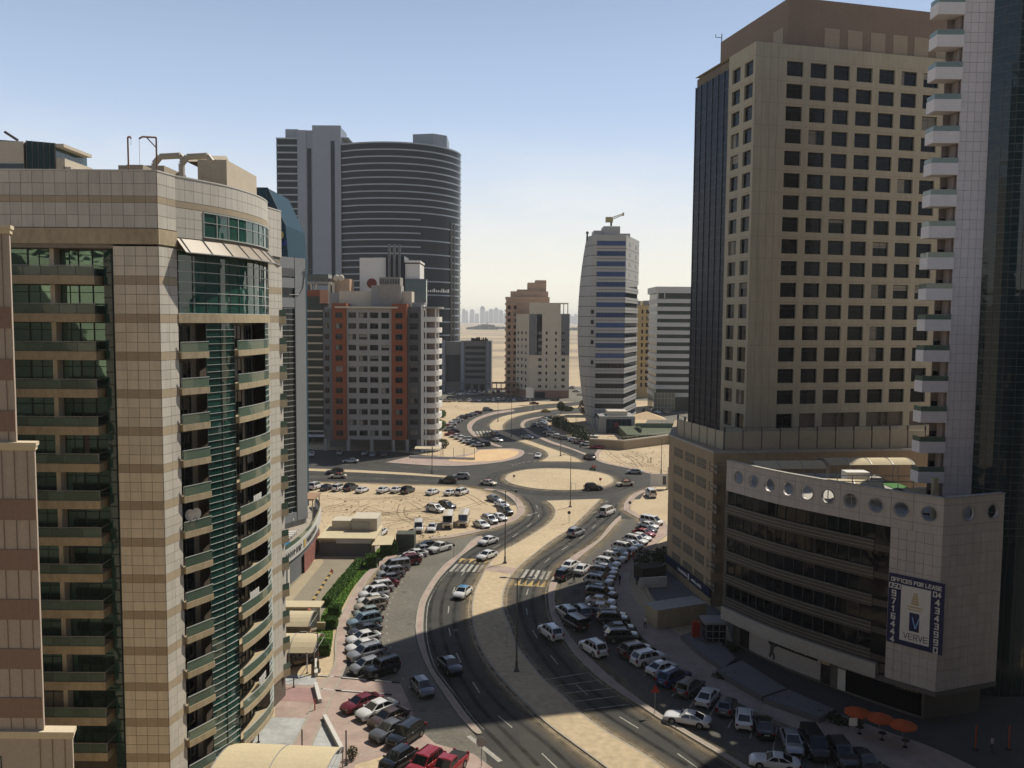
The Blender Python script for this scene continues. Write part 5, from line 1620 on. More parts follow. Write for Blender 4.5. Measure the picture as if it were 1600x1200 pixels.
def build_pool_tower():
    # facade plane runs from the hidden left edge back to the right
    a, b = at(433, 828, 146.5), at(481, 815, 153.0)
    B = (a.x, a.y)
    T = thing('hotel_tower', 'grey framed hotel tower with long dark window strips above a pool terrace', 'hotel', (B[0], B[1], 0))
    F = Face((a.x - 4 * (b.x - a.x) / 6, a.y - 4), (b.x, b.y), B)
    L = F.L; zt = at(480, 404, 153).z; z0 = 6.0
    uw = F.u_at(462, 30)                    # right end of the windows
    m = mat('hotel_grey_cladding', (0.33, 0.34, 0.335), 0.55, 0.07, 0.3, 2, 0.35)
    c = MB(); c.prism([F.p(0, 0.3)[:2], F.p(L - 0.02, 0.3)[:2], F.p(L - 0.02, 14)[:2], F.p(0, 14)[:2]], 0, zt)
    obj('core_wall', c, m, T)
    p = MB(); fbox(p, F, uw, L, 0, 0.3, z0, zt); fbox(p, F, 0, uw, 0, 0.3, zt - 3.3, zt); fbox(p, F, 0, uw, 0, 0.3, z0, z0 + 1.6)
    obj('frame_wall', p, m, T)
    wt = [zt - 3.3, zt - 6.4, zt - 10.1]
    zs = [at(450, y, 148).z for y in (418, 433.5, 449, 464.5, 480)]
    g = MB(); fquad(g, F, 0, uw, 0.25, zs[1], zs[0]); fquad(g, F, 0, uw, 0.25, zs[3], zs[2]); fquad(g, F, 0, uw, 0.22, z0 + 1.6, zs[4])
    obj('curtain_glazing', g, G_TEAL, T)
    for i, (hi, lo) in enumerate(((zs[0], zt - 3.3), (zs[2], zs[1]), (zs[4], zs[3]))):
        q = MB(); fbox(q, F, 0, uw, 0.0, 0.3, min(hi, lo), max(hi, lo))
        obj('spandrel', q, m, T)
    z = zs[4] - 0.2
    while z > z0 + 1.7:
        t = MB(); fbox(t, F, 0, uw, 0.1, 0.22, z - 0.06, z + 0.06)
        obj('transom', t, M_ALU, T); z -= 0.95
    t = MB()
    for k in range(6):
        u = uw - 0.3 - k * 1.1
        fbox(t, F, u - 0.03, u + 0.03, 0.16, 0.24, z0 + 1.6, zs[4])
    fbox(t, F, uw, uw + 0.1, -0.02, 0.3, z0, zt)
    obj('mullion', t, M_DKMET, T)
    fl = MB(); fl.tube(F.p(L - 0.4, -0.1, zt - 1.9), F.p(L + 1.1, -0.3, zt - 1.9), 0.06, 6)
    fl.pipe([F.p(L - .2, -0.05, zt - 2.2), F.p(L - 0.6, -0.05, zt - 5), F.p(L - 1.6, -0.05, zt - 6.4), F.p(L - 4, -0.05, zt - 6.5)], 0.05, 5)
    obj('cable', fl, M_DKMET, T)
    # podium with the pool terrace; its curved parapet carries the hotel's lettering
    pts = [(-37.2, 121.0), (-35.4, 127.0), (-34.3, 134.5), (-34.1, 143), (-34.8, 152), (-36.2, 161), (-38.5, 167)]
    C = Curve(pts, B, 4, 1.0)
    ch = [C.p(u, 0.35)[:2] for u in cuts(C, 0, C.L)]
    pd = MB(); pd.prism(ch + [(-60 - B[0], 168 - B[1]), (-60 - B[0], 121 - B[1])], 0, 5.0)
    obj('podium_wall', pd, M_DGREY, T)
    w = MB(); fbox(w, C, 0, C.L, 0, 0.3, 4.0, 6.1)
    obj('podium_parapet', w, mat('podium_white', (0.50, 0.49, 0.46), 0.6, 0.08), T)
    rl = MB(); fbox(rl, C, 0, C.L, 0.12, 0.16, 6.1, 6.9)
    obj('terrace_railing', rl, G_RAIL, T)
    lt = MB(); rr = random.Random(11)
    for (p0, p1) in ((447, 460.5), (463, 471), (479, 494)):
        u0, u1 = sorted((C.u_at(p0, 5), C.u_at(p1, 5))); u = u0
        while u < u1:
            w_ = rr.uniform(0.35, 0.7)
            fbox(lt, C, u, u + 0.14, -0.06, -0.01, 4.5, 5.55); fbox(lt, C, u + 0.14, u + w_, -0.06, -0.01, 4.5 + rr.random() * 0.6, 5.3)
            u += w_ + 0.3
    obj('sign_lettering', lt, M_DKMET, T)
    u = C.u_at(475.5, 5); e = MB(); fbox(e, C, u - 0.5, u + 0.6, -0.08, -0.01, 4.4, 5.7)
    obj('sign_emblem', e, mat('gold_emblem', (0.45, 0.33, 0.08), 0.4, 0.05), T)
    # pool
    pw = MB(); P = [at(437, 862, 139), at(450, 857, 139.5), at(452, 853, 145), at(438, 853, 145)]
    pw.sheet(ccw([(-43.5 - B[0], 131 - B[1]), (-36.0 - B[0], 131.5 - B[1]), (-35.6 - B[0], 140 - B[1]), (-43.5 - B[0], 140 - B[1])]), 5.05)
    obj('pool_water', pw, glass('pool_water', (0.02, 0.22, 0.42), 0.05, 0.5, 0.2), T)
    pk = MB(); pk.sheet(ccw(ch + [(-60 - B[0], 168 - B[1]), (-60 - B[0], 121 - B[1])]), 5.02)
    obj('terrace_deck', pk, mat('terrace_deck', (0.33, 0.29, 0.24), 0.85, 0.15), T)
    # shuttered garage openings and columns below
    for p0, p1 in ((438, 446), (449, 452)):
        u0, u1 = C.u_at(p0, 2), C.u_at(p1, 2)
        q = MB(); fbox(q, C, u0, u1, -0.08, 0, 0, 3.2); obj('pier', q, M_CONCL, T)
    u0, u1 = C.u_at(475, 3), C.u_at(499, 2)
    q = MB(); fbox(q, C, min(u0, u1), max(u0, u1), -0.06, 0, 0.1, 3.4); obj('painted_panel', q, mat('faded_red_poster', (0.24, 0.10, 0.08), 0.8, 0.3, 0.8, 2), T)
    pg = MB(); pg.box(-42.0 + 2 - B[0], -36.6 - B[0], 157 - B[1], 163 - B[1], 8.3, 8.6)
    obj('pergola_roof', pg, mat('pergola_timber', (0.30, 0.19, 0.12), 0.8, 0.15), T)
    q = MB()
    for x, y in ((-39.8, 157.3), (-36.9, 157.3), (-36.9, 162.7), (-39.8, 162.7)):
        q.tube((x - B[0], y - B[1], 5), (x - B[0], y - B[1], 8.4), 0.12, 6)
    obj('pergola_post', q, M_CREAM, T)
build_pool_tower()

def build_twin():
    B = (-75.0, 500.0)
    T = thing('twin_tower', 'far dark glass tower pair, a striped slab joined to a broad rounded tower', 'office tower', (B[0], B[1], 0))
    # rounded tower
    prof = [(533, 492), (560, 486.5), (590, 484), (620, 484), (648, 486.5), (672, 491), (693, 498), (707, 505.5), (716, 513), (719.5, 521)]
    pts = [(at(px, 400, Y).x, Y) for px, Y in prof]
    C = Curve(pts, B, 4, 2.5)
    zt = at(620, 220.5, 484).z
    body = MB(); ch = [C.p(u, 0.5)[:2] for u in cuts(C, 0, C.L)]
    body.prism(ch + [C.p(C.L - .5, 40)[:2], C.p(0, 40)[:2]], 0, zt - 0.4)
    obj('core_wall', body, M_DGREY, T)
    g = MB(); fquad(g, C, 0, C.L, 0.1, 0, zt - 0.5)
    obj('curtain_glazing', g, M_STEEL, T)
    m = mat('silver_band', (0.25, 0.295, 0.345), 0.45, 0.06, 0.2, 2, 0.4)
    n = 36
    uA, uB = C.u_at(657, 60), C.u_at(703, 60)
    fh = (zt - 3) / n
    for k in range(n):
        z = zt - 0.3 - k * fh
        b = MB()
        lowp = z < at(660, 338, 490).z
        if lowp and k % 2 == 1:
            fbox(b, C, 0, uA, -0.35, 0.2, z - 0.66, z + 0.0); 
        else:
            fbox(b, C, 0, C.L, -0.35, 0.2, z - (0.66 if k else 0.7), z)
        obj('floor_band', b, m, T)
        if lowp and k % 2 == 1:
            b = MB(); fbox(b, C, uB + 2, C.L, -0.35, 0.2, z - 0.85, z)
            obj('floor_band', b, m, T)
    s = MB(); fbox(s, C, uB, uB + 2.2, -0.45, 0.2, 8, at(660, 343, 490).z); fbox(s, C, uB + 3.2, uB + 5, -0.45, 0.2, 8, at(660, 343, 490).z)
    obj('dark_fin', s, mat('black_glass_fin', (0.008, 0.009, 0.012), 0.3, 0.1), T)
    lt = MB(); rr = random.Random(4); u = C.u_at(668, 60); z = at(690, 457, 497).z; ue = C.u_at(701, 60)
    while u < ue:
        w_ = rr.uniform(0.5, 1.1); fbox(lt, C, u, u + w_, -0.5, -0.36, z, z + rr.uniform(0.9, 2.2)); u += w_ + 0.6
    obj('sign_lettering', lt, M_WHITE, T)
    r = MB(); A, Bq = at(646, 222, 503), at(698, 230, 503)
    r.prism([(A.x - B[0], 500 - B[1]), (A.x + 12 - B[0], 497.5 - B[1]), (Bq.x - B[0], 503 - B[1]), (Bq.x - B[0], 522 - B[1]), (A.x - B[0], 522 - B[1])], zt - 1, at(665, 210, 500).z)
    obj('plant_room', r, M_SILVER, T)
    r = MB(); A = at(566, 219, 495)
    r.box(A.x - B[0], A.x + 3 - B[0], -4, 2, zt - 1, zt + 1.6); r.pipe([(A.x + 6 - B[0], -4, zt - .5), (A.x + 8 - B[0], -4, zt + 1.2), (A.x + 13 - B[0], -4, zt + 0.4)], 0.5, 6)
    obj('roof_plant', r, M_SILVER, T)
    # slab tower
    y0 = 492
    X = lambda px: at(px, 350, y0).x - B[0]
    F = Face((at(433, 350, y0).x, y0), (at(534, 350, y0).x, y0), B)
    zs, zc = at(450, 215, y0).z, at(487, 198, y0).z
    b = MB(); b.box(X(433), X(466), y0 - B[1] + 0.4, y0 - B[1] + 34, 0, zs); 
    obj('slab_core', b, M_STEEL, T)
    for k in range(36):
        z = zs - k * 3.92
        if z < 60: break
        q = MB(); q.box(X(433) - 0.1, X(465.5), y0 - B[1] - 0.05, y0 - B[1] + 0.45, z - 0.75, z)
        obj('floor_band', q, m, T)
    q = MB(); q.box(X(466), X(534), y0 - B[1], y0 - B[1] + 30, 0, zc - 2)
    q.box(X(446), X(466), y0 - B[1] + 2, y0 - B[1] + 28, zs - 1, zc - 1)
    q.box(X(490), X(534), y0 - B[1] - 1.5, y0 - B[1] - 0.0, 0, zc + 0.5); q.box(X(466), X(480), y0 - B[1] - 0.6, y0 - B[1], 0, zc - 2)
    q.box(X(496), X(532), y0 - B[1] + 0.1, y0 - B[1] + 20, zc - 2, zc + 0.5); q.box(X(532), X(545), y0 - B[1] + 1, y0 - B[1] + 20, zs, at(540, 214, y0).z)
    obj('concrete_shaft', q, M_SILVER, T)
    q = MB(); q.box(X(481), X(487.5), y0 - B[1] - 0.1, y0 - B[1] - 0.02, 20, zc - 12)
    obj('window_slit', q, M_STEEL, T)
    q = MB(); q.box(X(518.5), X(524.5), y0 - B[1] - 1.65, y0 - B[1] - 1.52, 20, zc - 8)
    obj('window_slit', q, M_STEEL, T)
    j = MB()
    for k in range(48):
        z = zc - 3 - k * 2.6
        j.box(X(466), X(480), y0 - B[1] - 0.64, y0 - B[1] - 0.6, z, z + 0.12); j.box(X(490), X(518), y0 - B[1] - 1.54, y0 - B[1] - 1.5, z, z + 0.12)
    stuff('cladding_joints', j, mat('silver_joint', (0.22, 0.225, 0.23), 0.6), T)
build_twin()

def build_pavilion():
    y = 496.0
    a, b = at(690, 600, y), at(767, 600, y)
    B = (a.x, y)
    T = thing('low_office_block', 'low dark grey office block with pale pillars at the foot of the rounded tower', 'office building', (B[0], B[1], 0))
    W_ = b.x - a.x; zt = at(740, 533, y).z
    X = lambda px: at(px, 570, y).x - B[0]
    c = MB(); c.box(0, X(724), 1.0, 30, 0, zt - 0.4); c.box(X(724), W_, 0.3, 30, 0, zt)
    obj('wall', c, M_DGREY, T)
    F = Face((a.x, y), (b.x, y), B)
    for p in (690, 720, 760):
        q = MB(); q.box(X(p), X(p + 5), -0.4, 1.2, 0, zt + 0.3); obj('pillar', q, M_SILVER, T)
    q = MB(); q.box(X(697), X(719), 0.7, 1.0, 6, zt - 8); obj('entrance_glazing', q, M_STEEL, T)
    for k in range(6):
        z = 8 + k * 3.4
        q = MB(); q.box(X(727), X(758), 0.1, 0.34, z, z + 1.7); obj('strip_window', q, M_STEEL, T)
    q = MB(); q.box(X(690), X(767), -1.2, 1.5, 5.0, 5.6); obj('entrance_canopy', q, M_DGREY, T)
    q = MB()
    for p in (728, 740, 750): q.box(X(p), X(p + 7), -0.1, 0.3, 0.2, 4.6)
    obj('ground_opening', q, M_STEEL, T)
    tr = MB(); rr = random.Random(2)
    for k in range(60):
        x = X(rr.uniform(735, 760)); tr.box(x, x + rr.uniform(.2, .8), 2, 3, zt, zt + rr.uniform(.3, 2.4))
    obj('roof_planting', tr, mat('dry_planting', (0.10, 0.09, 0.045), 0.9, 0.2), T)
build_pavilion()

def build_orange():
    y = 270.0
    X0 = at(505, 600, y).x
    B = (X0, y)
    T = thing('apartment_block', 'orange and grey apartment block with white curved balconies on its right corner', 'apartment block', (B[0], B[1], 0))
    X = lambda px: at(px, 590, y).x - B[0]
    F = Face((X0, y), (at(690, 590, y).x, y), B)
    zr = at(570, 474, y).z
    z1 = at(570, 687, y).z                       # bottom of the facade, over the open parking
    rows = [at(570, 492.5, y).z - k * ((at(570, 492.5, y).z - at(570, 677, y).z) / 11) for k in range(12)]
    wh = 1.75
    secs = [('grey_bay', 505, 519.5, 0.8, M_DGREY, [(507, 7)], zr - 2), ('orange_bay', 519.5, 541.5, 0.0, M_ORANGE, [(524.5, 11)], zr), ('grey_front', 541.5, 612, 0.35, M_GREYR, [(544.5, 12), (561, 13), (578, 13), (596, 12)], zr - 1.2), ('orange_bay', 612, 635.5, 0.0, M_ORANGE, [(618, 11)], zr), ('grey_recess', 635.5, 657, 2.2, M_DGREY, [(639, 13)], zr - 1)]
    for name, p0, p1, d, m, wins, top in secs:
        f = Face((at(p0, 590, y).x, y + d), (at(p1, 590, y).x, y + d), B)
        us = [0.0]; hc = []
        for wp, ww in wins:
            u = (wp - p0) * 0.2015; us += [u, u + ww * 0.2015]; hc.append(len(us) - 2)
        us.append(f.L)
        zs = [z1]
        for r in rows[::-1]:
            zs += [r - wh / 2, r + wh / 2]
        zs.append(top)
        hs = {(c, 1 + 2 * r) for c in hc for r in range(12)}
        w = MB(); fwall(w, f, us, zs, hs, 0.4)
        w.face([f.p(0, 0, z1), f.p(0, 8, z1), f.p(0, 8, top), f.p(0, 0, top)]); w.face([f.p(f.L, 0, z1), f.p(f.L, 8, z1), f.p(f.L, 8, top), f.p(f.L, 0, top)])
        w.face([f.p(0, 0, top), f.p(f.L, 0, top), f.p(f.L, 14, top), f.p(0, 14, top)]); w.face([f.p(0, 0, z1), f.p(f.L, 0, z1), f.p(f.L, 8, z1), f.p(0, 8, z1)])
        obj(name, w, m, T)
        for wp, ww in wins:
            u = (wp - p0) * 0.2015
            for r in rows:
                window1(T, f, u, r - wh / 2, round(ww * 0.2015, 2), wh, M_DKMET, G_DARK, 0.3, mull=(ww * 0.1,), tran=(1.3,))
                q = MB()
        # parapet-like sills and air conditioners
    core = MB(); core.box(X(505), X(662), 3.2, 20, z1 - 0.3, zr - 1.3)
    obj('core_wall', core, M_GREYR, T)
    co = MB(); co.box(X(525), X(622), -1.0, 0.0, rows[0] + 2.2, rows[0] + 2.7)
    obj('cornice', co, M_CREAM, T)
    # pillars of the open ground storey
    for p in (505, 541, 578, 612, 634, 652):
        q = MB(); q.box(X(p) - 0.1, X(p) + 0.9, 0.5, 1.4, 0, z1); obj('pillar', q, M_GREYR, T)
    q = MB(); q.box(X(505), X(660), 9, 9.3, 0, z1); obj('parking_wall', q, M_DGREY, T)
    # right-hand balcony corner
    q = MB(); q.box(X(658), X(662.5), -0.5, 3, 0, rows[0] + 3.4); obj('white_pier', q, M_WHITER, T)
    pts = [(at(662.5, 590, y).x, y - 0.6), (at(672, 590, y).x, y - 1.1), (at(680, 590, y).x, y - 0.6), (at(685.5, 590, y).x, y + 1.2), (at(687.5, 590, y).x, y + 4), (at(687, 590, y).x, y + 9)]
    C = Curve(pts, B, 4, 0.7)
    bw = MB(); bw.prism([C.p(u, 1.3)[:2] for u in cuts(C, 0.2, C.L)] + [(X(662), 12)], 0, rows[0] + 2.6)
    obj('balcony_wall', bw, mat('brown_balcony_wall', (0.19, 0.145, 0.125), 0.85, 0.1), T)
    for r in rows + [rows[-1] - 3.39]:
        q = MB(); fbox(q, C, 0, C.L, 0, 1.2, r - 1.9, r - 0.35)
        obj('balcony_fascia', q, M_WHITER, T)
    q = MB(); fbox(q, C, 0, C.L, -0.6, 1.4, rows[0] + 2.2, rows[0] + 2.8); obj('balcony_roof', q, M_GREYR, T)
    for px_ in (664, 681, 686):
        q = MB(); u = C.u_at(px_, 20); fbox(q, C, u, u + 0.35, 0.15, 0.5, 0, rows[0] + 2.3); obj('balcony_pier', q, M_WHITER, T)
    # roof structures
    for p0, p1, yy, t0, m in ((525, 640, 6, 455, M_CREAM), (577, 624, 4.5, 446, M_GREYR), (590, 623, 4, 433, mat('ac_unit_metal', (0.25, 0.235, 0.21), 0.7, 0.15)), (630, 660, 7, 472, M_GREYR), (505, 527, 10, 458, M_GREYR)):
        q = MB(); q.box(X(p0), X(p1), yy, yy + 7, zr - 3, at(600, t0, y + yy).z); obj('roof_block', q, m, T)
    q = MB()
    for k in range(8):
        q.box(X(591 + k * 4), X(593.5 + k * 4), 3.9, 4.0, at(600, 444, y + 4).z, at(600, 436, y + 4).z)
    obj('cooling_louvre', q, M_DKMET, T)
build_orange()

def build_white_plant():
    y = 300.0
    a = at(562, 430, y)
    B = (a.x, y)
    T = thing('white_tower_block', 'white rooftop block with dark fins and a red round emblem behind the orange block', 'building', (B[0], B[1], 0))
    X = lambda px: at(px, 430, y).x - B[0]
    Z = lambda py: at(600, py, y).z
    q = MB(); q.box(X(562), X(605), 0, 14, 0, Z(403)); obj('wall', q, M_WHITER, T)
    q = MB(); q.box(X(633), X(656), 0, 14, 0, Z(412)); q.box(X(632), X(657), -0.4, 14.4, Z(410), Z(407)); obj('wall', q, M_WHITER, T)
    q = MB(); q.box(X(603.5), X(632), -0.8, 12, 0, Z(400)); obj('dark_shaft', q, M_STEEL, T)
    for p in (607, 615, 623):
        q = MB(); q.box(X(p), X(p + 4), -1.3, -0.8, Z(465), Z(382)); obj('fin', q, M_DGREY, T)
    q = MB(); q.box(X(634), X(666), -1.0, 3, Z(475), Z(437)); obj('glass_box', q, glass('pale_blue_glass', (0.10, 0.15, 0.16), 0.1, 0.6, 0.1), T)
    q = MB()
    for k in range(7): q.box(X(634 + k * 5.3), X(634.6 + k * 5.3), -1.06, -1.0, Z(475), Z(437))
    for k in range(4): q.box(X(634), X(666), -1.06, -1.0, Z(437 + k * 11), Z(437 + k * 11) + .15)
    q.box(X(633), X(667), -1.2, 3, Z(437), Z(435.5))
    obj('glazing_bars', q, M_DGREY, T)
    q = MB(); n = 20; c = (X(581), -0.02, Z(443)); r1, r0 = 1.75, 1.2
    for i in range(n):
        t0, t1 = 6.2832 * i / n, 6.2832 * (i + 1) / n
        q.hexa([(c[0] + r * math.cos(t), -0.12, c[2] + r * math.sin(t)) for r, t in ((0, t0), (r1, t0), (r1, t1), (0, t1))], [(c[0] + r * math.cos(t), -0.01, c[2] + r * math.sin(t)) for r, t in ((0, t0), (r1, t0), (r1, t1), (0, t1))])
    obj('round_emblem', q, mat('maroon_emblem', (0.16, 0.025, 0.02), 0.6, 0.08), T)
    q = MB(); q.box(X(580), X(600), 4, 8, Z(403), Z(401)); obj('roof_plant', q, M_GREYR, T)
build_white_plant()

def build_green_block():
    y = 290.0
    a = at(470, 600, y)
    B = (a.x, y)
    T = thing('green_glass_block', 'green glazed block with cream floor bands, partly behind the orange block', 'apartment block', (B[0], B[1], 0))
    X = lambda px: at(px, 560, y).x - B[0]
    Z = lambda py: at(495, py, y).z
    q = MB(); q.box(X(470), X(505), 0.4, 14, 0, Z(462)); obj('core_wall', q, M_DGREY, T)
    q = MB(); q.box(X(470), X(504), 0.1, 0.4, 0, Z(463)); obj('curtain_glazing', q, mat('green_block_glass', (0.008, 0.022, 0.020), 0.2, 0.2, 0.3, 1, 0.25), T)
    for k in range(16):
        z = Z(484.5) - k * 2.72
        q = MB(); q.box(X(470), X(504.5), -0.3, 0.2, z - 0.55, z); obj('floor_band', q, M_CREAM, T)
    q = MB(); q.box(X(470), X(501), -0.2, 0.4, Z(463), Z(453)); obj('terracotta_band', q, M_ORANGE, T)
    q = MB(); q.box(X(501), X(514), -0.4, 10, Z(474), Z(453)); obj('terracotta_wall', q, mat('salmon_render', (0.45, 0.22, 0.14), 0.85, 0.08), T)
    for p in (478, 486, 494):
        q = MB(); q.box(X(p), X(p + 2.5), 0, 1, Z(453), Z(444)); obj('roof_column', q, M_CREAM, T)
    for p in (514, 520):
        q = MB(); q.box(X(p), X(p + 3.5), -0.5, 4, Z(475), Z(441)); obj('cream_pier', q, M_CREAM, T)
    q = MB(); q.box(X(470), X(516), -0.2, 10, Z(444), Z(440)); obj('roof_slab', q, M_GREYR, T)
    q = MB(); q.box(X(479), X(512), 2, 8, Z(440), Z(428)); obj('roof_glass_box', q, G_TEAL, T)
    q = MB(); q.box(X(523), X(546), 1, 9, Z(470), Z(435)); q.box(X(512), X(522), 4, 9, Z(445), Z(434)); obj('roof_block', q, M_PEACH, T)
    q = MB()
    for p in (526, 533): q.ball((X(p), 1, Z(434)), 1.1, 1.1, 1.2)
    obj('water_tank', q, M_CREAM, T)
build_green_block()

def build_beige_grey():
    y = 463.0
    s = y / FOC
    a = at(826, 600, y)
    B = (a.x, y)
    T = thing('apartment_block', 'cream apartment block with dark grey panels and a red brick base beyond the roundabout', 'apartment block', (B[0], B[1], 0))
    X = lambda px: at(px, 560, y).x - B[0]
    Z = lambda py: at(850, py, y).z
    F = Face((at(826, 560, y).x, y), (at(889.5, 560, y).x, y), B)
    S = Face((at(806, 560, y + 13).x, y + 13), (at(826, 560, y).x, y), B)
    zt = Z(490)
    q = MB(); P = [F.p(0, 0.5)[:2], F.p(F.L, 0.5)[:2], F.p(F.L, 22)[:2], S.p(0, 0.5)[:2], S.p(S.L - 0.5, 0.5)[:2]]
    q.prism(P, 0, zt - 0.5); obj('core_wall', q, M_CREAM, T)
    rows = [Z(520.5 + 10.4 * k) for k in range(9)]
    cols = [(841, 5.5), (852.5, 3), (867, 3), (877.5, 5.5)]
    us = [0]
    for p, w in cols: us += [F.u_at(p, 25), F.u_at(p + w, 25)]
    us.append(F.L)
    zs = [Z(622)]
    for r in rows[::-1]: zs += [r - 0.85, r + 0.85]
    zs.append(zt)
    w = MB(); fwall(w, F, us, zs, {(c, 1 + 2 * r) for c in (1, 3, 5, 7) for r in range(9)}, 0.4)
    obj('wall', w, M_CREAM, T)
    for i, (p, wd) in enumerate(cols):
        for r in rows:
            u = us[1 + 2 * i]
            window1(T, F, u, r - 0.85, round(us[2 + 2 * i] - u, 2), 1.7, M_WFRAME, G_DARK, 0.25, mull=((us[2 + 2 * i] - u) / 2,) if wd > 4 else ())
    w = MB(); fquad(w, S, 0, S.L, 0, 0, zt - 0.2); obj('side_wall', w, M_CREAM, T)
    for k in range(10):
        for j in range(3):
            window1(T, S, 1.8 + j * 4.4, Z(520.5) - k * 3.6 - 0.9, 1.8, 1.7, M_WFRAME, G_DARK, -0.06)
    for p0, p1, lo in ((826.5, 838.8, 555), (876.5, 889.3, 555)):
        u0, u1 = F.u_at(p0, 25), F.u_at(p1, 25)
        q = MB()
        for hi, lo_ in ((491, 515), (526, 535.5), (547, 555)):
            pass
        wu = [(us[1], us[2])] if p0 < 850 else [(us[7], us[8])]
        a0, a1 = wu[0]
        fbox(q, F, u0, a0, -0.1, 0.0, Z(lo), Z(491)); fbox(q, F, a1, u1, -0.1, 0.0, Z(lo), Z(491))
        prev = Z(491)
        for r in rows[:4]:
            if r + 0.85 < prev: fbox(q, F, a0, a1, -0.1, 0, r + 0.85, prev)
            prev = r - 0.85
        if prev > Z(lo): fbox(q, F, a0, a1, -0.1, 0, Z(lo), prev)
        obj('grey_panel', q, M_DGREY, T)
    q = MB(); fbox(q, F, 0, F.L, -0.2, 0, 0, Z(610)); fbox(q, S, 0, S.L, -0.2, 0, 0, Z(610)); obj('brick_base', q, M_RBRICK, T)
    q = MB(); fbox(q, F, 1.5, 9, -0.25, -0.2, 0, 3.2); obj('garage_opening', q, M_STEEL, T)
    q = MB(); fbox(q, F, 0.2, 17, 0.2, 10, zt - 0.6, Z(473)); fbox(q, F, 3, 16, -0.05, 0.3, Z(479), Z(473)); obj('roof_parapet', q, M_CREAM, T)
    q = MB()
    for u in (16, 18.4, 20.6): fbox(q, F, u, u + 0.5, 0.5, 1, zt, Z(473))
    fbox(q, F, 15.8, 21.2, 0.3, 3, Z(475), Z(473)); obj('roof_pergola', q, M_CREAM, T)
build_beige_grey()

def build_brown():
    y = 478.0
    B = (at(790, 600, y).x, y)
    T = thing('unfinished_block', 'stepped brown unfinished block behind the cream apartment block', 'apartment block', (B[0], B[1], 0))
    X = lambda px: at(px, 540, y).x - B[0]
    Z = lambda py: at(820, py, y).z
    for p0, p1, t, d in ((790, 858, 466, 0), (797, 856, 455, 2), (807, 853, 452, 3), (824, 853, 441, 4), (836, 853, 437, 4.5)):
        q = MB(); q.box(X(p0), X(p1), d, 24, 0, Z(t)); obj('wall', q, M_PEACH, T)
    rr = random.Random(6)
    F = Face((at(790, 540, y).x, y), (at(812, 540, y).x, y), B)
    for k in range(14):
        z = Z(474) - k * 3.6
        q = MB(); q.box(X(788.5), X(811), -0.9, 0.02, z - 1.0, z + 0.1); obj('balcony_fascia', q, M_PEACH, T)
        for u in (1.0, 4.3):
            window1(T, F, u, z - 3.3, 1.7, 2.0, M_RBRICK, G_DARK, -0.06)
    q = MB(); q.box(X(789), X(858), -0.5, 0, Z(468), Z(464)); q.box(X(806), X(855), 2.4, 3, Z(458), Z(455)); obj('cornice', q, M_PEACH, T)
    # construction frame at its foot
    q = MB()
    for i in range(6):
        x = X(769 + i * 7); q.box(x, x + 0.5, -8, -7.5, 0, 8 - i * .5)
    for z in (3.6, 7.0): q.box(X(769), X(808), -8.2, -1, z, z + 0.5)
    obj('concrete_frame', q, M_RBRICK, T)
build_brown()

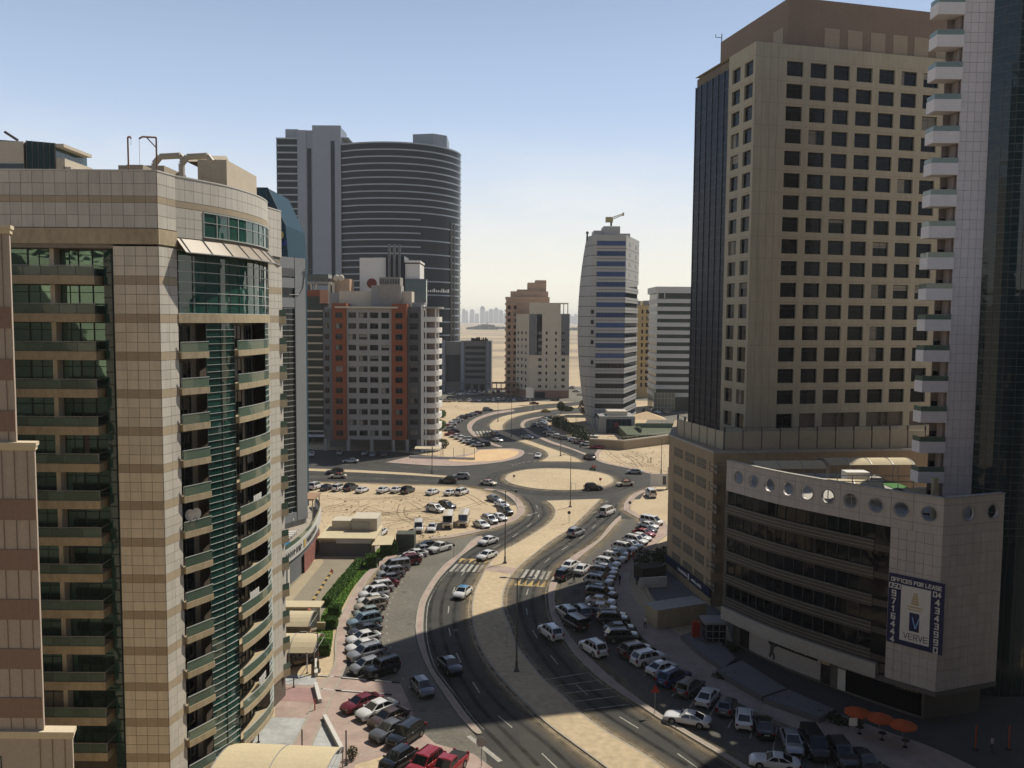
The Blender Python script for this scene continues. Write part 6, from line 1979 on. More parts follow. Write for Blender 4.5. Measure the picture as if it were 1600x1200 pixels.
def build_bow_tower():
    y = 337.0
    a = at(927, 660, y)
    B = (a.x, y)
    T = thing('bow_tower', 'pale bow sided tower with blue window strips and a yellow crane on its roof', 'office tower', (B[0], B[1], 0))
    xl, xr = at(930, 560, y).x - B[0], at(975.5, 560, y).x - B[0]
    e2 = at(994, 640, 363); re = (e2.x - B[0], 26.0)
    zt = at(950, 366.7, y).z
    m = mat('bow_cladding', (0.30, 0.30, 0.295), 0.5, 0.06, 0.3, 2, 0.4)
    def left_px(z):
        py = proj((a.x, y, z))[1]
        t = (py - 366) / (668 - 366)
        return 917.5 - 15.5 * (1 - (2 * t - 0.88) ** 2) if t < 0.94 else 917.5 - 15.5 * (1 - 1.0)
    n = 19
    zs = [zt * i / n for i in range(n + 1)]
    lev = []
    for z in zs:
        py = proj((a.x, y, z))[1]
        t = (py - 366) / (668 - 366)
        px_ = 917 - 14.5 * max(0.0, 1 - (2 * t - 1.0) ** 2) ** 1.0
        xb = at(px_, py, y + 10).x - B[0]
        lev.append([(xb, 10.0), (xb + 1.2, 4.5), (xb + (xl - xb) * 0.62, 1.2), (xl, 0.0)])
    sh = MB()
    for i in range(n):
        A_, C_ = lev[i], lev[i + 1]
        sh.strip([(p[0], p[1], zs[i]) for p in A_], [(p[0], p[1], zs[i + 1]) for p in C_])
        sh.face([(A_[0][0], 10, zs[i]), (C_[0][0], 10, zs[i + 1]), (xr, 30, zs[i + 1]), (xr, 30, zs[i])])
    obj('bowed_wall', sh, m, T)
    for i in range(1, n):
        q = MB(); A_ = lev[i]
        q.strip([(p[0] - 0.06, p[1] - 0.06, zs[i] - 0.12) for p in A_], [(p[0] - 0.06, p[1] - 0.06, zs[i] + 0.12) for p in A_])
        obj('dark_stripe', q, M_DKMET, T)  # thin dark strip across the wall at each level
        if 3 < i < n:
            p0, p1 = Vector((*A_[2], zs[i])), Vector((*A_[3], zs[i]))
            if i in (8, 9, 10, 11, 6):
                q = MB(); d = (p1 - p0)
                a_, b_ = p0 + d * 0.25, p0 + d * 0.7
                q.hexa([a_ + Vector((-.05, -.1, 1)), b_ + Vector((-.05, -.1, 1)), b_ + Vector((0, .1, 1)), a_ + Vector((0, .1, 1))], [a_ + Vector((-.05, -.1, 2.6)), b_ + Vector((-.05, -.1, 2.6)), b_ + Vector((0, .1, 2.6)), a_ + Vector((0, .1, 2.6))])
                obj('window', q, G_DARK, T)
    F = Face((B[0] + xl, y), (B[0] + xr, y), B)
    S = Face((B[0] + xr, y), (B[0] + re[0], y + 26), B)
    c = MB(); c.prism([(xl, 0.35), (xr - 0.2, 0.35), (re[0] - .4, 26), (xr - 4, 30), (xl + 1, 24)], 0, zt); obj('core_wall', c, m, T)
    blue = glass('sky_reflection_blue', (0.02, 0.055, 0.16), 0.08, 0.5, 0.1, 0.25)  # upper strips: mirrored blue sky put into the glass colour
    fh = 3.98
    top = at(950, 380, y).z
    for k in range(18):
        z = top - k * fh                      # middle of the window strip
        sp = MB(); fbox(sp, F, 0, F.L, 0.0, 0.35, z - fh + 0.95, z - 0.95)
        fbox(sp, S, 0, S.L, 0.0, 0.35, z - fh + 0.95, z - 0.95)
        obj('spandrel', sp, m, T)
        ln = MB(); fbox(ln, F, 0, F.L, -0.04, 0.0, z - fh / 2 - 0.1, z - fh / 2 + 0.1); fbox(ln, S, 0, S.L, -0.04, 0.0, z - fh / 2 - 0.1, z - fh / 2 + 0.1)
        obj('dark_stripe', ln, M_DKMET, T)  # dark strip along the middle of each spandrel
        g = MB(); fquad(g, F, 0.3, F.L, 0.2, z - 0.95, z + 0.95)
        obj('strip_window', g, blue if k < 12 else G_DARK, T)
        fr = MB()
        for q in range(8): fbox(fr, F, 0.3 + q * F.L / 8, 0.36 + q * F.L / 8, 0.12, 0.2, z - 0.95, z + 0.95)
        fbox(fr, F, 0, 0.32, 0.0, 0.3, z - 0.95, z + 0.95)
        obj('mullion', fr, M_DKMET, T)
        if k >= 4:
            g = MB(); fquad(g, S, 0, S.L * 0.94, 0.2, z - 0.9, z + 0.9); obj('strip_window', g, G_DARK, T)
        else:
            w = MB(); fbox(w, S, 0, S.L, 0.02, 0.3, z - 0.95, z + 0.95); obj('white_wall', w, m, T)
            for u in (6, 19):
                w = MB(); fbox(w, S, u, u + 4, -0.05, 0.02, z - 0.8, z + 0.7); obj('window', w, G_DARK, T)
    q = MB(); fbox(q, F, 0, F.L, 0, 0.35, top + 0.95, zt); fbox(q, S, 0, S.L, 0, 0.35, top + 0.95, zt); obj('spandrel', q, m, T)
    q = MB(); X = lambda px: at(px, 360, y).x - B[0]
    Z = lambda py: at(950, py, y).z
    q.box(X(929), X(944), 3, 12, zt - .2, Z(359)); q.box(X(944), X(970), 2, 12, zt - .2, Z(352.5)); q.box(X(970), X(987), 4, 12, zt - .2, Z(363)); obj('roof_block', q, m, T)
    q = MB(); q.tube((X(919), 5, zt - 2), (X(919.5), 5, zt + 1), 0.35, 6); q.ball((X(919.5), 5, zt + 1.2), .6, .6, .6); obj('roof_lamp', q, M_DKMET, T)
    # ground storey and entrance block
    M_E = MATS['bow_cladding']
    E = thing('entrance_hall', 'low stone framed entrance hall with dark glass in front of the bow tower', 'building', (at(937, 690, 318).x, 318.0, 0))
    bx = E.location.x
    Xe = lambda px: at(px, 670, 318).x - bx
    Ze = lambda py: at(960, py, 318).z
    q = MB(); q.box(Xe(936), Xe(947), 0, 14, 0, Ze(652)); q.box(Xe(986.5), Xe(992), 0, 14, 0, Ze(652)); q.box(Xe(936), Xe(992), -0.01, 14, Ze(655), Ze(650.5)); obj('stone_frame', q, M_GREYR, E)
    q = MB(); q.box(Xe(947), Xe(986.5), 0.6, 1, 0, Ze(655)); obj('entrance_glazing', q, G_NAVY, E)
    q = MB()
    for k in range(1, 5): q.box(Xe(947 + k * 8), Xe(947.5 + k * 8), 0.5, 0.62, 0, Ze(655))
    q.box(Xe(947), Xe(986.5), 0.5, 0.62, Ze(668), Ze(667)); obj('mullion', q, M_DKMET, E)
    q = MB(); q.box(Xe(950), Xe(981), 2, 10, Ze(651), Ze(643.5)); obj('roof_box', q, M_CREAM, E)
    q = MB(); q.box(Xe(960), Xe(967), 0.45, 0.5, Ze(668), Ze(661)); obj('poster', q, mat('dull_red_print', (0.18, 0.02, 0.03), 0.6, 0.1), E)
    # crane standing on the roof
    K = thing('roof_crane', 'small yellow crane on the roof of the bow tower', 'crane', (B[0] + X(957.5), y + 6, at(957, 353, y + 6).z), 0)
    my = mat('crane_yellow', (0.30, 0.25, 0.12), 0.5, 0.1)
    q = MB(); q.tube((0, 0, 0), (0, 0, 1.6), 0.4, 6); obj('mast', q, M_DKMET, K)
    q = MB(); q.box(-2.2, 0.6, -0.9, 0.9, 1.4, 3.4); obj('cab', q, my, K)
    q = MB()
    for s in (-0.35, 0.35): q.tube((0, s, 2.4), (4.6, s, 4.3), 0.13, 5); q.tube((0, s, 3.2), (4.6, s, 4.8), 0.13, 5)
    for i in range(5): q.tube((i * 1.0, -.35, 2.4 + i * .4), (i * 1.0 + .8, -.35, 3.5 + i * .34), 0.09, 4)
    q.box(4.4, 5.0, -0.5, 0.5, 4.0, 5.2); obj('jib', q, my, K)
build_bow_tower()

def build_yellow():
    y = 470.0
    B = (at(993, 600, y).x, y)
    T = thing('apartment_block', 'narrow mustard yellow apartment block between the bow tower and the striped block', 'apartment block', (B[0], B[1], 0))
    X = lambda px: at(px, 540, y).x - B[0]
    Z = lambda py: at(1010, py, y).z
    F = Face((B[0], y), (at(1021, 540, y).x, y), B)
    us = [0, X(1001.5), X(1004.5), X(1008.5), X(1014.5), F.L]
    rows = [Z(487 + 10.4 * k) for k in range(12)]
    zs = [0]
    for r in rows[::-1]: zs += [r - 1.1, r + 1.1]
    zs.append(Z(477))
    w = MB(); fwall(w, F, us, zs, {(c, 1 + 2 * r) for c in (1, 3) for r in range(12)}, 0.4)
    w.face([F.p(F.L, 0, 0), F.p(F.L, 18, 0), F.p(F.L, 18, Z(477)), F.p(F.L, 0, Z(477))]); w.face([F.p(0, 0, Z(477)), F.p(F.L, 0, Z(477)), F.p(F.L, 18, Z(477)), F.p(0, 18, Z(477))])
    obj('wall', w, M_YELLOW, T)
    for r in rows:
        window1(T, F, us[1], r - 1.1, round(us[2] - us[1], 2), 2.2, M_RBRICK, G_DARK, 0.3)
        window1(T, F, us[3], r - 1.1, round(us[4] - us[3], 2), 2.2, M_RBRICK, G_DARK, 0.3, tran=(1.2,))
    q = MB(); q.box(X(993), X(1001), 2, 10, Z(477), Z(470)); q.box(X(1007), X(1016), 1, 10, Z(477), Z(469.5)); obj('roof_block', q, M_GREYR, T)
    q = MB()
    for p in (1001, 1017): q.box(X(p), X(p + 3.5), -0.2, 1, Z(482), Z(470.5))
    obj('roof_block', q, M_YELLOW, T)
    for k in range(12):
        q = MB(); q.box(X(1017.5), X(1021.5), -0.7, 1, rows[k] - 1.6, rows[k] - 0.6); obj('balcony', q, M_YELLOW, T)
build_yellow()

def build_striped():
    y = 400.0
    B = (at(1023, 640, y).x, y)
    T = thing('striped_office_block', 'white office block with even green glass stripes and an overhanging roof slab', 'office building', (B[0], B[1], 0))
    X = lambda px: at(px, 560, y).x - B[0]
    Z = lambda py: at(1050, py, y).z
    W_ = 24.0
    m = mat('white_stripe_cladding', (0.40, 0.41, 0.41), 0.5, 0.06, 0.3, 2)
    g = MB(); g.box(0.4, W_, 0.4, 24, 0, Z(458)); obj('strip_glazing', g, mat('bottle_glass', (0.008, 0.020, 0.018), 0.25, 0.2, 0.3, 1, 0.2), T)
    k = 0; z = Z(467)
    while z > 8:
        q = MB(); q.box(0.0, W_, 0.0, 24, z - 1.9, z); obj('floor_band', q, m, T)
        z -= 3.65
    q = MB(); q.box(-0.6, W_, -0.6, 24.4, Z(458), Z(448)); obj('roof_slab', q, m, T)
    q = MB()
    for x in (0.2, 3.4): q.box(x, x + 0.5, 0.1, 0.8, Z(466), Z(458))
    obj('roof_column', q, m, T)
    q = MB(); q.box(-1.2, 8.6, -4, 0, 0, Z(612)); obj('lobby_glazing', q, glass('lobby_glass', (0.06, 0.075, 0.06), 0.1, 0.6, 0.3), T)
    q = MB()
    for i in range(7): q.box(-1.2 + i * 1.6, -1.05 + i * 1.6, -4.08, -4, 0, Z(612))
    for i in range(4): q.box(-1.2, 8.6, -4.08, -4, 2 + i * 2.1, 2.12 + i * 2.1)
    obj('glazing_bars', q, M_GREYMET, T)
build_striped()

def build_left_backdrop():
    y = 120.0
    B = (at(-40, 300, y).x, y)
    T = thing('rooftop_block', 'beige roof storey with teal glass rising behind the tiled tower at far left', 'building', (B[0], B[1], 0))
    X = lambda px: at(px, 240, y).x - B[0]
    Z = lambda py: at(50, py, y).z
    q = MB(); q.box(X(-40), X(37), 0, 12, 0, Z(221)); obj('wall', q, M_CREAM, T)
    q = MB(); q.box(X(-40), X(36), -0.1, 0, Z(272), Z(256)); obj('strip_window', q, G_TEAL, T)
    q = MB(); q.prism([(X(25), 2), (X(46), -0.6), (X(80), 1.0), (X(80), 10), (X(25), 10)], 0, Z(221)); obj('glass_bay', q, glass('smoky_teal_glass', (0.02, 0.055, 0.06), 0.1, 0.6, 0.1), T)
    q = MB()
    for p in (46, 53, 60, 67, 74, 80):
        x = X(p); q.box(x - 0.05, x + 0.05, -0.75 + (p - 46) / 34 * 1.6, -0.5 + (p - 46) / 34 * 1.7, 0, Z(221))
    obj('mullion', q, M_DKMET, T)
    q = MB(); q.box(X(80), X(95), 1, 9, 0, Z(245)); q.box(X(80), X(94), 1, 9, Z(245) + 2, Z(227)); q.box(X(93), X(104), 1, 9, 0, Z(258)); obj('wall', q, M_CREAM, T)
    q = MB(); q.tube((X(2), 1, Z(204)), (X(22), 1, Z(217)), 0.2, 6); q.tube((X(-10), 1, Z(218)), (X(20), 2, Z(218)), 0.15, 5)
    for p in (28, 55, 76): q.tube((X(p), 3, Z(221)), (X(p - 2), 3, Z(218)), 0.05, 4); q.tube((X(p - 12), 3, Z(218.5)), (X(p + 10), 3, Z(219)), 0.04, 4)
    obj('roof_crane_arm', q, M_DKMET, T)
build_left_backdrop()

def build_blue_roof():
    y = 175.0
    B = (at(370, 400, y).x, y)
    T = thing('blue_glass_building', 'dark blue glass building with a sloping glazed side behind the tiled tower', 'office building', (B[0], B[1], 0))
    X = lambda px: at(px, 340, y).x - B[0]
    Z = lambda py: at(420, py, y).z
    q = MB()
    f = [(X(370), 0, 0), (X(449), 0, 0), (X(449), 0, Z(396)), (X(446), 0, Z(352)), (X(419), 0, Z(294)), (X(370), 0, Z(294))]
    q.face(f); bk = [(p[0], 16, p[2]) for p in f]; q.face(bk[::-1])
    for i in range(6): j = (i + 1) % 6; q.face([f[i], bk[i], bk[j], f[j]])
    obj('glazing', q, mat('deep_blue_glass', (0.012, 0.045, 0.07), 0.55, 0.1, 0.3, 2, 0.12), T)
    q = MB(); q.tube((X(418), -0.1, 0), (X(418), -0.1, Z(294)), 0.15, 5); q.tube((X(419), -0.05, Z(294)), (X(446), -0.05, Z(352)), 0.15, 5); q.tube((X(370), -0.05, Z(294)), (X(419), -0.05, Z(294)), 0.15, 5)
    for k in range(8): q.tube((X(418), -0.05, Z(306 + k * 12)), (X(min(446, 424 + k * 5.6)), -0.05, Z(306 + k * 12)), 0.06, 4)
    obj('glazing_bars', q, mat('blue_frame', (0.02, 0.05, 0.08), 0.5), T)
    q = MB(); n = 12
    for i in range(n):
        t0, t1 = 6.2832 * i / n, 6.2832 * (i + 1) / n
        q.hexa([(X(438) + r * math.cos(t), -0.35, Z(367) + r * 1.25 * math.sin(t)) for r, t in ((0.3, t0), (0.7, t0), (0.7, t1), (0.3, t1))], [(X(438) + r * math.cos(t), -0.2, Z(367) + r * 1.25 * math.sin(t)) for r, t in ((0.3, t0), (0.7, t0), (0.7, t1), (0.3, t1))])
    obj('sign_emblem', q, MATS['gold_emblem'], T)
    q = MB(); rr = random.Random(9)
    for k in range(7):
        x = X(431 + k * 2.4); q.box(x, x + 0.22, -0.4, -0.2, Z(384), Z(384 - rr.uniform(5, 9)))
    obj('sign_lettering', q, mat('sign_blue', (0.01, 0.03, 0.22), 0.5), T)
build_blue_roof()

# far skyline, trees and the desert's edge
rr = random.Random(21)
msk = mat('distant_concrete', (0.24, 0.25, 0.27), 0.8, 0.1, 0.01, 0.05)
for i, (px0, px1, top) in enumerate(((722, 727, 478), (727.5, 731, 481), (734, 741, 479), (742, 748, 487), (750, 757.5, 473), (758, 763, 482), (763.5, 771, 478), (771.5, 779, 476), (779.5, 786, 480), (786.5, 792, 486), (889, 893, 489), (893.5, 897, 492), (897.5, 902, 488))):
    y = 10800 + 200 * (i % 4)
    a, b = at(px0, 500, y), at(px1, 500, y); z = 42 + (at(px0, top, y).z - 42) * 0.8
    q = MB(); w = b.x - a.x
    q.box(0, w, 0, w, 0, z * 0.92); q.box(w * 0.2, w * 0.75, w * .2, w * .8, z * 0.92, z)
    nth = ('leftmost hazy tower of the skyline left of the brown block', 'narrow second tower of the hazy skyline beside the rounded tower', 'third hazy skyline tower from the left, broad', 'low hazy skyline tower left of the tallest', 'tallest hazy tower of the desert skyline', 'hazy skyline tower just right of the tallest', 'second hazy skyline tower right of the tallest', 'high broad hazy tower right of centre in the skyline', 'hazy skyline tower next to the brown block', 'low hazy tower half behind the brown block', 'low hazy tower just right of the cream apartment block', 'lowest hazy tower left of the bow tower', 'hazy tower meeting the edge of the bow tower')[i]
    tag(obj('skyline_tower', q, msk, None, (a.x, y, 0)), nth, 'tower', 'hazy skyline towers')
def leaf_cloud(mb, rnd, c, r, n, s):
    for _ in range(n):
        while True:
            p = Vector((rnd.uniform(-1, 1), rnd.uniform(-1, 1), rnd.uniform(-1, 1)))
            if p.length < 1: break
        p = Vector((c[0] + p.x * r[0], c[1] + p.y * r[1], c[2] + p.z * r[2]))
        a = Vector((rnd.gauss(0, 1), rnd.gauss(0, 1), rnd.gauss(0, 0.7))).normalized()
        b = a.orthogonal().normalized(); t = rnd.uniform(0, 6.28)
        b = (b * math.cos(t) + a.cross(b) * math.sin(t)); d = a.cross(b)
        k = s * rnd.uniform(0.6, 1.3)
        mb.face([p - b * k, p + d * k * 0.55, p + b * k, p - d * k * 0.55])
    return mb
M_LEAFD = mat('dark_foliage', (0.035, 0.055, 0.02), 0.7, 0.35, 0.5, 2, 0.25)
M_LEAF = mat('green_foliage', (0.085, 0.165, 0.030), 0.7, 0.4, 0.6, 3, 0.25)
M_TRUNK = mat('tree_trunk', (0.13, 0.09, 0.06), 0.9, 0.2)
q = MB()
for px0, px1, py, n in ((742, 776, 515, 240), (776, 792, 514, 60), (730, 745, 515, 40), (889, 903, 515, 60)):
    Y = G(766, py).y
    for _ in range(n):
        c = at(rr.uniform(px0, px1), py, Y + rr.uniform(-30, 30))
        h = rr.uniform(8, 22) * (1.25 if px0 == 742 else 0.6) * (1 - abs((proj(c)[0] - (px0 + px1) / 2) / ((px1 - px0) / 2 + 6)) ** 2)
        leaf_cloud(q, rr, (c.x, c.y, h * 0.5), (7, 7, h * 0.55), 16, 3.2)
stuff('tree_grove', q, M_LEAFD)

# unseen towers added behind the viewpoint to block and bounce sky light
def unseen_blocker_tower(x0, x1, y1, h, m, label):
    T = thing('office_tower', label, 'office tower', ((x0 + x1) / 2, y1, 0))
    w = (x1 - x0) / 2
    q = MB(); q.box(-w, w, -24, -0.3, 0, h); obj('wall', q, m, T)
    z = 4
    while z < h - 3:
        g = MB(); g.box(-w + 1, w - 1, -0.3, -0.1, z, z + 2.1); obj('strip_window', g, G_DARK, T)
        z += 3.5
unseen_blocker_tower(-22, 16, -3.5, 96, M_DGREY, 'charcoal tower out of view behind the viewpoint, added to block sky light')
unseen_blocker_tower(20, 62, -9, 120, M_DGREY, 'unseen dark grey tower behind and right of the viewpoint, added to block sky light')
unseen_blocker_tower(-100, -52, -2, 80, M_CREAM, 'unseen cream tower behind and left of the viewpoint, added to block and bounce light')

T = thing('office_tower', 'unseen dark slab tower right of the viewpoint, added to shade the office end wall', 'office tower', (75, 50, 0))  # out-of-frame slab added to keep sky light off the lower right
q = MB(); q.box(-14, 15, -34, 35, 0, 46); obj('wall', q, M_DGREY, T)
for k in range(11):
    q = MB(); q.box(-14.2, -14, -33, 34, 4 + k * 3.6, 6.2 + k * 3.6); obj('strip_window', q, G_DARK, T)
# ------------------------------------------------------------------ vehicles
def paint(name, col, rough=0.28, metal=0.0):
    return mat('paint_' + name, col, rough, 0.03, 0.5, 3, 0.5, metal=metal, coat=0.7)
PAINT = {'white': paint('white', (0.62, 0.61, 0.585)), 'silver': paint('silver', (0.34, 0.345, 0.35), 0.32, 0.4), 'grey': paint('grey', (0.14, 0.145, 0.15), 0.32, 0.4),
         'dark grey': paint('dark_grey', (0.05, 0.053, 0.058), 0.3, 0.3), 'black': paint('black', (0.008, 0.008, 0.009)), 'maroon': paint('maroon', (0.13, 0.010, 0.014)),
         'red': paint('red', (0.25, 0.016, 0.02)), 'blue': paint('blue', (0.02, 0.045, 0.13)), 'brown': paint('brown', (0.085, 0.055, 0.038), 0.3, 0.3), 'beige': paint('beige', (0.40, 0.35, 0.27)),
         'pale blue': paint('pale_blue', (0.24, 0.32, 0.36), 0.3, 0.3), 'pale green': paint('pale_green', (0.33, 0.38, 0.34), 0.3, 0.3), 'cream': paint('cream', (0.58, 0.50, 0.37)), 'orange': paint('orange', (0.45, 0.13, 0.03)), 'taxi blue': paint('taxi_blue', (0.05, 0.22, 0.42)), 'yellow': paint('yellow', (0.5, 0.34, 0.04))}
G_CAR = glass('car_glass', (0.008, 0.011, 0.012), 0.04, 0.6)
M_TYRE = mat('tyre', (0.012, 0.012, 0.013), 0.85, 0.1)
M_RIM = mat('alloy_rim', (0.30, 0.30, 0.30), 0.35, 0.05, metal=0.6)
M_LAMP = mat('headlamp', (0.55, 0.56, 0.55), 0.15, 0.03, spec=0.8)
M_TAIL = mat('tail_lamp', (0.22, 0.008, 0.008), 0.2, 0.05, spec=0.6)
M_TRIM = mat('black_trim', (0.015, 0.015, 0.016), 0.6, 0.1)
M_PLATE = mat('number_plate', (0.55, 0.54, 0.50), 0.5, 0.05)
KINDS = {  # length, width, height, hood front, hood rear, belt, cowl, roof front, roof rear, rear base, deck, wheel radius, wheelbase half
    'sedan': (4.65, 1.82, 1.45, 0.74, 0.95, 0.93, 1.18, 0.30, -0.88, -1.86, 0.99, 0.33, 1.37),
    'coupe': (4.75, 1.86, 1.34, 0.68, 0.88, 0.88, 0.80, 0.10, -0.70, -1.75, 0.92, 0.34, 1.38),
    'hatchback': (4.05, 1.74, 1.50, 0.76, 0.98, 0.96, 1.20, 0.35, -1.25, -1.84, 0.98, 0.32, 1.25),
    'SUV': (4.75, 1.90, 1.76, 0.92, 1.10, 1.07, 1.20, 0.45, -1.72, -2.20, 1.08, 0.38, 1.38),
    'van': (4.90, 1.90, 2.02, 0.95, 1.20, 1.12, 1.75, 0.85, -2.20, -2.38, 1.12, 0.33, 1.50),
    'jeep': (4.50, 1.90, 1.88, 1.05, 1.14, 1.14, 0.75, 0.55, -2.08, -2.18, 1.14, 0.40, 1.35),
    'pickup': (5.25, 1.86, 1.76, 0.95, 1.10, 1.06, 1.25, 0.65, -0.45, -0.72, 1.06, 0.38, 1.60),
    'minibus': (6.90, 2.15, 2.70, 1.15, 1.30, 1.35, 3.10, 2.70, -3.32, -3.42, 1.35, 0.40, 2.10)}
def car_parts(kind):
    L, W, Hh, hf, hr, bl, cw, rf, rrf, rb, dk, wr, wb = KINDS[kind]
    w, h2, gc = W / 2, L / 2, 0.22
    body = MB()
    def top(x):
        if x > cw: return hr - (hr - hf) * ((x - cw) / (h2 - cw)) ** 1.6
        if x < rb: return dk - 0.06 * ((rb - x) / max(0.05, h2 + rb))
        return bl
    xs = sorted({-h2, -h2 + 0.06, -h2 + 0.2, -h2 + 0.45, rb, (rb + cw) / 2, cw, (cw + h2) / 2, h2 - 0.55, h2 - 0.28, h2 - 0.1, h2})
    boxy = kind in ('jeep', 'minibus', 'pickup')
    rings = []
    for x in xs:
        e = min(h2 - abs(x), 0.5)
        q_ = 1 - e / 0.5
        k = 1 - (0.10 if boxy else 0.24) * max(0.0, q_) ** 2.4
        t = top(x) - (0.07 if boxy else (0.20 if x > 0 else 0.13)) * max(0.0, q_) ** 2.6
        b = gc + (0.10 if e < 0.02 else 0)
        half = [(0.86 * w * k, b), (w * k, b + 0.13), (w * k, 0.6 * t), (0.985 * w * k, t - 0.09), (0.93 * w * k, t - 0.02), (0.72 * w * k, t + 0.02), (0.30 * w * k, t + 0.045)]
        rings.append([(x, y, z) for y, z in half] + [(x, -y, z) for y, z in half[::-1]])
    n = len(rings[0])
    base = len(body.v)
    for r_ in rings: body.v += r_
    for i in range(len(rings) - 1):
        for j in range(n - 1):
            a = base + i * n + j
            body.f.append((a, a + 1, a + n + 1, a + n)); body.m.append(0)
        a = base + i * n
        body.f.append((a + n - 1, a, a + n, a + 2 * n - 1)); body.m.append(1)
    body.f.append(tuple(base + j for j in range(n))); body.m.append(0)
    body.f.append(tuple(base + (len(rings) - 1) * n + j for j in range(n))[::-1]); body.m.append(0)
    # greenhouse
    tw, rw = 0.875 * w, (0.70 if kind in ('sedan', 'coupe', 'hatchback') else 0.80) * w
    if kind == 'minibus': rw = 0.9 * w
    zb = bl - 0.01
    B4 = [Vector((cw, -tw, zb)), Vector((cw, tw, zb)), Vector((rb, tw * 0.97, zb)), Vector((rb, -tw * 0.97, zb))]
    T4 = [Vector((rf, -rw, Hh - 0.05)), Vector((rf, rw, Hh - 0.05)), Vector((rrf, rw, Hh - 0.05)), Vector((rrf, -rw, Hh - 0.05))]
    for i in range(4):
        j = (i + 1) % 4
        body.mat(0).face([B4[i], B4[j], T4[j], T4[i]])
    m_ = (rf + rrf) / 2
    ridge = [Vector((rf - 0.10, 0, Hh + 0.01)), Vector((rrf + 0.10, 0, Hh - 0.01))]
    body.mat(2)
    body.face([T4[0], T4[1], ridge[0]]); body.face([T4[1], T4[2], ridge[1], ridge[0]]); body.face([T4[2], T4[3], ridge[1]]); body.face([T4[3], T4[0], ridge[0], ridge[1]])
    body.mat(0)
    for s in (-1, 1):                                   # mirrors, sills
        body.box(cw - 0.30, cw - 0.14, s * (w + 0.02) - 0.08, s * (w + 0.02) + 0.08, bl - 0.02, bl + 0.12)
    body.mat(1)
    for s in (-1, 1):
        for x in (-wb, wb):
            ring = [(x + (wr + 0.07) * math.cos(6.2832 * i / 14), s * (w + 0.006), wr + (wr + 0.07) * math.sin(6.2832 * i / 14)) for i in range(14)]
            ring = [(a, b, max(gc, c)) for a, b, c in ring]
            body.face(ring if s < 0 else ring[::-1])
        body.box(-wb + 0.45, wb - 0.45, s * w * 0.96 - 0.05, s * w * 0.96 + 0.05, gc - 0.02, gc + 0.14)
    body.box(h2 - 0.10, h2 + 0.015, -0.55 * w, 0.55 * w, gc + 0.12, hf * 0.72)
    body.box(-h2 - 0.012, -h2 + 0.1, -0.6 * w, 0.6 * w, gc + 0.08, gc + 0.22)
    if kind in ('SUV', 'jeep') :
        for s in (-1, 1): body.box(rrf + 0.2, rf - 0.3, s * rw * 0.92 - 0.03, s * rw * 0.92 + 0.03, Hh - 0.02, Hh + 0.05)
    body.mat(0)
    P = {}
    def pane(a, b, c, d, out, ix=0.07, iz0=0.10, iz1=0.10):
        q = MB(); a, b, c, d = Vector(a), Vector(b), Vector(c), Vector(d)      # a,b bottom; c,d top (above b, a)
        def bi(u, v): return (a.lerp(b, u)).lerp(d.lerp(c, u), v) + out
        q.face([bi(ix, iz0), bi(1 - ix, iz0), bi(1 - ix, 1 - iz1), bi(ix, 1 - iz1)])
        return q
    P['windscreen'] = [pane(B4[0], B4[1], T4[1], T4[0], Vector((0.012, 0, 0.008)), 0.06, 0.06, 0.07)]
    P['rear_window'] = [pane(B4[2], B4[3], T4[3], T4[2], Vector((-0.012, 0, 0.008)), 0.09, 0.12, 0.10)]
    sides = []
    for s in (-1, 1):
        b0, b1 = (B4[0], B4[3]) if s < 0 else (B4[1], B4[2])
        t0, t1 = (T4[0], T4[3]) if s < 0 else (T4[1], T4[2])
        segs = ((0.04, 0.47), (0.51, 0.95)) if kind != 'minibus' and kind != 'pickup' else (((0.05, 0.95),) if kind == 'pickup' else ((0.03, 0.24), (0.27, 0.48), (0.51, 0.72), (0.75, 0.97)))
        if kind in ('SUV', 'van', 'jeep'): segs = ((0.04, 0.36), (0.39, 0.68), (0.71, 0.96))
        for u0, u1 in segs:
            sides.append(pane(b0.lerp(b1, u0), b0.lerp(b1, u1), t0.lerp(t1, u1), t0.lerp(t1, u0), Vector((0, s * 0.012, 0.004)), 0.03, 0.10, 0.12))
    P['side_window'] = sides
    hl, tl = [], []
    for s in (-1, 1):
        q = MB(); q.hexa([(h2 - 0.30, s * 0.88 * w, hf - 0.20), (h2 - 0.02, s * 0.60 * w, hf - 0.20), (h2 - 0.14, s * 0.58 * w, hf - 0.16), (h2 - 0.34, s * 0.84 * w, hf - 0.16)],
                         [(h2 - 0.34, s * 0.90 * w, hf - 0.06), (h2 - 0.05, s * 0.62 * w, hf - 0.07), (h2 - 0.18, s * 0.56 * w, hf - 0.05), (h2 - 0.38, s * 0.84 * w, hf - 0.04)]); hl.append(q)
        q = MB(); q.box(-h2 - 0.005, -h2 + 0.14, min(s * 0.62 * w, s * 0.93 * w), max(s * 0.62 * w, s * 0.93 * w), dk - 0.30 if kind in ('sedan', 'coupe') else dk - 0.35, dk - 0.14 if kind in ('sedan', 'coupe') else dk + 0.05); tl.append(q)
    P['headlight'], P['tail_light'] = hl, tl
    q = MB(); q.box(-h2 - 0.02, -h2 - 0.004, -0.26, 0.26, dk - 0.36, dk - 0.25); P['number_plate'] = [q]
    ty, ri = MB(), MB()
    ty.tube((0, -0.11, 0), (0, 0.11, 0), wr, 14)
    ri.tube((0, -0.118, 0), (0, 0.118, 0), wr * 0.66, 10)
    wheels = [(x, s * (w - 0.095), wr) for x in (wb, -wb) for s in (-1, 1)]
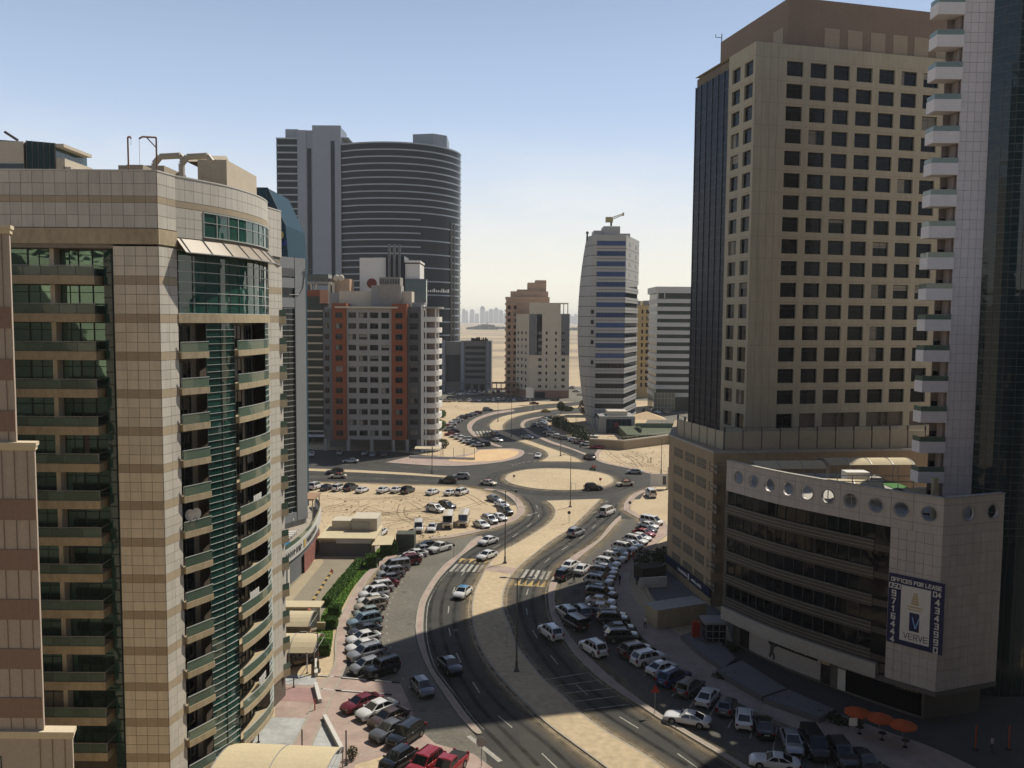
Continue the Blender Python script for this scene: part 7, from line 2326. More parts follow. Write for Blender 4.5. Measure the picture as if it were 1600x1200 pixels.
    if kind == 'pickup':                               # open load bed
        bed = MB()
        x0, x1 = -h2 + 0.10, rb - 0.12
        bed.box(x0 + 0.06, x1 - 0.06, -w * 0.80, w * 0.80, 0.92, 1.098)
        P['load_bed'] = [bed]
    return body, P, ty, ri, wheels
_cp, _cm = {}, {}
def car_meshes(kind, col, roof):
    key = (kind, col, roof)
    if key not in _cm:
        if kind not in _cp:
            body, P, ty, ri, wheels = car_parts(kind)
            pm = {'windscreen': G_CAR, 'rear_window': G_CAR, 'side_window': G_CAR, 'headlight': M_LAMP, 'tail_light': M_TAIL, 'number_plate': M_PLATE, 'load_bed': M_BLACK}
            parts = [(n, m.mesh(n, pm[n])) for n, l in P.items() for m in l]
            simple = {}
            for n, l in P.items():
                for q in l: simple.setdefault(pm[n].name, MB()).add(q)
            _cp[kind] = (body, parts, ty.mesh('wheel', M_TYRE, False), ri.mesh('rim', M_RIM), wheels, P, ty)
        body = _cp[kind][0]
        bm = body.mesh('body', [PAINT[col], M_TRIM, PAINT[roof or col]], True)
        try:
            bm.set_sharp_from_angle(angle=R(38))
        except Exception:
            pass
        _cm[key] = bm
    return _cm[key], _cp[kind]
_far = {}
def car_far_mesh(kind, col):
    if (kind, col) not in _far:
        car_meshes(kind, col, None)
        body, parts, tm, rm, wheels, P, ty = _cp[kind]
        q = MB(); q.add(body)
        q.m = [1 if k == 1 else 0 for k in q.m]
        for n, l in P.items():
            for m in l:
                b = MB(); b.add(m); b.m = [{'headlight': 3, 'tail_light': 4}.get(n, 2)] * len(m.f); q.add(b)
        for wx, wy, wz in wheels:
            b = MB(); b.add(ty, wx, wy, wz); b.m = [1] * len(b.f); q.add(b)
        _far[(kind, col)] = q.mesh('car', [PAINT[col], M_TRIM, G_CAR, M_LAMP, M_TAIL])
    return _far[(kind, col)]
CARS = []
NAME = {'sedan': 'sedan_car', 'coupe': 'coupe_car', 'hatchback': 'hatchback_car', 'SUV': 'sport_utility_car', 'van': 'van', 'jeep': 'off_road_car', 'pickup': 'pickup_truck', 'minibus': 'minibus'}
def car(px, py, head, kind, col, label, group=None, roof=None, z=0.02, sc=1.0, rim=True):
    p = G(px, py, z + 0.6)               # the picture point is about the middle of the body
    a = R(head)
    CARS.append((p.x, p.y))
    cat = {'van': 'van', 'pickup': 'pickup truck', 'minibus': 'minibus'}.get(kind, 'car')
    if p.y > 300:
        o = obj(NAME[kind], car_far_mesh(kind, col), None, None, (p.x, p.y, z), a)
        return tag(o, label, cat, group)
    bm, (b_, parts, tm, rm, wheels, P, ty) = car_meshes(kind, col, roof)
    T = thing(NAME[kind], label, cat, (p.x, p.y, z), a, group)
    cs = random.Random(len(CARS))
    T.scale = (cs.uniform(0.95, 1.04), cs.uniform(0.97, 1.02), cs.uniform(0.95, 1.05))
    obj('body', bm, None, T)
    near = p.y < 215
    for n, me in parts:
        if near or n in ('windscreen', 'rear_window', 'side_window', 'load_bed', 'tail_light'):
            obj(n, me, None, T)
    for wp in wheels:
        wo = obj('wheel', tm, None, T, wp)
        if near: obj('rim', rm, None, wo)
    return T
ORD = 'first second third fourth fifth sixth seventh eighth ninth tenth eleventh twelfth thirteenth fourteenth fifteenth sixteenth seventeenth eighteenth nineteenth twentieth twenty-first twenty-second twenty-third twenty-fourth twenty-fifth twenty-sixth twenty-seventh twenty-eighth twenty-ninth thirtieth thirty-first thirty-second'.split()
def row(name, anchor, group, cars):
    """a line of parked cars; each label tells the car by its neighbours, or by its place in the line where that is not enough"""
    D = [(c[3] if c[4] is None else c[4], c[2]) for c in [(q[0], q[1], q[3], q[4], None) for q in cars]]
    nm = [f'{c} {k}' for c, k in D]
    lab = []
    for i in range(len(cars)):
        if i == 0: l = f'{nm[0]} at the {anchor} of the {name}'
        elif i == len(cars) - 1: l = f'{nm[i]} ending the {name} beside a {nm[i-1]}'
        else: l = f'{nm[i]} in the {name}, between {nm[i-1]} and {nm[i+1]}'
        lab.append(l)
    for i, q in enumerate(cars):
        l = lab[i]
        if lab.count(l) > 1 or len(l.split()) > 16:
            l = f'{nm[i]}, {ORD[i]} from the {anchor} of the {name}'
        car(q[0], q[1], q[2], q[3], q[4], l, group)
# kerb row of the left service lane, from the crossing down to the boxy black off-roader
row('left kerb row', 'far end', 'cars parked along the left kerb', [
    (668, 852, 203, 'sedan', 'black'), (659, 858, 204, 'sedan', 'silver'), (649, 865, 205, 'sedan', 'white'), (641, 870, 205, 'sedan', 'white'), (636, 877, 205, 'SUV', 'maroon'),
    (618, 886, 206, 'van', 'silver'), (611, 896, 206, 'SUV', 'silver'), (606, 904, 207, 'hatchback', 'grey'), (600, 911.5, 207, 'sedan', 'maroon'), (592, 919, 208, 'SUV', 'white'),
    (585, 928, 209, 'SUV', 'white'), (583, 937, 210, 'sedan', 'white'), (579, 947, 211, 'SUV', 'beige'), (574, 957.5, 212, 'hatchback', 'pale green'), (570, 971, 213, 'SUV', 'pale blue'),
    (570, 984, 214, 'sedan', 'dark grey'), (568, 996.5, 215, 'sedan', 'white'), (567, 1009, 216, 'sedan', 'white'), (572, 1021, 218, 'SUV', 'silver'), (573, 1040, 221, 'hatchback', 'silver'), (596, 1045, 221, 'jeep', 'black')])
row('forecourt row', 'far end', 'cars parked on the pink forecourt', [
    (565, 1097, 225, 'sedan', 'maroon'), (589, 1108, 226, 'sedan', 'white'), (607, 1120, 229, 'sedan', 'brown'), (609, 1140, 232, 'sedan', 'grey'), (634, 1148, 240, 'SUV', 'black'), (622, 1186, 236, 'hatchback', 'black'), (664, 1195, 240, 'SUV', 'red'), (700, 1200, 245, 'pickup', 'red')])
row('right kerb row', 'van end', 'cars parked along the right kerb', [
    (1018, 815, -42, 'van', 'white'), (1013, 821, -42, 'sedan', 'white'), (1010, 827, -41, 'sedan', 'black'), (1006, 833, -41, 'sedan', 'red'), (1000, 839.5, -40, 'sedan', 'white'), (993, 845.5, -39, 'SUV', 'white'),
    (986, 851.5, -38, 'sedan', 'silver'), (976, 857, -36, 'SUV', 'white'), (967, 864.5, -35, 'sedan', 'silver'), (960, 872, -34, 'SUV', 'white'), (949, 880.5, -32, 'SUV', 'white'), (945, 888, -30, 'sedan', 'silver'),
    (943, 895, -29, 'SUV', 'grey'), (941, 901, -28, 'sedan', 'dark grey'), (936, 909, -25, 'SUV', 'silver'), (938, 920, -24, 'sedan', 'pale blue'), (940, 928.5, -23, 'SUV', 'black'), (939, 939, -20, 'sedan', 'white'),
    (941, 950.5, -15, 'sedan', 'silver'), (957, 961, -5, 'sedan', 'dark grey'), (958, 968, -3, 'SUV', 'black'), (969, 981, 3, 'sedan', 'black'), (973, 995, 6, 'SUV', 'black'), (996, 1017, 24, 'SUV', 'brown'), (1014, 1029, 28, 'SUV', 'white'), (1035, 1043, 36, 'sedan', 'white'),
    (1053, 1059, 42, 'SUV', 'blue'), (1078, 1074, 50, 'SUV', 'grey'), (1106, 1088, 60, 'sedan', 'white'), (1135, 1103, 66, 'hatchback', 'grey'), (1163, 1121, 74, 'sedan', 'white'), (1193, 1134, 82, 'sedan', 'black')])
row('row below the cafe', 'white pole sign', 'cars parked below the cafe terrace', [(1237, 1158, 262, 'sedan', 'silver'), (1272, 1166, 268, 'van', 'black'), (1315, 1178, 272, 'SUV', 'dark grey'), (1352, 1190, 275, 'sedan', 'dark grey')])
row('sand lot row', 'left end', 'cars parked on the sand lot', [
    (481, 761, 72, 'sedan', 'white'), (493, 760, 72, 'SUV', 'white'), (511, 761.5, 72, 'sedan', 'black'), (529.5, 762, 72, 'SUV', 'white'), (548, 762, 70, 'SUV', 'black'), (566, 765, 70, 'sedan', 'white'), (599, 765.5, 68, 'sedan', 'white'), (620, 765, 68, 'sedan', 'white'), (637, 766, 68, 'SUV', 'black'), (676, 768, 65, 'sedan', 'white'), (704, 769, 66, 'sedan', 'white'), (722, 768.5, 64, 'SUV', 'white')])
row('corner of the sand lot', 'road end', 'cars at the corner of the sand lot', [
    (772, 779, -58, 'sedan', 'dark grey'), (784, 787.5, -58, 'sedan', 'white'), (789, 799, -58, 'SUV', 'black'), (780, 808, -58, 'sedan', 'white'), (765, 812.5, -58, 'SUV', 'silver'), (752, 819, -58, 'sedan', 'white')])
row('far curved row', 'maroon end', 'cars along the far left service lane', [
    (745.5, 644.5, 200, 'sedan', 'maroon'), (738, 647, 202, 'sedan', 'silver'), (731, 649, 203, 'sedan', 'grey'), (722, 652.5, 204, 'SUV', 'black'), (715.5, 656, 202, 'sedan', 'white'), (711, 658.5, 200, 'SUV', 'white'), (705, 662, 198, 'sedan', 'white'), (699, 665.5, 195, 'sedan', 'red'), (703, 668, 194, 'sedan', 'white'),
    (701, 671, 192, 'SUV', 'silver'), (709, 673.5, 190, 'sedan', 'black'), (704, 678, 188, 'sedan', 'red'), (712, 681, 186, 'sedan', 'white'), (719, 684, 184, 'sedan', 'white'), (727, 687, 183, 'SUV', 'white'), (731, 690, 182, 'sedan', 'white'), (738, 692.5, 182, 'sedan', 'black'), (746, 695, 184, 'sedan', 'silver'), (756, 694, 186, 'SUV', 'black')])
row('hedge row', 'far end', 'cars along the far right service lane', [
    (857, 652.5, -35, 'sedan', 'dark grey'), (853, 656, -30, 'SUV', 'white'), (847, 658.5, -22, 'sedan', 'silver'), (847, 661.5, -18, 'sedan', 'white'), (850, 666, -20, 'SUV', 'silver'), (853, 671, -22, 'sedan', 'blue'), (858, 675.5, -25, 'sedan', 'silver'), (864, 679, -28, 'SUV', 'white'), (872, 682, -28, 'sedan', 'silver'), (882, 684.5, -28, 'sedan', 'grey')])
row('retaining wall row', 'shaded end', 'cars in the sun by the retaining wall', [(897, 687.5, -30, 'sedan', 'white'), (905, 690, -30, 'SUV', 'beige'), (910.5, 691.5, -30, 'sedan', 'maroon'), (918, 693.5, -20, 'sedan', 'white'), (934, 698.5, -5, 'sedan', 'red')])
row('orange block parking', 'left end', 'cars under the orange block', [(487, 709, 100, 'sedan', 'white'), (531, 707, 95, 'sedan', 'silver'), (570, 708, 92, 'sedan', 'silver'), (583, 709.5, 90, 'sedan', 'pale blue'), (601, 709.5, 88, 'SUV', 'grey')])
fr = random.Random(77)
cc = ['white', 'white', 'silver', 'white', 'grey', 'black', 'dark grey', 'silver', 'beige']
kk = ['sedan', 'SUV', 'sedan', 'hatchback', 'SUV']
pick = lambda: (fr.choice(kk), fr.choice(cc))
row('far front row', 'left end', 'cars in the front row of the far car park', [(688 + 7.6 * i, 625.5 + fr.uniform(-.4, .4), 88 + fr.uniform(-4, 4), *pick()) for i in range(9)])
row('far shaded row', 'left end', 'cars in the shaded half of the far car park', [(762 + 8.2 * i, 625 + fr.uniform(-1.5, .5), 92 + fr.uniform(-5, 5), *pick()) for i in range(8)])
row('far middle row', 'left end', 'cars in the middle row of the far car park', [(706 + 6.6 * i, 615.5 + fr.uniform(-.6, .6), 170 + fr.uniform(-5, 5), *pick()) for i in range(9)])
row('far back row', 'left end', 'cars in the back row of the far car park', [(712 + 7.4 * i, 611.5 + fr.uniform(-.5, .5), 90 + fr.uniform(-5, 5), *pick()) for i in range(10)])
row('striped block row', 'left end', 'cars beside the striped block', [(1006 + 7 * i, 641 + fr.uniform(-2, 3), 90 + fr.uniform(-20, 20), *pick()) for i in range(6)])
row('cream block verge', 'left end', 'cars on the verge beside the cream block', [(893, 606, 150, 'SUV', 'white'), (900, 611, 150, 'sedan', 'silver'), (907, 616, 150, 'sedan', 'white'), (1008, 614, 90, 'SUV', 'black')])
# single cars and traffic
for a in (
    (688, 856, 232, 'pickup', 'white', 'white pickup with an open bed standing at the top of the left kerb row', None),
    (593, 832, 255, 'sedan', 'white', 'white car behind the small villa, its nose shaded', None),
    (660, 1074, -64, 'hatchback', 'grey', 'grey hatchback driving between the pink forecourt and the separator strip', None),
    (703, 1039, -62, 'sedan', 'black', 'black sedan driving towards the viewer in the big shadow', None),
    (763, 845, 230, 'sedan', 'white', 'white sedan braking behind another, the farther of the two at the left crossing', None),
    (761, 867, 236, 'sedan', 'white', 'white sedan at the stop line of the left crossing', None),
    (860, 988, 115, 'SUV', 'white', 'white crossover with red tail lights leaving the shaded carriageway', None),
    (900, 832, 55, 'SUV', 'silver', 'silver car driving up the sunlit carriageway towards the roundabout', None),
    (949, 800, 58, 'van', 'white', 'white minivan approaching the roundabout on the right carriageway', None),
    (892, 883, 60, 'sedan', 'white', 'white sedan standing along the right separator behind a black car', None),
    (910, 889, 66, 'sedan', 'white', 'white sedan double parked beside the right kerb row in the sun', None),
    (882, 898, 62, 'SUV', 'black', 'black car standing along the right separator at the shadow edge', None),
    (885, 957, 112, 'SUV', 'silver', 'silver wagon along the separator in the shade, ahead of a black van', None),
    (908, 957, 108, 'SUV', 'grey', 'grey crossover double parked in the shade next to a silver wagon', None),
    (898, 974, 118, 'van', 'black', 'black van in the shade along the right separator', None),
    (927, 1013, 118, 'SUV', 'white', 'large white off-roader rolling along the shaded service lane', None),
    (1074, 1121, 158, 'coupe', 'white', 'white fastback coupe in the shaded lane, beside the parked row', None),
    (1210, 1189, 165, 'coupe', 'white', 'white sedan at the bottom edge of the shaded lane, nearest the viewer', None),
    (700, 751, 170, 'SUV', 'black', 'black off-roader on the cross road beside the sand lot', None),
    (720, 744.5, 175, 'SUV', 'silver', 'silver car entering the roundabout from the cross road', None),
    (680, 795, -38, 'SUV', 'white', 'white crossover in the middle of the sand lot, against a black one', None),
    (698, 791, -38, 'SUV', 'black', 'black crossover in the middle of the sand lot, against a white one', None),
    (654, 825, 275, 'van', 'white', 'white car with silver bonnet parked left of the two minibuses', None),
    (675, 824, 270, 'sedan', 'white', 'white sedan directly left of the two minibuses', None),
    (548, 720, 178, 'sedan', 'silver', 'silver sedan on the shaded cross road before the orange block', None),
    (523, 737.5, 178, 'SUV', 'dark grey', 'dark car on the cross road overtaking a red roofed taxi', None),
    (841, 711.5, 262, 'sedan', 'white', 'white sedan coming out of the far avenue towards the roundabout', None),
    (921, 714.5, 120, 'SUV', 'dark grey', 'dark grey box shaped car leaving the roundabout by the far avenue', None),
    (777.5, 687, -50, 'sedan', 'white', 'white sedan in the far shadow, ahead of a dark car', None),
    (774, 678.5, -55, 'SUV', 'dark grey', 'dark car at the far crossing on the edge of the shadow', None),
    (824, 683, -20, 'sedan', 'silver', 'silver sedan in the far shadow on the right carriageway', None),
    (834, 664, 100, 'sedan', 'dark grey', 'dark car by the far separator at the shadow edge', None),
    (762, 640, 12, 'SUV', 'grey', 'grey car on the far road above the curved row', None),
    (867, 624.5, 178, 'SUV', 'black', 'black car before the brick base of the cream block', None),
    (835, 630, 10, 'sedan', 'maroon', 'dark red car beside the white billboard on the far road', None),
    (991, 737, 175, 'sedan', 'silver', 'silver sedan entering the roundabout from the right', None),
    (927, 762, 5, 'SUV', 'black', 'black off-roader circling the near edge of the roundabout', None),
    (1017, 772, 95, 'van', 'white', 'white van parked on the sand under the roadside hoarding', None)):
    car(*a)
car(723, 925, 252, 'sedan', 'white', 'taxi with blue roof and white body in the sunlit left carriageway', None, 'taxi blue')
car(763, 754, -30, 'sedan', 'cream', 'cream taxi with a red roof left of the roundabout island', None, 'red')
car(976.5, 755.5, 195, 'sedan', 'cream', 'cream taxi with an orange roof right of the roundabout island', None, 'orange')
car(528, 743.5, 180, 'sedan', 'cream', 'cream taxi with a red roof on the cross road behind the hotel', None, 'red')
car(853, 642, 8, 'sedan', 'yellow', 'yellow roofed taxi on the far carriageway', None)
car(700, 817, 272, 'minibus', 'cream', 'cream minibus on the sand lot, left of the two', 'minibuses on the sand lot')
car(725, 814, 268, 'minibus', 'cream', 'cream minibus on the sand lot, right of the two', 'minibuses on the sand lot')
car(466, 1029, 215, 'SUV', 'brown', 'brown SUV parked under the lower cream canopy', None)
# motorbike on the roundabout
def motorbike():
    p = G(926, 735)
    T = thing('motorbike', 'delivery motorbike with rider at the far edge of the roundabout', 'motorbike', (p.x, p.y, 0.02), R(150))
    for x in (0.65, -0.65):
        q = MB(); q.tube((x, -0.06, 0.31), (x, 0.06, 0.31), 0.31, 12); obj('wheel', q, M_TYRE, T)
    q = MB(); q.box(-0.5, 0.45, -0.13, 0.13, 0.4, 0.8); q.tube((0.65, 0, 0.31), (0.42, 0, 1.0), 0.05, 6); q.tube((0.42, -0.35, 1.02), (0.42, 0.35, 1.02), 0.03, 5); obj('body', q, M_TRIM, T)
    q = MB(); q.box(-1.0, -0.45, -0.28, 0.28, 0.85, 1.4); obj('top_box', q, PAINT['red'], T)
    return p
motorbike()
# ------------------------------------------------------------------ street furniture, people, planting
M_POLE = mat('lamp_pole', (0.10, 0.095, 0.085), 0.5, 0.15, 2, 8, 0.4)
def lamp(px, py, hpx, label, arms=2, frame=0):
    p = G(px, py); h = at(px, hpx, p.y).z
    T = thing('street_lamp', label, 'street lamp', (p.x, p.y, 0.1), R(5), 'street lamps')
    q = MB(); q.tube((0, 0, 0), (0, 0, h), 0.11, 8, 0.06); obj('pole', q, M_POLE, T)
    q = MB(); q.box(-0.3, 0.3, -0.3, 0.3, 0, 0.25); q.tube((0, 0, 0.2), (0, 0, 1.2), 0.16, 8); obj('base', q, M_POLE, T)
    for s in (-1, 1)[:arms]:
        q = MB(); q.tube((0, 0, h - 0.1), (s * 1.5, 0, h + 0.15), 0.045, 6); obj('arm', q, M_POLE, T)
        q = MB(); q.hexa([(s * 1.3, -0.14, h + 0.06), (s * 2.1, -0.1, h + 0.1), (s * 2.1, 0.1, h + 0.1), (s * 1.3, 0.14, h + 0.06)], [(s * 1.3, -0.1, h + 0.2), (s * 2.1, -0.06, h + 0.2), (s * 2.1, 0.06, h + 0.2), (s * 1.3, 0.1, h + 0.2)]); obj('lantern', q, M_GREYMET, T)
    if frame:
        z0, z1 = 3.0, 5.4
        x0, x1 = (0.2, 1.2) if frame > 0 else (-1.2, -0.2)
        q = MB()
        for a, b in (((x0, z0), (x1, z0)), ((x1, z0), (x1, z1)), ((x1, z1), (x0, z1)), ((x0, z1), (x0, z0))):
            q.tube((a[0], 0, a[1]), (b[0], 0, b[1]), 0.035, 5)
        q.tube((0, 0, z1), (x0, 0, z1), 0.03, 5); q.tube((0, 0, z0), (x0, 0, z0), 0.03, 5)
        obj('banner_frame', q, M_GREYMET, T)
for a in ((807, 1050, 905, 'double armed lamp on the median with a banner frame, nearest, in the shade', 2, -1), (789, 881, 768, 'double armed lamp on the median beside the left crossing', 2, 1), (891, 793, 712, 'double armed lamp on the sand tip below the roundabout', 2, 1),
          (876, 713, 650, 'double armed lamp on the splitter island above the roundabout', 2), (799, 683, 628, 'tall lamp at the left edge of the far shadow', 2), (778, 659, 630, 'lamp on the rounded tip of the far median', 2), (833, 641, 606, 'far lamp in front of the brick based block', 2), (675, 740, 676, 'thick lamp post on the cross road median before the orange block', 2),
          (1033, 741, 686, 'lamp on the sand right of the roundabout beside the hoarding', 1), (917, 659, 615, 'lamp beside the bow tower entrance', 1), (497, 1050, 990, 'plain pole at the gate by the lower cream canopy', 1)):
    lamp(*a)
def sign_post(px, py, h, shape, label, m, cat='road sign', r=0.35, rot=0.0):
    p = G(px, py)
    T = thing('road_sign', label, cat, (p.x, p.y, 0.1), rot)
    q = MB(); q.tube((0, 0, 0), (0, 0, h), 0.04, 6); obj('post', q, M_GREYMET, T)
    q = MB()
    n = {'round': 16, 'tri': 3, 'square': 4}[shape]
    o = math.pi / 2 if shape == 'tri' else math.pi / 4
    ring = [(r * math.cos(o + 6.2832 * i / n), r * math.sin(o + 6.2832 * i / n)) for i in range(n)]
    q.face([(x, -0.06, h + z) for x, z in ring]); q.face([(x, -0.03, h + z) for x, z in ring[::-1]])
    for i in range(n):
        a, b = ring[i], ring[(i + 1) % n]; q.face([(a[0], -0.06, h + a[1]), (a[0], -0.03, h + a[1]), (b[0], -0.03, h + b[1]), (b[0], -0.06, h + b[1])])
    obj('plate', q, m, T)
M_SBACK = mat('sign_back', (0.09, 0.09, 0.09), 0.6, 0.1)
M_SRED = mat('sign_red', (0.32, 0.03, 0.02), 0.5, 0.05)
sign_post(752, 1199, 2.4, 'round', 'grey round sign back on a thin post at the end of the separator', M_GREYMET, r=0.5)
sign_post(889, 818, 2.2, 'round', 'round dark sign on the median tip below the roundabout', M_SBACK)
sign_post(806, 786, 2.6, 'tri', 'triangular sign back at the sand lot corner by the roundabout', M_SBACK, r=0.5)
sign_post(709, 872, 2.2, 'square', 'narrow sign by the left separator before the crossing', M_SBACK, r=0.3)
sign_post(803, 752, 1.3, 'square', 'chevron board at the left rim of the roundabout island', M_SBACK, r=0.4)
sign_post(938, 757, 1.3, 'square', 'reddish chevron board at the right rim of the roundabout island', M_SRED, r=0.45)
sign_post(984, 797, 1.6, 'round', 'round dark sign at the pavement bend right of the roundabout', M_SBACK)
sign_post(1023, 1116, 2.6, 'tri', 'red triangular warning sign on the right separator in the shade', M_SRED, r=0.55)
sign_post(1330, 1196, 4.2, 'square', 'white parking sign on a pole above the row below the cafe', M_WHITE, r=0.55)
sign_post(649, 845, 2.6, 'square', 'thin sign pole on the sand lot edge above the white pickup', M_SBACK, r=0.25)
sign_post(907, 707, 1.8, 'round', 'small round sign on the splitter island beside the far avenue', M_SBACK)
# hoarding right of the roundabout
p = G(1016, 764); p2 = G(1040, 764)
T = thing('hoarding', 'white roadside hoarding with a dark picture on posts right of the roundabout', 'hoarding', (p.x, p.y, 0))
w = p2.x - p.x + 0.4
q = MB(); q.box(0, w, 0, 0.2, 0.6, 3.9); obj('board', q, M_WHITE, T)
q = MB(); q.box(w * 0.72, w * 0.92, -0.03, 0, 1.1, 3.3); obj('picture', q, M_SBACK, T)
q = MB(); q.box(w + 0.1, w + 0.9, -0.1, 0.6, 0, 5.6); obj('pier', q, M_CREAM, T)
for x in (0.1, w - 0.2):
    q = MB(); q.box(x, x + 0.15, 0.2, 0.35, 0, 3.8); obj('post', q, M_GREYMET, T)
p = at(828, 632, 424)
T = thing('billboard', 'small white billboard before the cream apartment block', 'billboard', (p.x, p.y, 0))
q = MB(); q.box(-2, 2, 0, 0.3, 3.5, 8.6); obj('board', q, M_WHITE, T)
q = MB(); q.tube((0, 0.15, 0), (0, 0.15, 3.6), 0.25, 8); obj('post', q, M_GREYMET, T)

# people: one continuous figure each, clothes by height
def person(px, py, label, head=0.0, shirt=(0.3, 0.3, 0.3), trousers=(0.04, 0.04, 0.05), stride=0.22, z=0.13, carry=False):
    p = G(px, py, z)
    me = bpy.data.meshes.new('person')
    V = [(0, 0, 0.95), (0, 0, 1.18), (0, 0.01, 1.40), (0, 0, 1.52), (0, 0.02, 1.62), (0, 0.02, 1.74),
         (0.10, 0, 0.90), (0.11, stride * 0.6, 0.50), (0.11, stride * 0.5 - 0.08, 0.09), (0.11, stride * 0.5 + 0.10, 0.04),
         (-0.10, 0, 0.90), (-0.11, -stride * 0.2, 0.50), (-0.11, -stride * 0.9, 0.09), (-0.11, -stride * 0.9 + 0.17, 0.04),
         (0.20, 0, 1.40), (0.26, -0.08, 1.12), (0.25, 0.05 if not carry else 0.25, 0.88 if not carry else 1.1),
         (-0.20, 0, 1.40), (-0.26, 0.05, 1.12), (-0.25, 0.16 if not carry else 0.25, 0.90 if not carry else 1.1)]
    E = [(0, 1), (1, 2), (2, 3), (3, 4), (4, 5), (0, 6), (6, 7), (7, 8), (8, 9), (0, 10), (10, 11), (11, 12), (12, 13), (2, 14), (14, 15), (15, 16), (2, 17), (17, 18), (18, 19)]
    RR = [.15, .14, .15, .06, .09, .08, .10, .075, .05, .045, .10, .075, .05, .045, .07, .05, .04, .07, .05, .04]
    me.from_pydata(V, E, [])
    o = bpy.data.objects.new('person', me); COL.objects.link(o)
    m = o.modifiers.new('skin', 'SKIN')
    for i, r_ in enumerate(RR):
        me.skin_vertices[0].data[i].radius = (r_, r_ * (0.75 if i in (0, 1, 2) else 1.0))
    me.skin_vertices[0].data[0].use_root = True
    o.modifiers.new('sub', 'SUBSURF').levels = 1
    o.modifiers['sub'].render_levels = 1
    dg = bpy.context.evaluated_depsgraph_get()
    nm = bpy.data.meshes.new_from_object(o.evaluated_get(dg))
    bpy.data.objects.remove(o)
    for k_, c in (('skin', (0.22, 0.12, 0.075)), ('shirt', shirt), ('trousers', trousers), ('hair', (0.012, 0.01, 0.008))):
        nm.materials.append(mat(f'cloth_{k_}_{c[0]:.2f}_{c[1]:.2f}_{c[2]:.2f}', c, 0.85, 0.1))
    while len(nm.materials) > 4: nm.materials.pop(index=0)
    for f in nm.polygons:
        c = f.center
        f.material_index = 3 if c.z > 1.70 or (c.z > 1.6 and c.y < -0.02) else (0 if c.z > 1.47 or (abs(c.x) > 0.2 and c.z < 1.2 and c.z > 0.7) else (1 if c.z > 0.92 else (2 if c.z > 0.08 else 3)))
        f.use_smooth = True
    o = obj('person', nm, None, None, (p.x, p.y, z), R(head))
    return tag(o, label, 'person')
person(983, 876, 'person in orange work clothes, left of two on the right pavement', 20, (0.42, 0.10, 0.03), (0.35, 0.08, 0.03))
person(989.5, 876, 'person in orange work clothes, right of two on the right pavement', 10, (0.40, 0.12, 0.05), (0.25, 0.06, 0.03))
person(897, 910, 'person in dark clothes crossing at the shadow edge behind a black car', 100, (0.03, 0.03, 0.035), z=0.02)
person(968, 914, 'person in dark clothes on the shaded pavement beside the parked row', 30, (0.05, 0.05, 0.07))
person(995, 914, 'person in dark blue by the white notice board in the shade', 200, (0.02, 0.03, 0.09))
person(1008, 982, 'person in a white shirt carrying something on the shaded pavement', 120, (0.55, 0.55, 0.55), carry=True)
person(1017, 723, 'person in dark clothes walking across the sand right of the roundabout', 60, (0.03, 0.03, 0.03), z=0.0)
person(591, 886, 'person in a dark shirt on the pavement beside the clipped hedge', 30, (0.04, 0.06, 0.09))
person(1550, 1176, 'person in a white shirt by the orange barrier at lower right', 40, (0.5, 0.5, 0.52))
person(1026, 869, 'person in dark clothes by the podium corner at the shadow edge', 0, (0.03, 0.03, 0.03))
p = G(926, 735)
r_ = person(926, 735.2, 'rider in red on the delivery motorbike at the roundabout', 60, (0.35, 0.04, 0.03), stride=0.05, z=0.3)

# planting
def clump(name, label, pts, m=M_LEAF, cat='shrub', n=900, s=0.16, core=None, group=None, seed=1, stem=True):
    rnd = random.Random(seed)
    q = MB()
    for (x, y, z, rx, ry, rz) in pts:
        leaf_cloud(q, rnd, (x - pts[0][0], y - pts[0][1], z), (rx, ry, rz), n, s)
    T = thing(name, label, cat, (pts[0][0], pts[0][1], 0), 0, group)
    obj('foliage', q, m, T)
    if stem:
        t = MB(); t.tube((0, 0, 0), (0.05, 0.03, pts[0][2]), 0.09, 6, 0.05); obj('stem', t, M_TRUNK, T)
    return T
def hedge(label, A, Bp, w, h, n, seed, z0=0.0, m=M_LEAF, cat='hedge'):
    """clipped hedge from A to Bp: a dense box of small leaves with uneven faces"""
    rnd = random.Random(seed)
    A, Bp = Vector(A), Vector(Bp)
    d = Bp - A; L = d.length; d.normalize(); nn = Vector((-d.y, d.x, 0))
    T = thing('hedge', label, cat, (A.x, A.y, 0))
    q = MB()
    for _ in range(n):
        f = rnd.random()
        u, v, z = rnd.uniform(0, L), rnd.uniform(-w / 2, w / 2), rnd.uniform(0.05, h)
        k = rnd.random()
        if k < 0.45: z = h - abs(rnd.gauss(0, 0.06)) + 0.06 * math.sin(u * 2.1 + v)
        elif k < 0.7: v = -w / 2 + abs(rnd.gauss(0, 0.05))
        elif k < 0.85: v = w / 2 - abs(rnd.gauss(0, 0.05))
        elif k < 0.92: u = abs(rnd.gauss(0, 0.06))
        else: u = L - abs(rnd.gauss(0, 0.06))
        p = d * u + nn * v + Vector((0, 0, z0 + z))
        a = Vector((rnd.gauss(0, 1), rnd.gauss(0, 1), rnd.gauss(0, 1))).normalized(); b = a.orthogonal().normalized(); c = a.cross(b)
        s = rnd.uniform(0.07, 0.16)
        q.face([p - b * s, p + c * s * 0.6, p + b * s, p - c * s * 0.6])
    obj('foliage', q, m, T)
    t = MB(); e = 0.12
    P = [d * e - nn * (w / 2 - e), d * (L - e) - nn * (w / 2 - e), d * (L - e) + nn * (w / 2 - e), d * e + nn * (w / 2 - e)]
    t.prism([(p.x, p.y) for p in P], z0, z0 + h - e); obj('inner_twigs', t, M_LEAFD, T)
    return T
gr = MB()
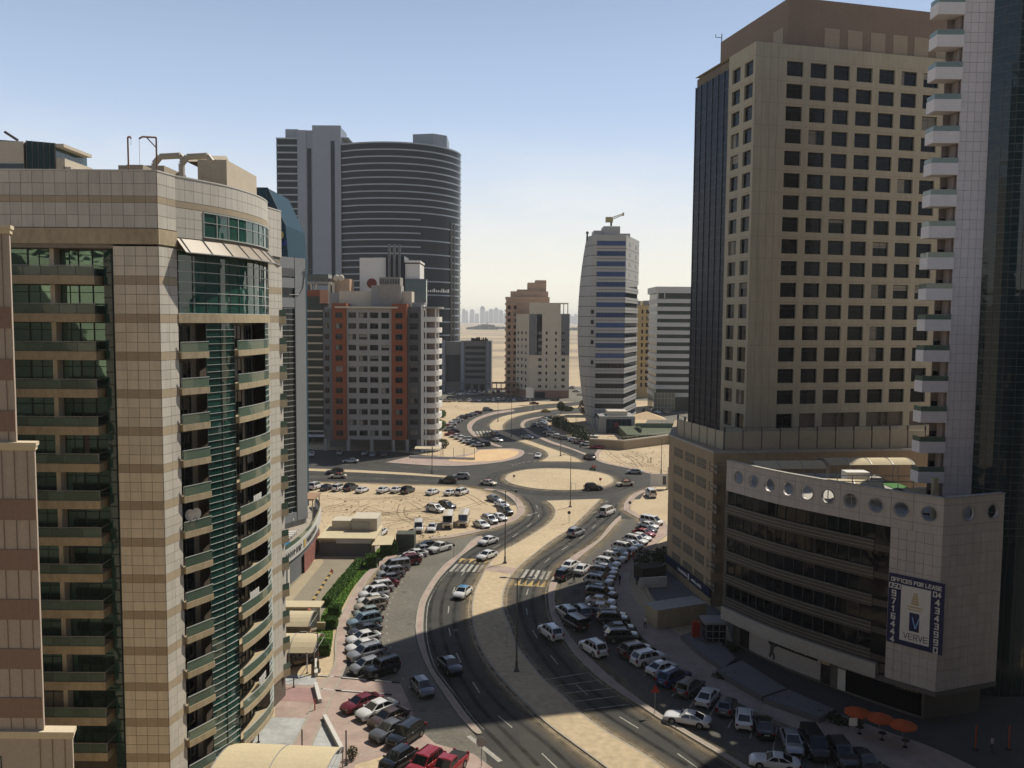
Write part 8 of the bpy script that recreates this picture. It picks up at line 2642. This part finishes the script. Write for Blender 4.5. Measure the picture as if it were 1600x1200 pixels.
LAWN = [(494, 1022), (516, 1020), (521, 985), (527, 968), (540, 940), (554, 916), (570, 898), (592, 880), (614, 862), (602, 852), (585, 862), (560, 885), (540, 905), (520, 935), (508, 952), (500, 968), (494, 990)]
gr.sheet(ccw(closed(LAWN, 2)), 0.05)
o = struct('lawn', gr, mat('lawn_grass', (0.10, 0.185, 0.03), 0.85, 0.35, 0.9, 6, 0.15, 0.4))
rnd = random.Random(4); q = MB()
poly = [(v[0], v[1]) for v in closed(LAWN, 2)]
def inside(x, y, P):
    c = False
    for i in range(len(P)):
        (x1, y1), (x2, y2) = P[i], P[i - 1]
        if (y1 > y) != (y2 > y) and x < (x2 - x1) * (y - y1) / (y2 - y1) + x1: c = not c
    return c
xs, ys = [a for a, b in poly], [b for a, b in poly]
k = 0
while k < 9000:
    x, y = rnd.uniform(min(xs), max(xs)), rnd.uniform(min(ys), max(ys))
    if not inside(x, y, poly): continue
    k += 1
    t = rnd.uniform(0, 6.28); h = rnd.uniform(0.06, 0.13); c, s = math.cos(t) * 0.07, math.sin(t) * 0.07
    q.face([(x - c, y - s, 0.05), (x + c, y + s, 0.05), (x + rnd.uniform(-.05, .05), y + rnd.uniform(-.05, .05), 0.05 + h)])
stuff('grass_blades', q, MATS['lawn_grass'])
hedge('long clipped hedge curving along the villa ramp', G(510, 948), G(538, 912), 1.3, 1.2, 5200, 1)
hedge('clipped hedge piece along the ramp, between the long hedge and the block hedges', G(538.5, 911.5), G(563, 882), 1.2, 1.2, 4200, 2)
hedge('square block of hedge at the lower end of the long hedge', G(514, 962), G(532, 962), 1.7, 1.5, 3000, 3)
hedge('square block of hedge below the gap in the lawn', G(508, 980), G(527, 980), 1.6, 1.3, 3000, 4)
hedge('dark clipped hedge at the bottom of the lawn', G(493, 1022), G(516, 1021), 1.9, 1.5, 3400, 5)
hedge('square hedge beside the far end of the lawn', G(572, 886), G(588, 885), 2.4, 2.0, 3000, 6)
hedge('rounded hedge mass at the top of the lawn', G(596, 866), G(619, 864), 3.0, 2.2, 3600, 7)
A_, B_ = G(870, 664), G(917, 692)
rq = random.Random(88)
clump('hedge', 'long dark uneven hedge of shrubs in front of the entrance hall', [(A_.x + (B_.x - A_.x) * i / 9 + rq.uniform(-.8, .8), A_.y + (B_.y - A_.y) * i / 9 + rq.uniform(-.8, .8), 1.7 + rq.uniform(-.2, .5), 3.6, 2.6, 1.7 + rq.uniform(-.2, .7)) for i in range(10)], M_LEAFD, 'hedge', n=700, s=0.3, seed=8, stem=False)
c = G(688, 672); clump('shrub', 'round green shrub at the foot of the orange block, farther one', [(c.x, c.y, 2.0, 2.4, 2.2, 2.2)], n=700, s=0.3, seed=3)
c = G(691, 652); clump('shrub', 'small green shrub on the far sand beside the orange block', [(c.x, c.y, 1.6, 1.8, 1.8, 1.8)], n=500, s=0.3, seed=4)
c = G(691, 700); clump('shrub', 'dark shrub at the entrance corner of the orange block', [(c.x, c.y, 1.5, 2.2, 1.8, 1.6)], M_LEAFD, n=700, s=0.25, seed=5)
c = G(876, 650); clump('tree', 'dark tree behind the hedge left of the bow tower', [(c.x, c.y, 4.2, 1.8, 1.8, 2.2), (c.x + 3, c.y + 2, 3.0, 3.0, 2.0, 1.2)], M_LEAFD, 'tree', n=600, s=0.35, seed=6)
c = G(912, 650); clump('tree', 'brownish tree against the left edge of the bow tower', [(c.x, c.y, 4.0, 2.4, 2.2, 3.4), (c.x + 1.5, c.y - 1, 2.6, 2.4, 2.0, 2.0)], mat('brown_foliage', (0.11, 0.075, 0.04), 0.8, 0.35), 'tree', n=600, s=0.35, seed=7)
c = G(493, 650); clump('tree', 'green tree between the hotel tower and the orange block', [(c.x, c.y, 4.0, 3.2, 3, 3.2)], n=800, s=0.4, cat='tree', seed=8)
c = G(551, 1186); clump('shrub', 'small dry shrub beside the thin pole at the bottom forecourt', [(c.x, c.y, 0.7, 0.55, 0.5, 0.7)], mat('dry_foliage', (0.10, 0.10, 0.04), 0.8, 0.3), n=350, s=0.1, seed=9)
for i, (px, py, lab) in enumerate(((1108, 1010, 'low dark planting beside the upper ramp of the curved office'), (1140, 1060, 'low dark planting below the second ramp of the curved office'), (1220, 1098, 'low dark planting below the shop front'), (1285, 1122, 'low dark planting left of the orange parasols'))):
    c = G(px, py); clump('shrub', lab, [(c.x, c.y, 0.35, 2.2, 0.9, 0.4), (c.x + 2.0, c.y - 1.4, 0.3, 1.8, 0.8, 0.35)], M_LEAFD, n=500, s=0.14, seed=20 + i, stem=False)
c = G(1012, 888); clump('shrub', 'dark bushes in the shaded yard below the sandy podium', [(c.x, c.y, 1.6, 2.6, 2.0, 1.6), (c.x + 3, c.y + 1, 1.8, 2.0, 2.0, 1.6)], M_LEAFD, n=600, s=0.25, seed=31)

# retaining wall and garden by the bow tower
wl_ = MB(); A = [G(921, 700), G(960, 702), G(975, 703), G(1050, 693), G(1120, 684)]
T = thing('retaining_wall', 'long tan retaining wall below the bow tower garden', 'wall', (A[0].x, A[0].y, 0))
C_ = Curve([(p.x, p.y) for p in A], (A[0].x, A[0].y), 1, 3)
q = MB(); fbox(q, C_, 0, C_.L, 0, 0.5, 0, 2.8); obj('wall', q, mat('tan_wall', (0.30, 0.23, 0.15), 0.9, 0.12), T)
q = MB(); fbox(q, C_, 0, C_.L, -0.2, 0.7, 2.8, 3.2); obj('coping', q, M_CREAM, T)
rg = MB(); fbox(rg, C_, 6, C_.L, 0.2, 0.3, 4.1, 4.2)
for k in range(int(C_.L / 4)): fbox(rg, C_, 6 + k * 4, 6.1 + k * 4, 0.2, 0.3, 3.2, 4.2)
obj('railing', rg, M_CREAM, T)
p = at(975, 690, 300)
q = MB(); q.box(0, 40, 0, 30, 0, 3.1)
struct('garden_terrace', q, mat('garden_lawn', (0.085, 0.10, 0.06), 0.9, 0.25, 0.3, 2)).location = (p.x, 292, 0)
gw = at(993, 670, 312)
T = thing('garden_wall', 'pale green glass balustrade of the garden right of the entrance hall', 'balustrade', (gw.x, gw.y, 3.1))
q = MB(); q.box(0, 16, 0, 0.2, 0, 1.6); q.box(0, 0.2, 0, -14, 0, 1.6); obj('glass_panel', q, G_RAIL, T)
p = at(1010, 655, 325)
T = thing('garden_tent', 'peach coloured pyramid canopy in the garden right of the bow tower', 'shade canopy', (p.x, p.y, 3.1))
q = MB(); z0, z1 = 2.0, 4.6; w_, d_ = 7.0, 5.0
b = [(-w_, -d_, z0), (w_, -d_, z0), (w_, d_, z0), (-w_, d_, z0)]
for i in range(4): q.face([b[i], b[(i + 1) % 4], (0.0, 0, z1)])
obj('canvas', q, mat('peach_canvas', (0.55, 0.40, 0.24), 0.85, 0.08), T)
for x, y, z in b:
    q = MB(); q.tube((x, y, 0), (x, y, z), 0.08, 5); obj('post', q, M_GREYMET, T)
p = at(893, 655, 350)
canopy('shade_canopy', 'pale canopy beside the bow tower behind the hedge', p.x, p.y, 0, 12, 6, 0.8, 3, 0, 2.6)
p = G(927, 692)
T = thing('guard_hut', 'small white hut at the end of the retaining wall', 'hut', (p.x, p.y, 0))
q = MB(); q.box(-1.6, 1.6, -1, 1, 0, 2.4); obj('wall', q, M_WHITER, T); q = MB(); q.box(-1.9, 1.9, -1.3, 1.3, 2.4, 2.6); obj('roof', q, M_CONCL, T); q = MB(); q.box(-0.8, 0.8, -1.04, -1, 1.0, 1.9); obj('window', q, G_DARK, T)
# low wall, entrance canopy and fence at the corner of the orange block
a = [G(640, 716), G(742, 719)]
T = thing('low_wall', 'low boundary wall with thin posts at the corner of the orange block', 'wall', (a[0].x, a[0].y, 0))
F = Face(a[0], a[1], a[0]); q = MB(); fbox(q, F, 0, F.L, 0, 0.3, 0, 0.8); obj('wall', q, M_CONCL, T)
for k in range(5):
    q = MB(); fbox(q, F, F.L * (0.35 + k * 0.16), F.L * (0.35 + k * 0.16) + 0.12, 0.1, 0.2, 0.8, 3.6); obj('post', q, M_DKMET, T)
p = G(668, 715)
canopy('shade_canopy', 'flat pale canopy over parked cars at the corner of the orange block', p.x, p.y + 3, 0, 8, 5, 0.25, 2, 0, 2.6)
p = G(478, 668); canopy('shade_canopy', 'upper white parking canopy between the hotel tower and the orange block', p.x, p.y, 0, 16, 5, 0.5, 3, 0, 2.4, 'parking canopies left of the orange block', M_WHITER)
p = G(480, 692); canopy('shade_canopy', 'lower white parking canopy between the hotel tower and the orange block', p.x, p.y, 0, 16, 5, 0.5, 3, 0, 2.4, 'parking canopies left of the orange block', M_WHITER)

# the villa strip on the left: ramp, small villa, canopies, gate
rm = MB(); rm.sheet(ccw([G(*p) for p in [(436, 985), (441, 925), (470, 894), (497, 874), (556, 872), (562, 884), (542, 906), (518, 938), (508, 960), (498, 985)]]), 0.03)
struct('ramp_road', rm, mat('sandy_concrete', (0.235, 0.205, 0.15), 0.9, 0.16, 0.3, 3))
sk = MB(); sk.sheet(ccw([G(*p) for p in [(438, 935), (500, 870), (506, 878), (452, 945), (440, 968)]]), 0.045)
struct('pavement', sk, mat('sandy_paving', (0.34, 0.285, 0.19), 0.9, 0.14, 0.4, 3))
q = MB()
for k in range(12):
    a, b = Vector(G(490, 938)), Vector(G(519, 893))
    c, d = a.lerp(b, k / 12), a.lerp(b, (k + 1) / 12); n_ = Vector((0.16, 0.08, 0))
    bb = MB(); bb.hexa([(c - n_) , (c + n_), (d + n_), (d - n_)], [v + Vector((0, 0, 0.22)) for v in (c - n_, c + n_, d + n_, d - n_)])
    if k == 0: TD = thing('lane_divider', 'yellow and black kerb dividing the villa ramp', 'lane divider', (0, 0, 0.03))
    obj('divider_block', bb, M_YPAINT if k % 2 == 0 else M_TRIM, TD)
p = G(518, 896)
T = thing('traffic_cone', 'orange traffic cone on the villa ramp', 'traffic cone', (p.x, p.y, 0.03))
q = MB(); q.tube((0, 0, 0.05), (0, 0, 0.8), 0.2, 10, 0.05); obj('cone', q, mat('cone_orange', (0.42, 0.06, 0.02), 0.6, 0.05), T); q = MB(); q.box(-.25, .25, -.25, .25, 0, .06); obj('base', q, M_TRIM, T)
p = G(500, 868)
T = thing('villa', 'low cream villa roof with an awning at the end of the ramp', 'villa', (p.x, p.y, 0))
q = MB(); q.box(0, 9.5, 0, 9, 0, 3.0); obj('wall', q, M_CREAM, T)
q = MB(); q.box(-0.4, 9.9, -0.6, 9.4, 3.0, 3.3); obj('roof', q, mat('cream_roof', (0.50, 0.43, 0.28), 0.85, 0.12), T)
q = MB(); q.box(0, 9, -0.3, 0.2, 0.0, 2.4); obj('ramp_wall', q, M_DGREY, T)
q = MB(); q.box(1.0, 4.5, 5.5, 9, 3.3, 5.0); q.box(4.8, 9.4, 4.8, 10, 3.3, 5.6); obj('roof_room', q, M_CREAM, T)
q = MB(); q.box(4.7, 8.0, 4.7, 4.8, 3.5, 5.0); obj('window', q, M_GREYMET, T)
q = MB(); q.box(3, 9.2, -0.66, -0.6, 2.4, 3.1); obj('roof_sign_panel', q, M_CONCL, T)
q = MB(); q.face([(9.6, -2.5, 2.6), (13.0, -2.0, 2.6), (13.0, 2.6, 3.0), (9.6, 2.6, 3.0)]); q.face([(9.6, -2.5, 2.5), (9.6, 2.6, 2.9), (13, 2.6, 2.9), (13, -2, 2.5)]); obj('awning', q, M_CANVAS, T)
q = MB(); q.box(13.2, 16.5, 2.2, 5.0, 0, 3.4); obj('shed', q, mat('dark_shed', (0.07, 0.08, 0.06), 0.8, 0.15), T)
# gate: cross wall, red pier, white notice
A = G(437, 985); Bq = G(508, 985)
T = thing('gate_wall', 'low tan gate wall with a red pier at the foot of the ramp', 'wall', (A.x, A.y, 0))
L = Bq.x - A.x
q = MB(); q.box(0, L * .62, 0, .4, 0, 1.3); q.box(L * .82, L, 0, .4, 0, 1.1); obj('wall', q, M_FASCIA, T)
q = MB(); q.box(L * .62, L * .68, -0.1, .5, 0, 2.9); obj('pier', q, mat('brick_red_pier', (0.32, 0.11, 0.06), 0.85, 0.12), T)
q = MB(); q.hexa([(L * .69, -0.4, .4), (L * .80, 0.4, .4), (L * .80, 0.5, .4), (L * .69, -0.3, .4)], [(L * .69, -0.4, 3.0), (L * .80, 0.4, 3.0), (L * .80, 0.5, 3.0), (L * .69, -0.3, 3.0)]); obj('notice_board', q, M_GREYMET, T)
p = G(452, 1000)
canopy('shade_canopy', 'upper cream vaulted canopy beside the tiled tower', p.x - 0.4, p.y + 1.5, 0, 6.5, 5.2, 1.0, 2, R(0), 2.2, 'vaulted canopies beside the tiled tower')
T = thing('canopy_shelter', 'flat cream shelter roof behind the upper vaulted canopy', 'shelter', (p.x - 0.5, p.y + 6.0, 0))
q = MB(); q.box(-3.5, 3.5, -1.2, 1.4, 2.6, 2.8); obj('roof', q, M_CANVAS, T)
for x in (-3.2, 3.2):
    q = MB(); q.box(x - .1, x + .1, -1, -.8, 0, 2.6); obj('post', q, M_GREYMET, T)
q = MB(); q.box(-3.3, 3.0, 0.9, 1.2, 0, 2.6); obj('wall', q, M_CREAM, T)
p = G(452, 1048)
canopy('shade_canopy', 'lower cream vaulted canopy over a brown SUV', p.x + 0.2, p.y + 2.0, 0, 6.0, 5.6, 1.1, 2, R(0), 2.5, 'vaulted canopies beside the tiled tower')
p = G(468, 1225)
canopy('shade_canopy', 'large cream canopy at the bottom edge beside the tower base', p.x - 1.5, p.y - 2.2, 0, 10.0, 7.0, 0.7, 2, R(-4), 3.0, 'vaulted canopies beside the tiled tower')
# kerb walls, bollard posts and barrier on the forecourt
for i, (a, b, lab) in enumerate((((493, 1073), (500, 1100), 'short white kerb wall beside the red bay'), ((507, 1124), (534, 1176), 'long white kerb wall beside the grey paved bay'), ((494, 1030), (494, 1058), 'white kerb wall at the sand patch by the canopies'))):
    A, Bq = G(*a), G(*b)
    F = Face((A.x, A.y), (Bq.x, Bq.y), (A.x, A.y))
    q = MB(); fbox(q, F, 0, F.L, -0.2, 0.2, 0, 0.55)
    o = obj('kerb_wall', q, M_CONCL, None, (A.x, A.y, 0)); tag(o, lab, 'kerb')
for i, (a, b) in enumerate((((496, 1057), (625, 1068)), ((500, 1078), (612, 1087)))):
    A, Bq = G(*a), G(*b)
    F = Face((A.x, A.y), (Bq.x, Bq.y), (A.x, A.y))
    T = thing('kerb_line', ('upper' if i == 0 else 'lower') + ' black and white kerb line across the pink forecourt', 'kerb', (A.x, A.y, 0.01))
    n = 10
    for k in range(n):
        q = MB(); fbox(q, F, F.L * k / n, F.L * (k + 1) / n - 0.03, 0, 0.16, 0, 0.12); obj('kerb_stone', q, M_TRIM if k in (6, 9, 2) else M_CONCL, T)
for i, (px, py, h, lab) in enumerate(((541, 1196, 3.4, 'thin dark pole beside the dry shrub at the bottom forecourt'), (472, 1168, 1.8, 'short steel post on the grey paved bay'), (404, 1160, 1.8, 'short steel post by the garage ramp at the tower foot'), (492, 1111, 1.3, 'orange traffic post below the red bay'), (459, 1074, 1.4, 'short bent post on the grey bay by the canopy'), (480, 1052, 2.6, 'white post beside the brown SUV'))):
    p = G(px, py); T = thing('bollard_post', lab, 'post', (p.x, p.y, 0.02))
    q = MB(); q.tube((0, 0, 0), (0, 0, h), 0.07, 8); obj('post', q, MATS['cone_orange'] if 'orange' in lab else (M_WHITE if 'white' in lab else M_DKMET), T)
    q = MB(); q.box(-.14, .14, -.14, .14, 0, .06); obj('base_plate', q, M_DKMET, T)

# hotel terrace: parasols, loungers
for i, (x, y, c, lab) in enumerate(((-41.5, 147, 'white', 'white closed parasol on the pool terrace, left of two'), (-38.8, 150, 'white', 'white closed parasol on the pool terrace, right of two'), (-42.6, 143, 'red', 'red open parasol by the hotel pool'))):
    T = thing('parasol', lab, 'parasol', (x, y, 5.02))
    q = MB(); q.tube((0, 0, 0), (0, 0, 2.6), 0.04, 6); obj('pole', q, M_GREYMET, T)
    q = MB(); q.tube((0, 0, 1.2 if c == 'white' else 2.2), (0, 0, 2.8), 0.28 if c == 'white' else 1.4, 10, 0.04); obj('canopy', q, M_WHITE if c == 'white' else M_SRED, T)
for i, y in enumerate((141.2, 142.6, 144.0, 145.4)):
    T = thing('sun_lounger', ('nearest', 'second', 'third', 'farthest')[i] + ' white lounger of the line beside the hotel pool', 'sun lounger', (-37.5, y, 5.02), R(10), 'loungers by the hotel pool')
    q = MB(); q.box(-0.9, 0.5, -0.32, 0.32, 0.3, 0.4); obj('seat', q, M_WHITE, T)
    q = MB(); q.hexa([(0.5, -.32, .3), (1.1, -.32, .7), (1.1, .32, .7), (0.5, .32, .3)], [(0.5, -.32, .4), (1.05, -.32, .8), (1.05, .32, .8), (0.5, .32, .4)]); obj('backrest', q, M_WHITE, T)
    for sx in (-0.8, 0.4):
        q = MB(); q.box(sx, sx + .06, -.3, .3, 0, .3); obj('leg', q, M_GREYMET, T)
c = Vector((-39.2, 140.9, 5.0)); T = clump('shrub', 'potted green shrub on the hotel pool terrace', [(c.x, c.y, 5.9, 0.8, 0.8, 0.9)], n=300, s=0.14, seed=41, stem=False)

# yards, ramps and the cafe under the right-hand buildings
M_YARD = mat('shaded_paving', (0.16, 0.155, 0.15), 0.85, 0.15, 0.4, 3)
def platform(label, px, z, h, cat='ramp', m=M_YARD):
    P = ccw([G(*p) for p in px]); o_ = P[0]
    T = thing('paved_platform', label, cat, (o_.x, o_.y, z))
    q = MB(); q.prism([(p.x - o_.x, p.y - o_.y) for p in P], 0, h); obj('slab', q, m, T)
    q = MB(); r_ = P + [P[0]]; i_ = offset(P, 0.18, True); i_ = i_ + [i_[0]]
    q.strip([(p.x - o_.x, p.y - o_.y, h + 0.004) for p in r_], [(p.x - o_.x, p.y - o_.y, h + 0.004) for p in i_]); obj('edging', q, M_DKMET, T)
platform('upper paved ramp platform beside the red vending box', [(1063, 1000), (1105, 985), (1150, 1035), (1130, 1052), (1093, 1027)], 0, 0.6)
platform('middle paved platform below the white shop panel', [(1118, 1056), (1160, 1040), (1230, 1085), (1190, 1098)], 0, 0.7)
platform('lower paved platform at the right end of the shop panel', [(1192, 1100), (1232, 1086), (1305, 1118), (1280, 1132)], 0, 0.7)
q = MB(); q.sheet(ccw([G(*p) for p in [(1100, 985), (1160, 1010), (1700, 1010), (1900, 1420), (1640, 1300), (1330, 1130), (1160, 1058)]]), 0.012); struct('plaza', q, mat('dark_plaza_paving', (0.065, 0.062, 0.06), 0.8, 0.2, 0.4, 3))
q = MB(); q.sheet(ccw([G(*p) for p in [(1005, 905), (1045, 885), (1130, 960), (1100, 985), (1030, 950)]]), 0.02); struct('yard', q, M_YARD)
def wallbox(name, label, cat, px, h, th, m, cap=None):
    A, Bq = G(*px[0]), G(*px[1]); F = Face((A.x, A.y), (Bq.x, Bq.y), (A.x, A.y))
    T = thing(name, label, cat, (A.x, A.y, 0))
    q = MB(); fbox(q, F, 0, F.L, 0, th, 0, h); obj('wall', q, m, T)
    if cap:
        q = MB(); fbox(q, F, -.1, F.L + .1, -.1, th + .1, h, h + .15); obj('coping', q, cap, T)
wallbox('garden_wall', 'tan walled box with a flat cap below the sandy podium', 'wall', ((1027, 984), (1103, 972)), 2.6, 3.2, M_FASCIA, M_CONC)
wallbox('garden_wall', 'low curved yard wall beside the zebra patch under the podium', 'wall', ((1000, 905), (1024, 962)), 0.6, 0.3, M_FASCIA)
wallbox('notice_wall', 'white boundary board in the shaded yard', 'wall', ((1000, 920), (1042, 917)), 1.7, 0.25, M_WHITER)
wallbox('dark_shed', 'dark planted shed in the shaded yard under the podium', 'shed', ((1004, 910), (1040, 906)), 2.2, 3.0, mat('dark_timber', (0.04, 0.032, 0.025), 0.85, 0.15))
p = G(1087, 1001)
T = thing('vending_box', 'red vending box beside the glass booth', 'vending machine', (p.x, p.y, 0.6))
q = MB(); q.box(-.5, .5, -.4, .4, 0, 2.0); obj('cabinet', q, mat('vending_red', (0.30, 0.025, 0.012), 0.5, 0.05), T); q = MB(); q.box(-.3, .3, -.42, -.4, .8, 1.7); obj('front_panel', q, M_SRED, T)
p = G(1115, 1004)
T = thing('glass_booth', 'dark framed glass booth with a flat grey roof', 'booth', (p.x, p.y, 0))
q = MB(); q.box(-1.3, 1.3, -1.2, 1.2, 0.1, 2.9); obj('glazing', q, G_DARK, T)
q = MB(); q.box(-1.6, 1.6, -1.5, 1.5, 2.9, 3.15); obj('roof', q, M_GREYMET, T)
q = MB()
for x in (-1.3, -.4, .4, 1.3): q.box(x - .04, x + .04, -1.26, -1.2, 0, 2.9)
for z in (1.0, 1.9): q.box(-1.3, 1.3, -1.25, -1.2, z, z + .07)
obj('frame', q, M_GREYMET, T)
M_PARA = mat('orange_canvas', (0.46, 0.085, 0.02), 0.8, 0.06)
for i, (px, py) in enumerate(((1340, 1112), (1375, 1121), (1411, 1132))):
    p = G(px, py, 2.4)
    T = thing('parasol', ('left', 'middle', 'right')[i] + ' one of three orange parasols outside the cafe', 'parasol', (p.x, p.y, 0.13), R(15 * i), 'orange cafe parasols')
    q = MB(); n = 8
    for k in range(n):
        a, b = 6.2832 * k / n, 6.2832 * (k + 1) / n
        q.face([(1.35 * math.cos(a), 1.35 * math.sin(a), 2.25), (1.35 * math.cos(b), 1.35 * math.sin(b), 2.25), (0, 0, 2.75)])
        q.face([(1.35 * math.cos(a), 1.35 * math.sin(a), 2.10), (1.35 * math.cos(b), 1.35 * math.sin(b), 2.10), (1.35 * math.cos(b), 1.35 * math.sin(b), 2.25), (1.35 * math.cos(a), 1.35 * math.sin(a), 2.25)])
    obj('canopy', q, M_PARA, T)
    q = MB(); q.tube((0, 0, 0), (0, 0, 2.7), 0.03, 6); obj('pole', q, M_GREYMET, T)
    t = thing('cafe_table', 'round dark cafe table under the ' + ('left', 'middle', 'right')[i] + ' orange parasol', 'table', (p.x + 0.25, p.y - 0.1, 0.13), 0, 'cafe tables')
    q = MB(); q.tube((0, 0, .7), (0, 0, .74), .4, 12); obj('tabletop', q, M_TRIM, t); q = MB(); q.tube((0, 0, 0), (0, 0, .7), .04, 6); q.tube((0, 0, 0), (0, 0, .03), .25, 10); obj('leg', q, M_TRIM, t)
for i, px in enumerate((1524, 1576)):
    p = G(px, 1172)
    T = thing('barrier_post', ('left', 'right')[i] + ' one of two orange barrier posts at lower right', 'post', (p.x, p.y, 0.1), 0, 'orange barrier posts')
    q = MB(); q.tube((0, 0, 0), (0, 0, 2.4), 0.07, 8); obj('post', q, MATS['cone_orange'], T); q = MB(); q.box(-.2, .2, -.2, .2, 0, .08); obj('base', q, M_TRIM, T)

# litter, stones and tyre marks on the sand lot
rr = random.Random(12); q = MB()
for _ in range(420):
    x, y = rr.uniform(485, 690), rr.uniform(772, 842)
    p = G(x, y); s = rr.uniform(0.04, 0.16) * (2.2 if rr.random() < .06 else 1)
    q.ball((p.x, p.y, s * .3), s, s * rr.uniform(.6, 1.2), s * .6, 5, 3)
for _ in range(300):
    x, y = rr.uniform(940, 1040), rr.uniform(700, 735)
    p = G(x, y); s = rr.uniform(0.05, 0.16); q.ball((p.x, p.y, s * .3), s, s, s * .6, 5, 3)
stuff('stones', q, mat('stone', (0.26, 0.20, 0.13), 0.95, 0.2))
q = MB(); rr = random.Random(15)
for k in range(46):
    a = G(rr.uniform(560, 640), rr.uniform(782, 794)); L = rr.uniform(1, 3.0); t = R(50 + rr.uniform(-15, 15))
    d = Vector((math.cos(t), math.sin(t), 0)) * L; n_ = Vector((-d.y, d.x, 0)).normalized() * 0.22
    q.face([a - n_, a + d - n_, a + d * 0.5 + Vector((0, 0, 0.16))]); q.face([a + n_, a + d * 0.5 + Vector((0, 0, 0.16)), a + d + n_]); q.face([a - n_, a + d * 0.5 + Vector((0, 0, 0.16)), a + n_]); q.face([a + d - n_, a + d + n_, a + d * 0.5 + Vector((0, 0, 0.16))])
stuff('sand_ridges', q, M_SAND)
q = MB(); rr = random.Random(51)
for _ in range(46):
    x, y = rr.choice(((rr.uniform(655, 700), rr.uniform(832, 842)), (rr.uniform(620, 665), rr.uniform(835, 850)), (rr.uniform(950, 1040), rr.uniform(702, 728)), (rr.uniform(690, 745), rr.uniform(634, 642))))
    p = G(x, y); leaf_cloud(q, rr, (p.x, p.y, 0.12), (0.35, 0.35, 0.16), 14, 0.09)
stuff('dry_scrub', q, mat('dry_scrub', (0.16, 0.135, 0.07), 0.9, 0.3))
# ------------------------------------------------------------------ dusty air
hz = MB(); hz.box(-21000, 21000, -1600, 22500, -1.5, 150)
mh = bpy.data.materials.new('haze'); mh.use_nodes = True
N, L = mh.node_tree.nodes, mh.node_tree.links
N.clear()
pv = N.new('ShaderNodeVolumePrincipled'); pv.inputs['Color'].default_value = (1.0, 1.0, 1.0, 1); pv.inputs['Density'].default_value = 0.0001; pv.inputs['Anisotropy'].default_value = 0.2
ou = N.new('ShaderNodeOutputMaterial'); L.new(pv.outputs[0], ou.inputs['Volume'])
mh.cycles.homogeneous_volume = True if hasattr(mh.cycles, 'homogeneous_volume') else None
stuff('haze', hz, mh)
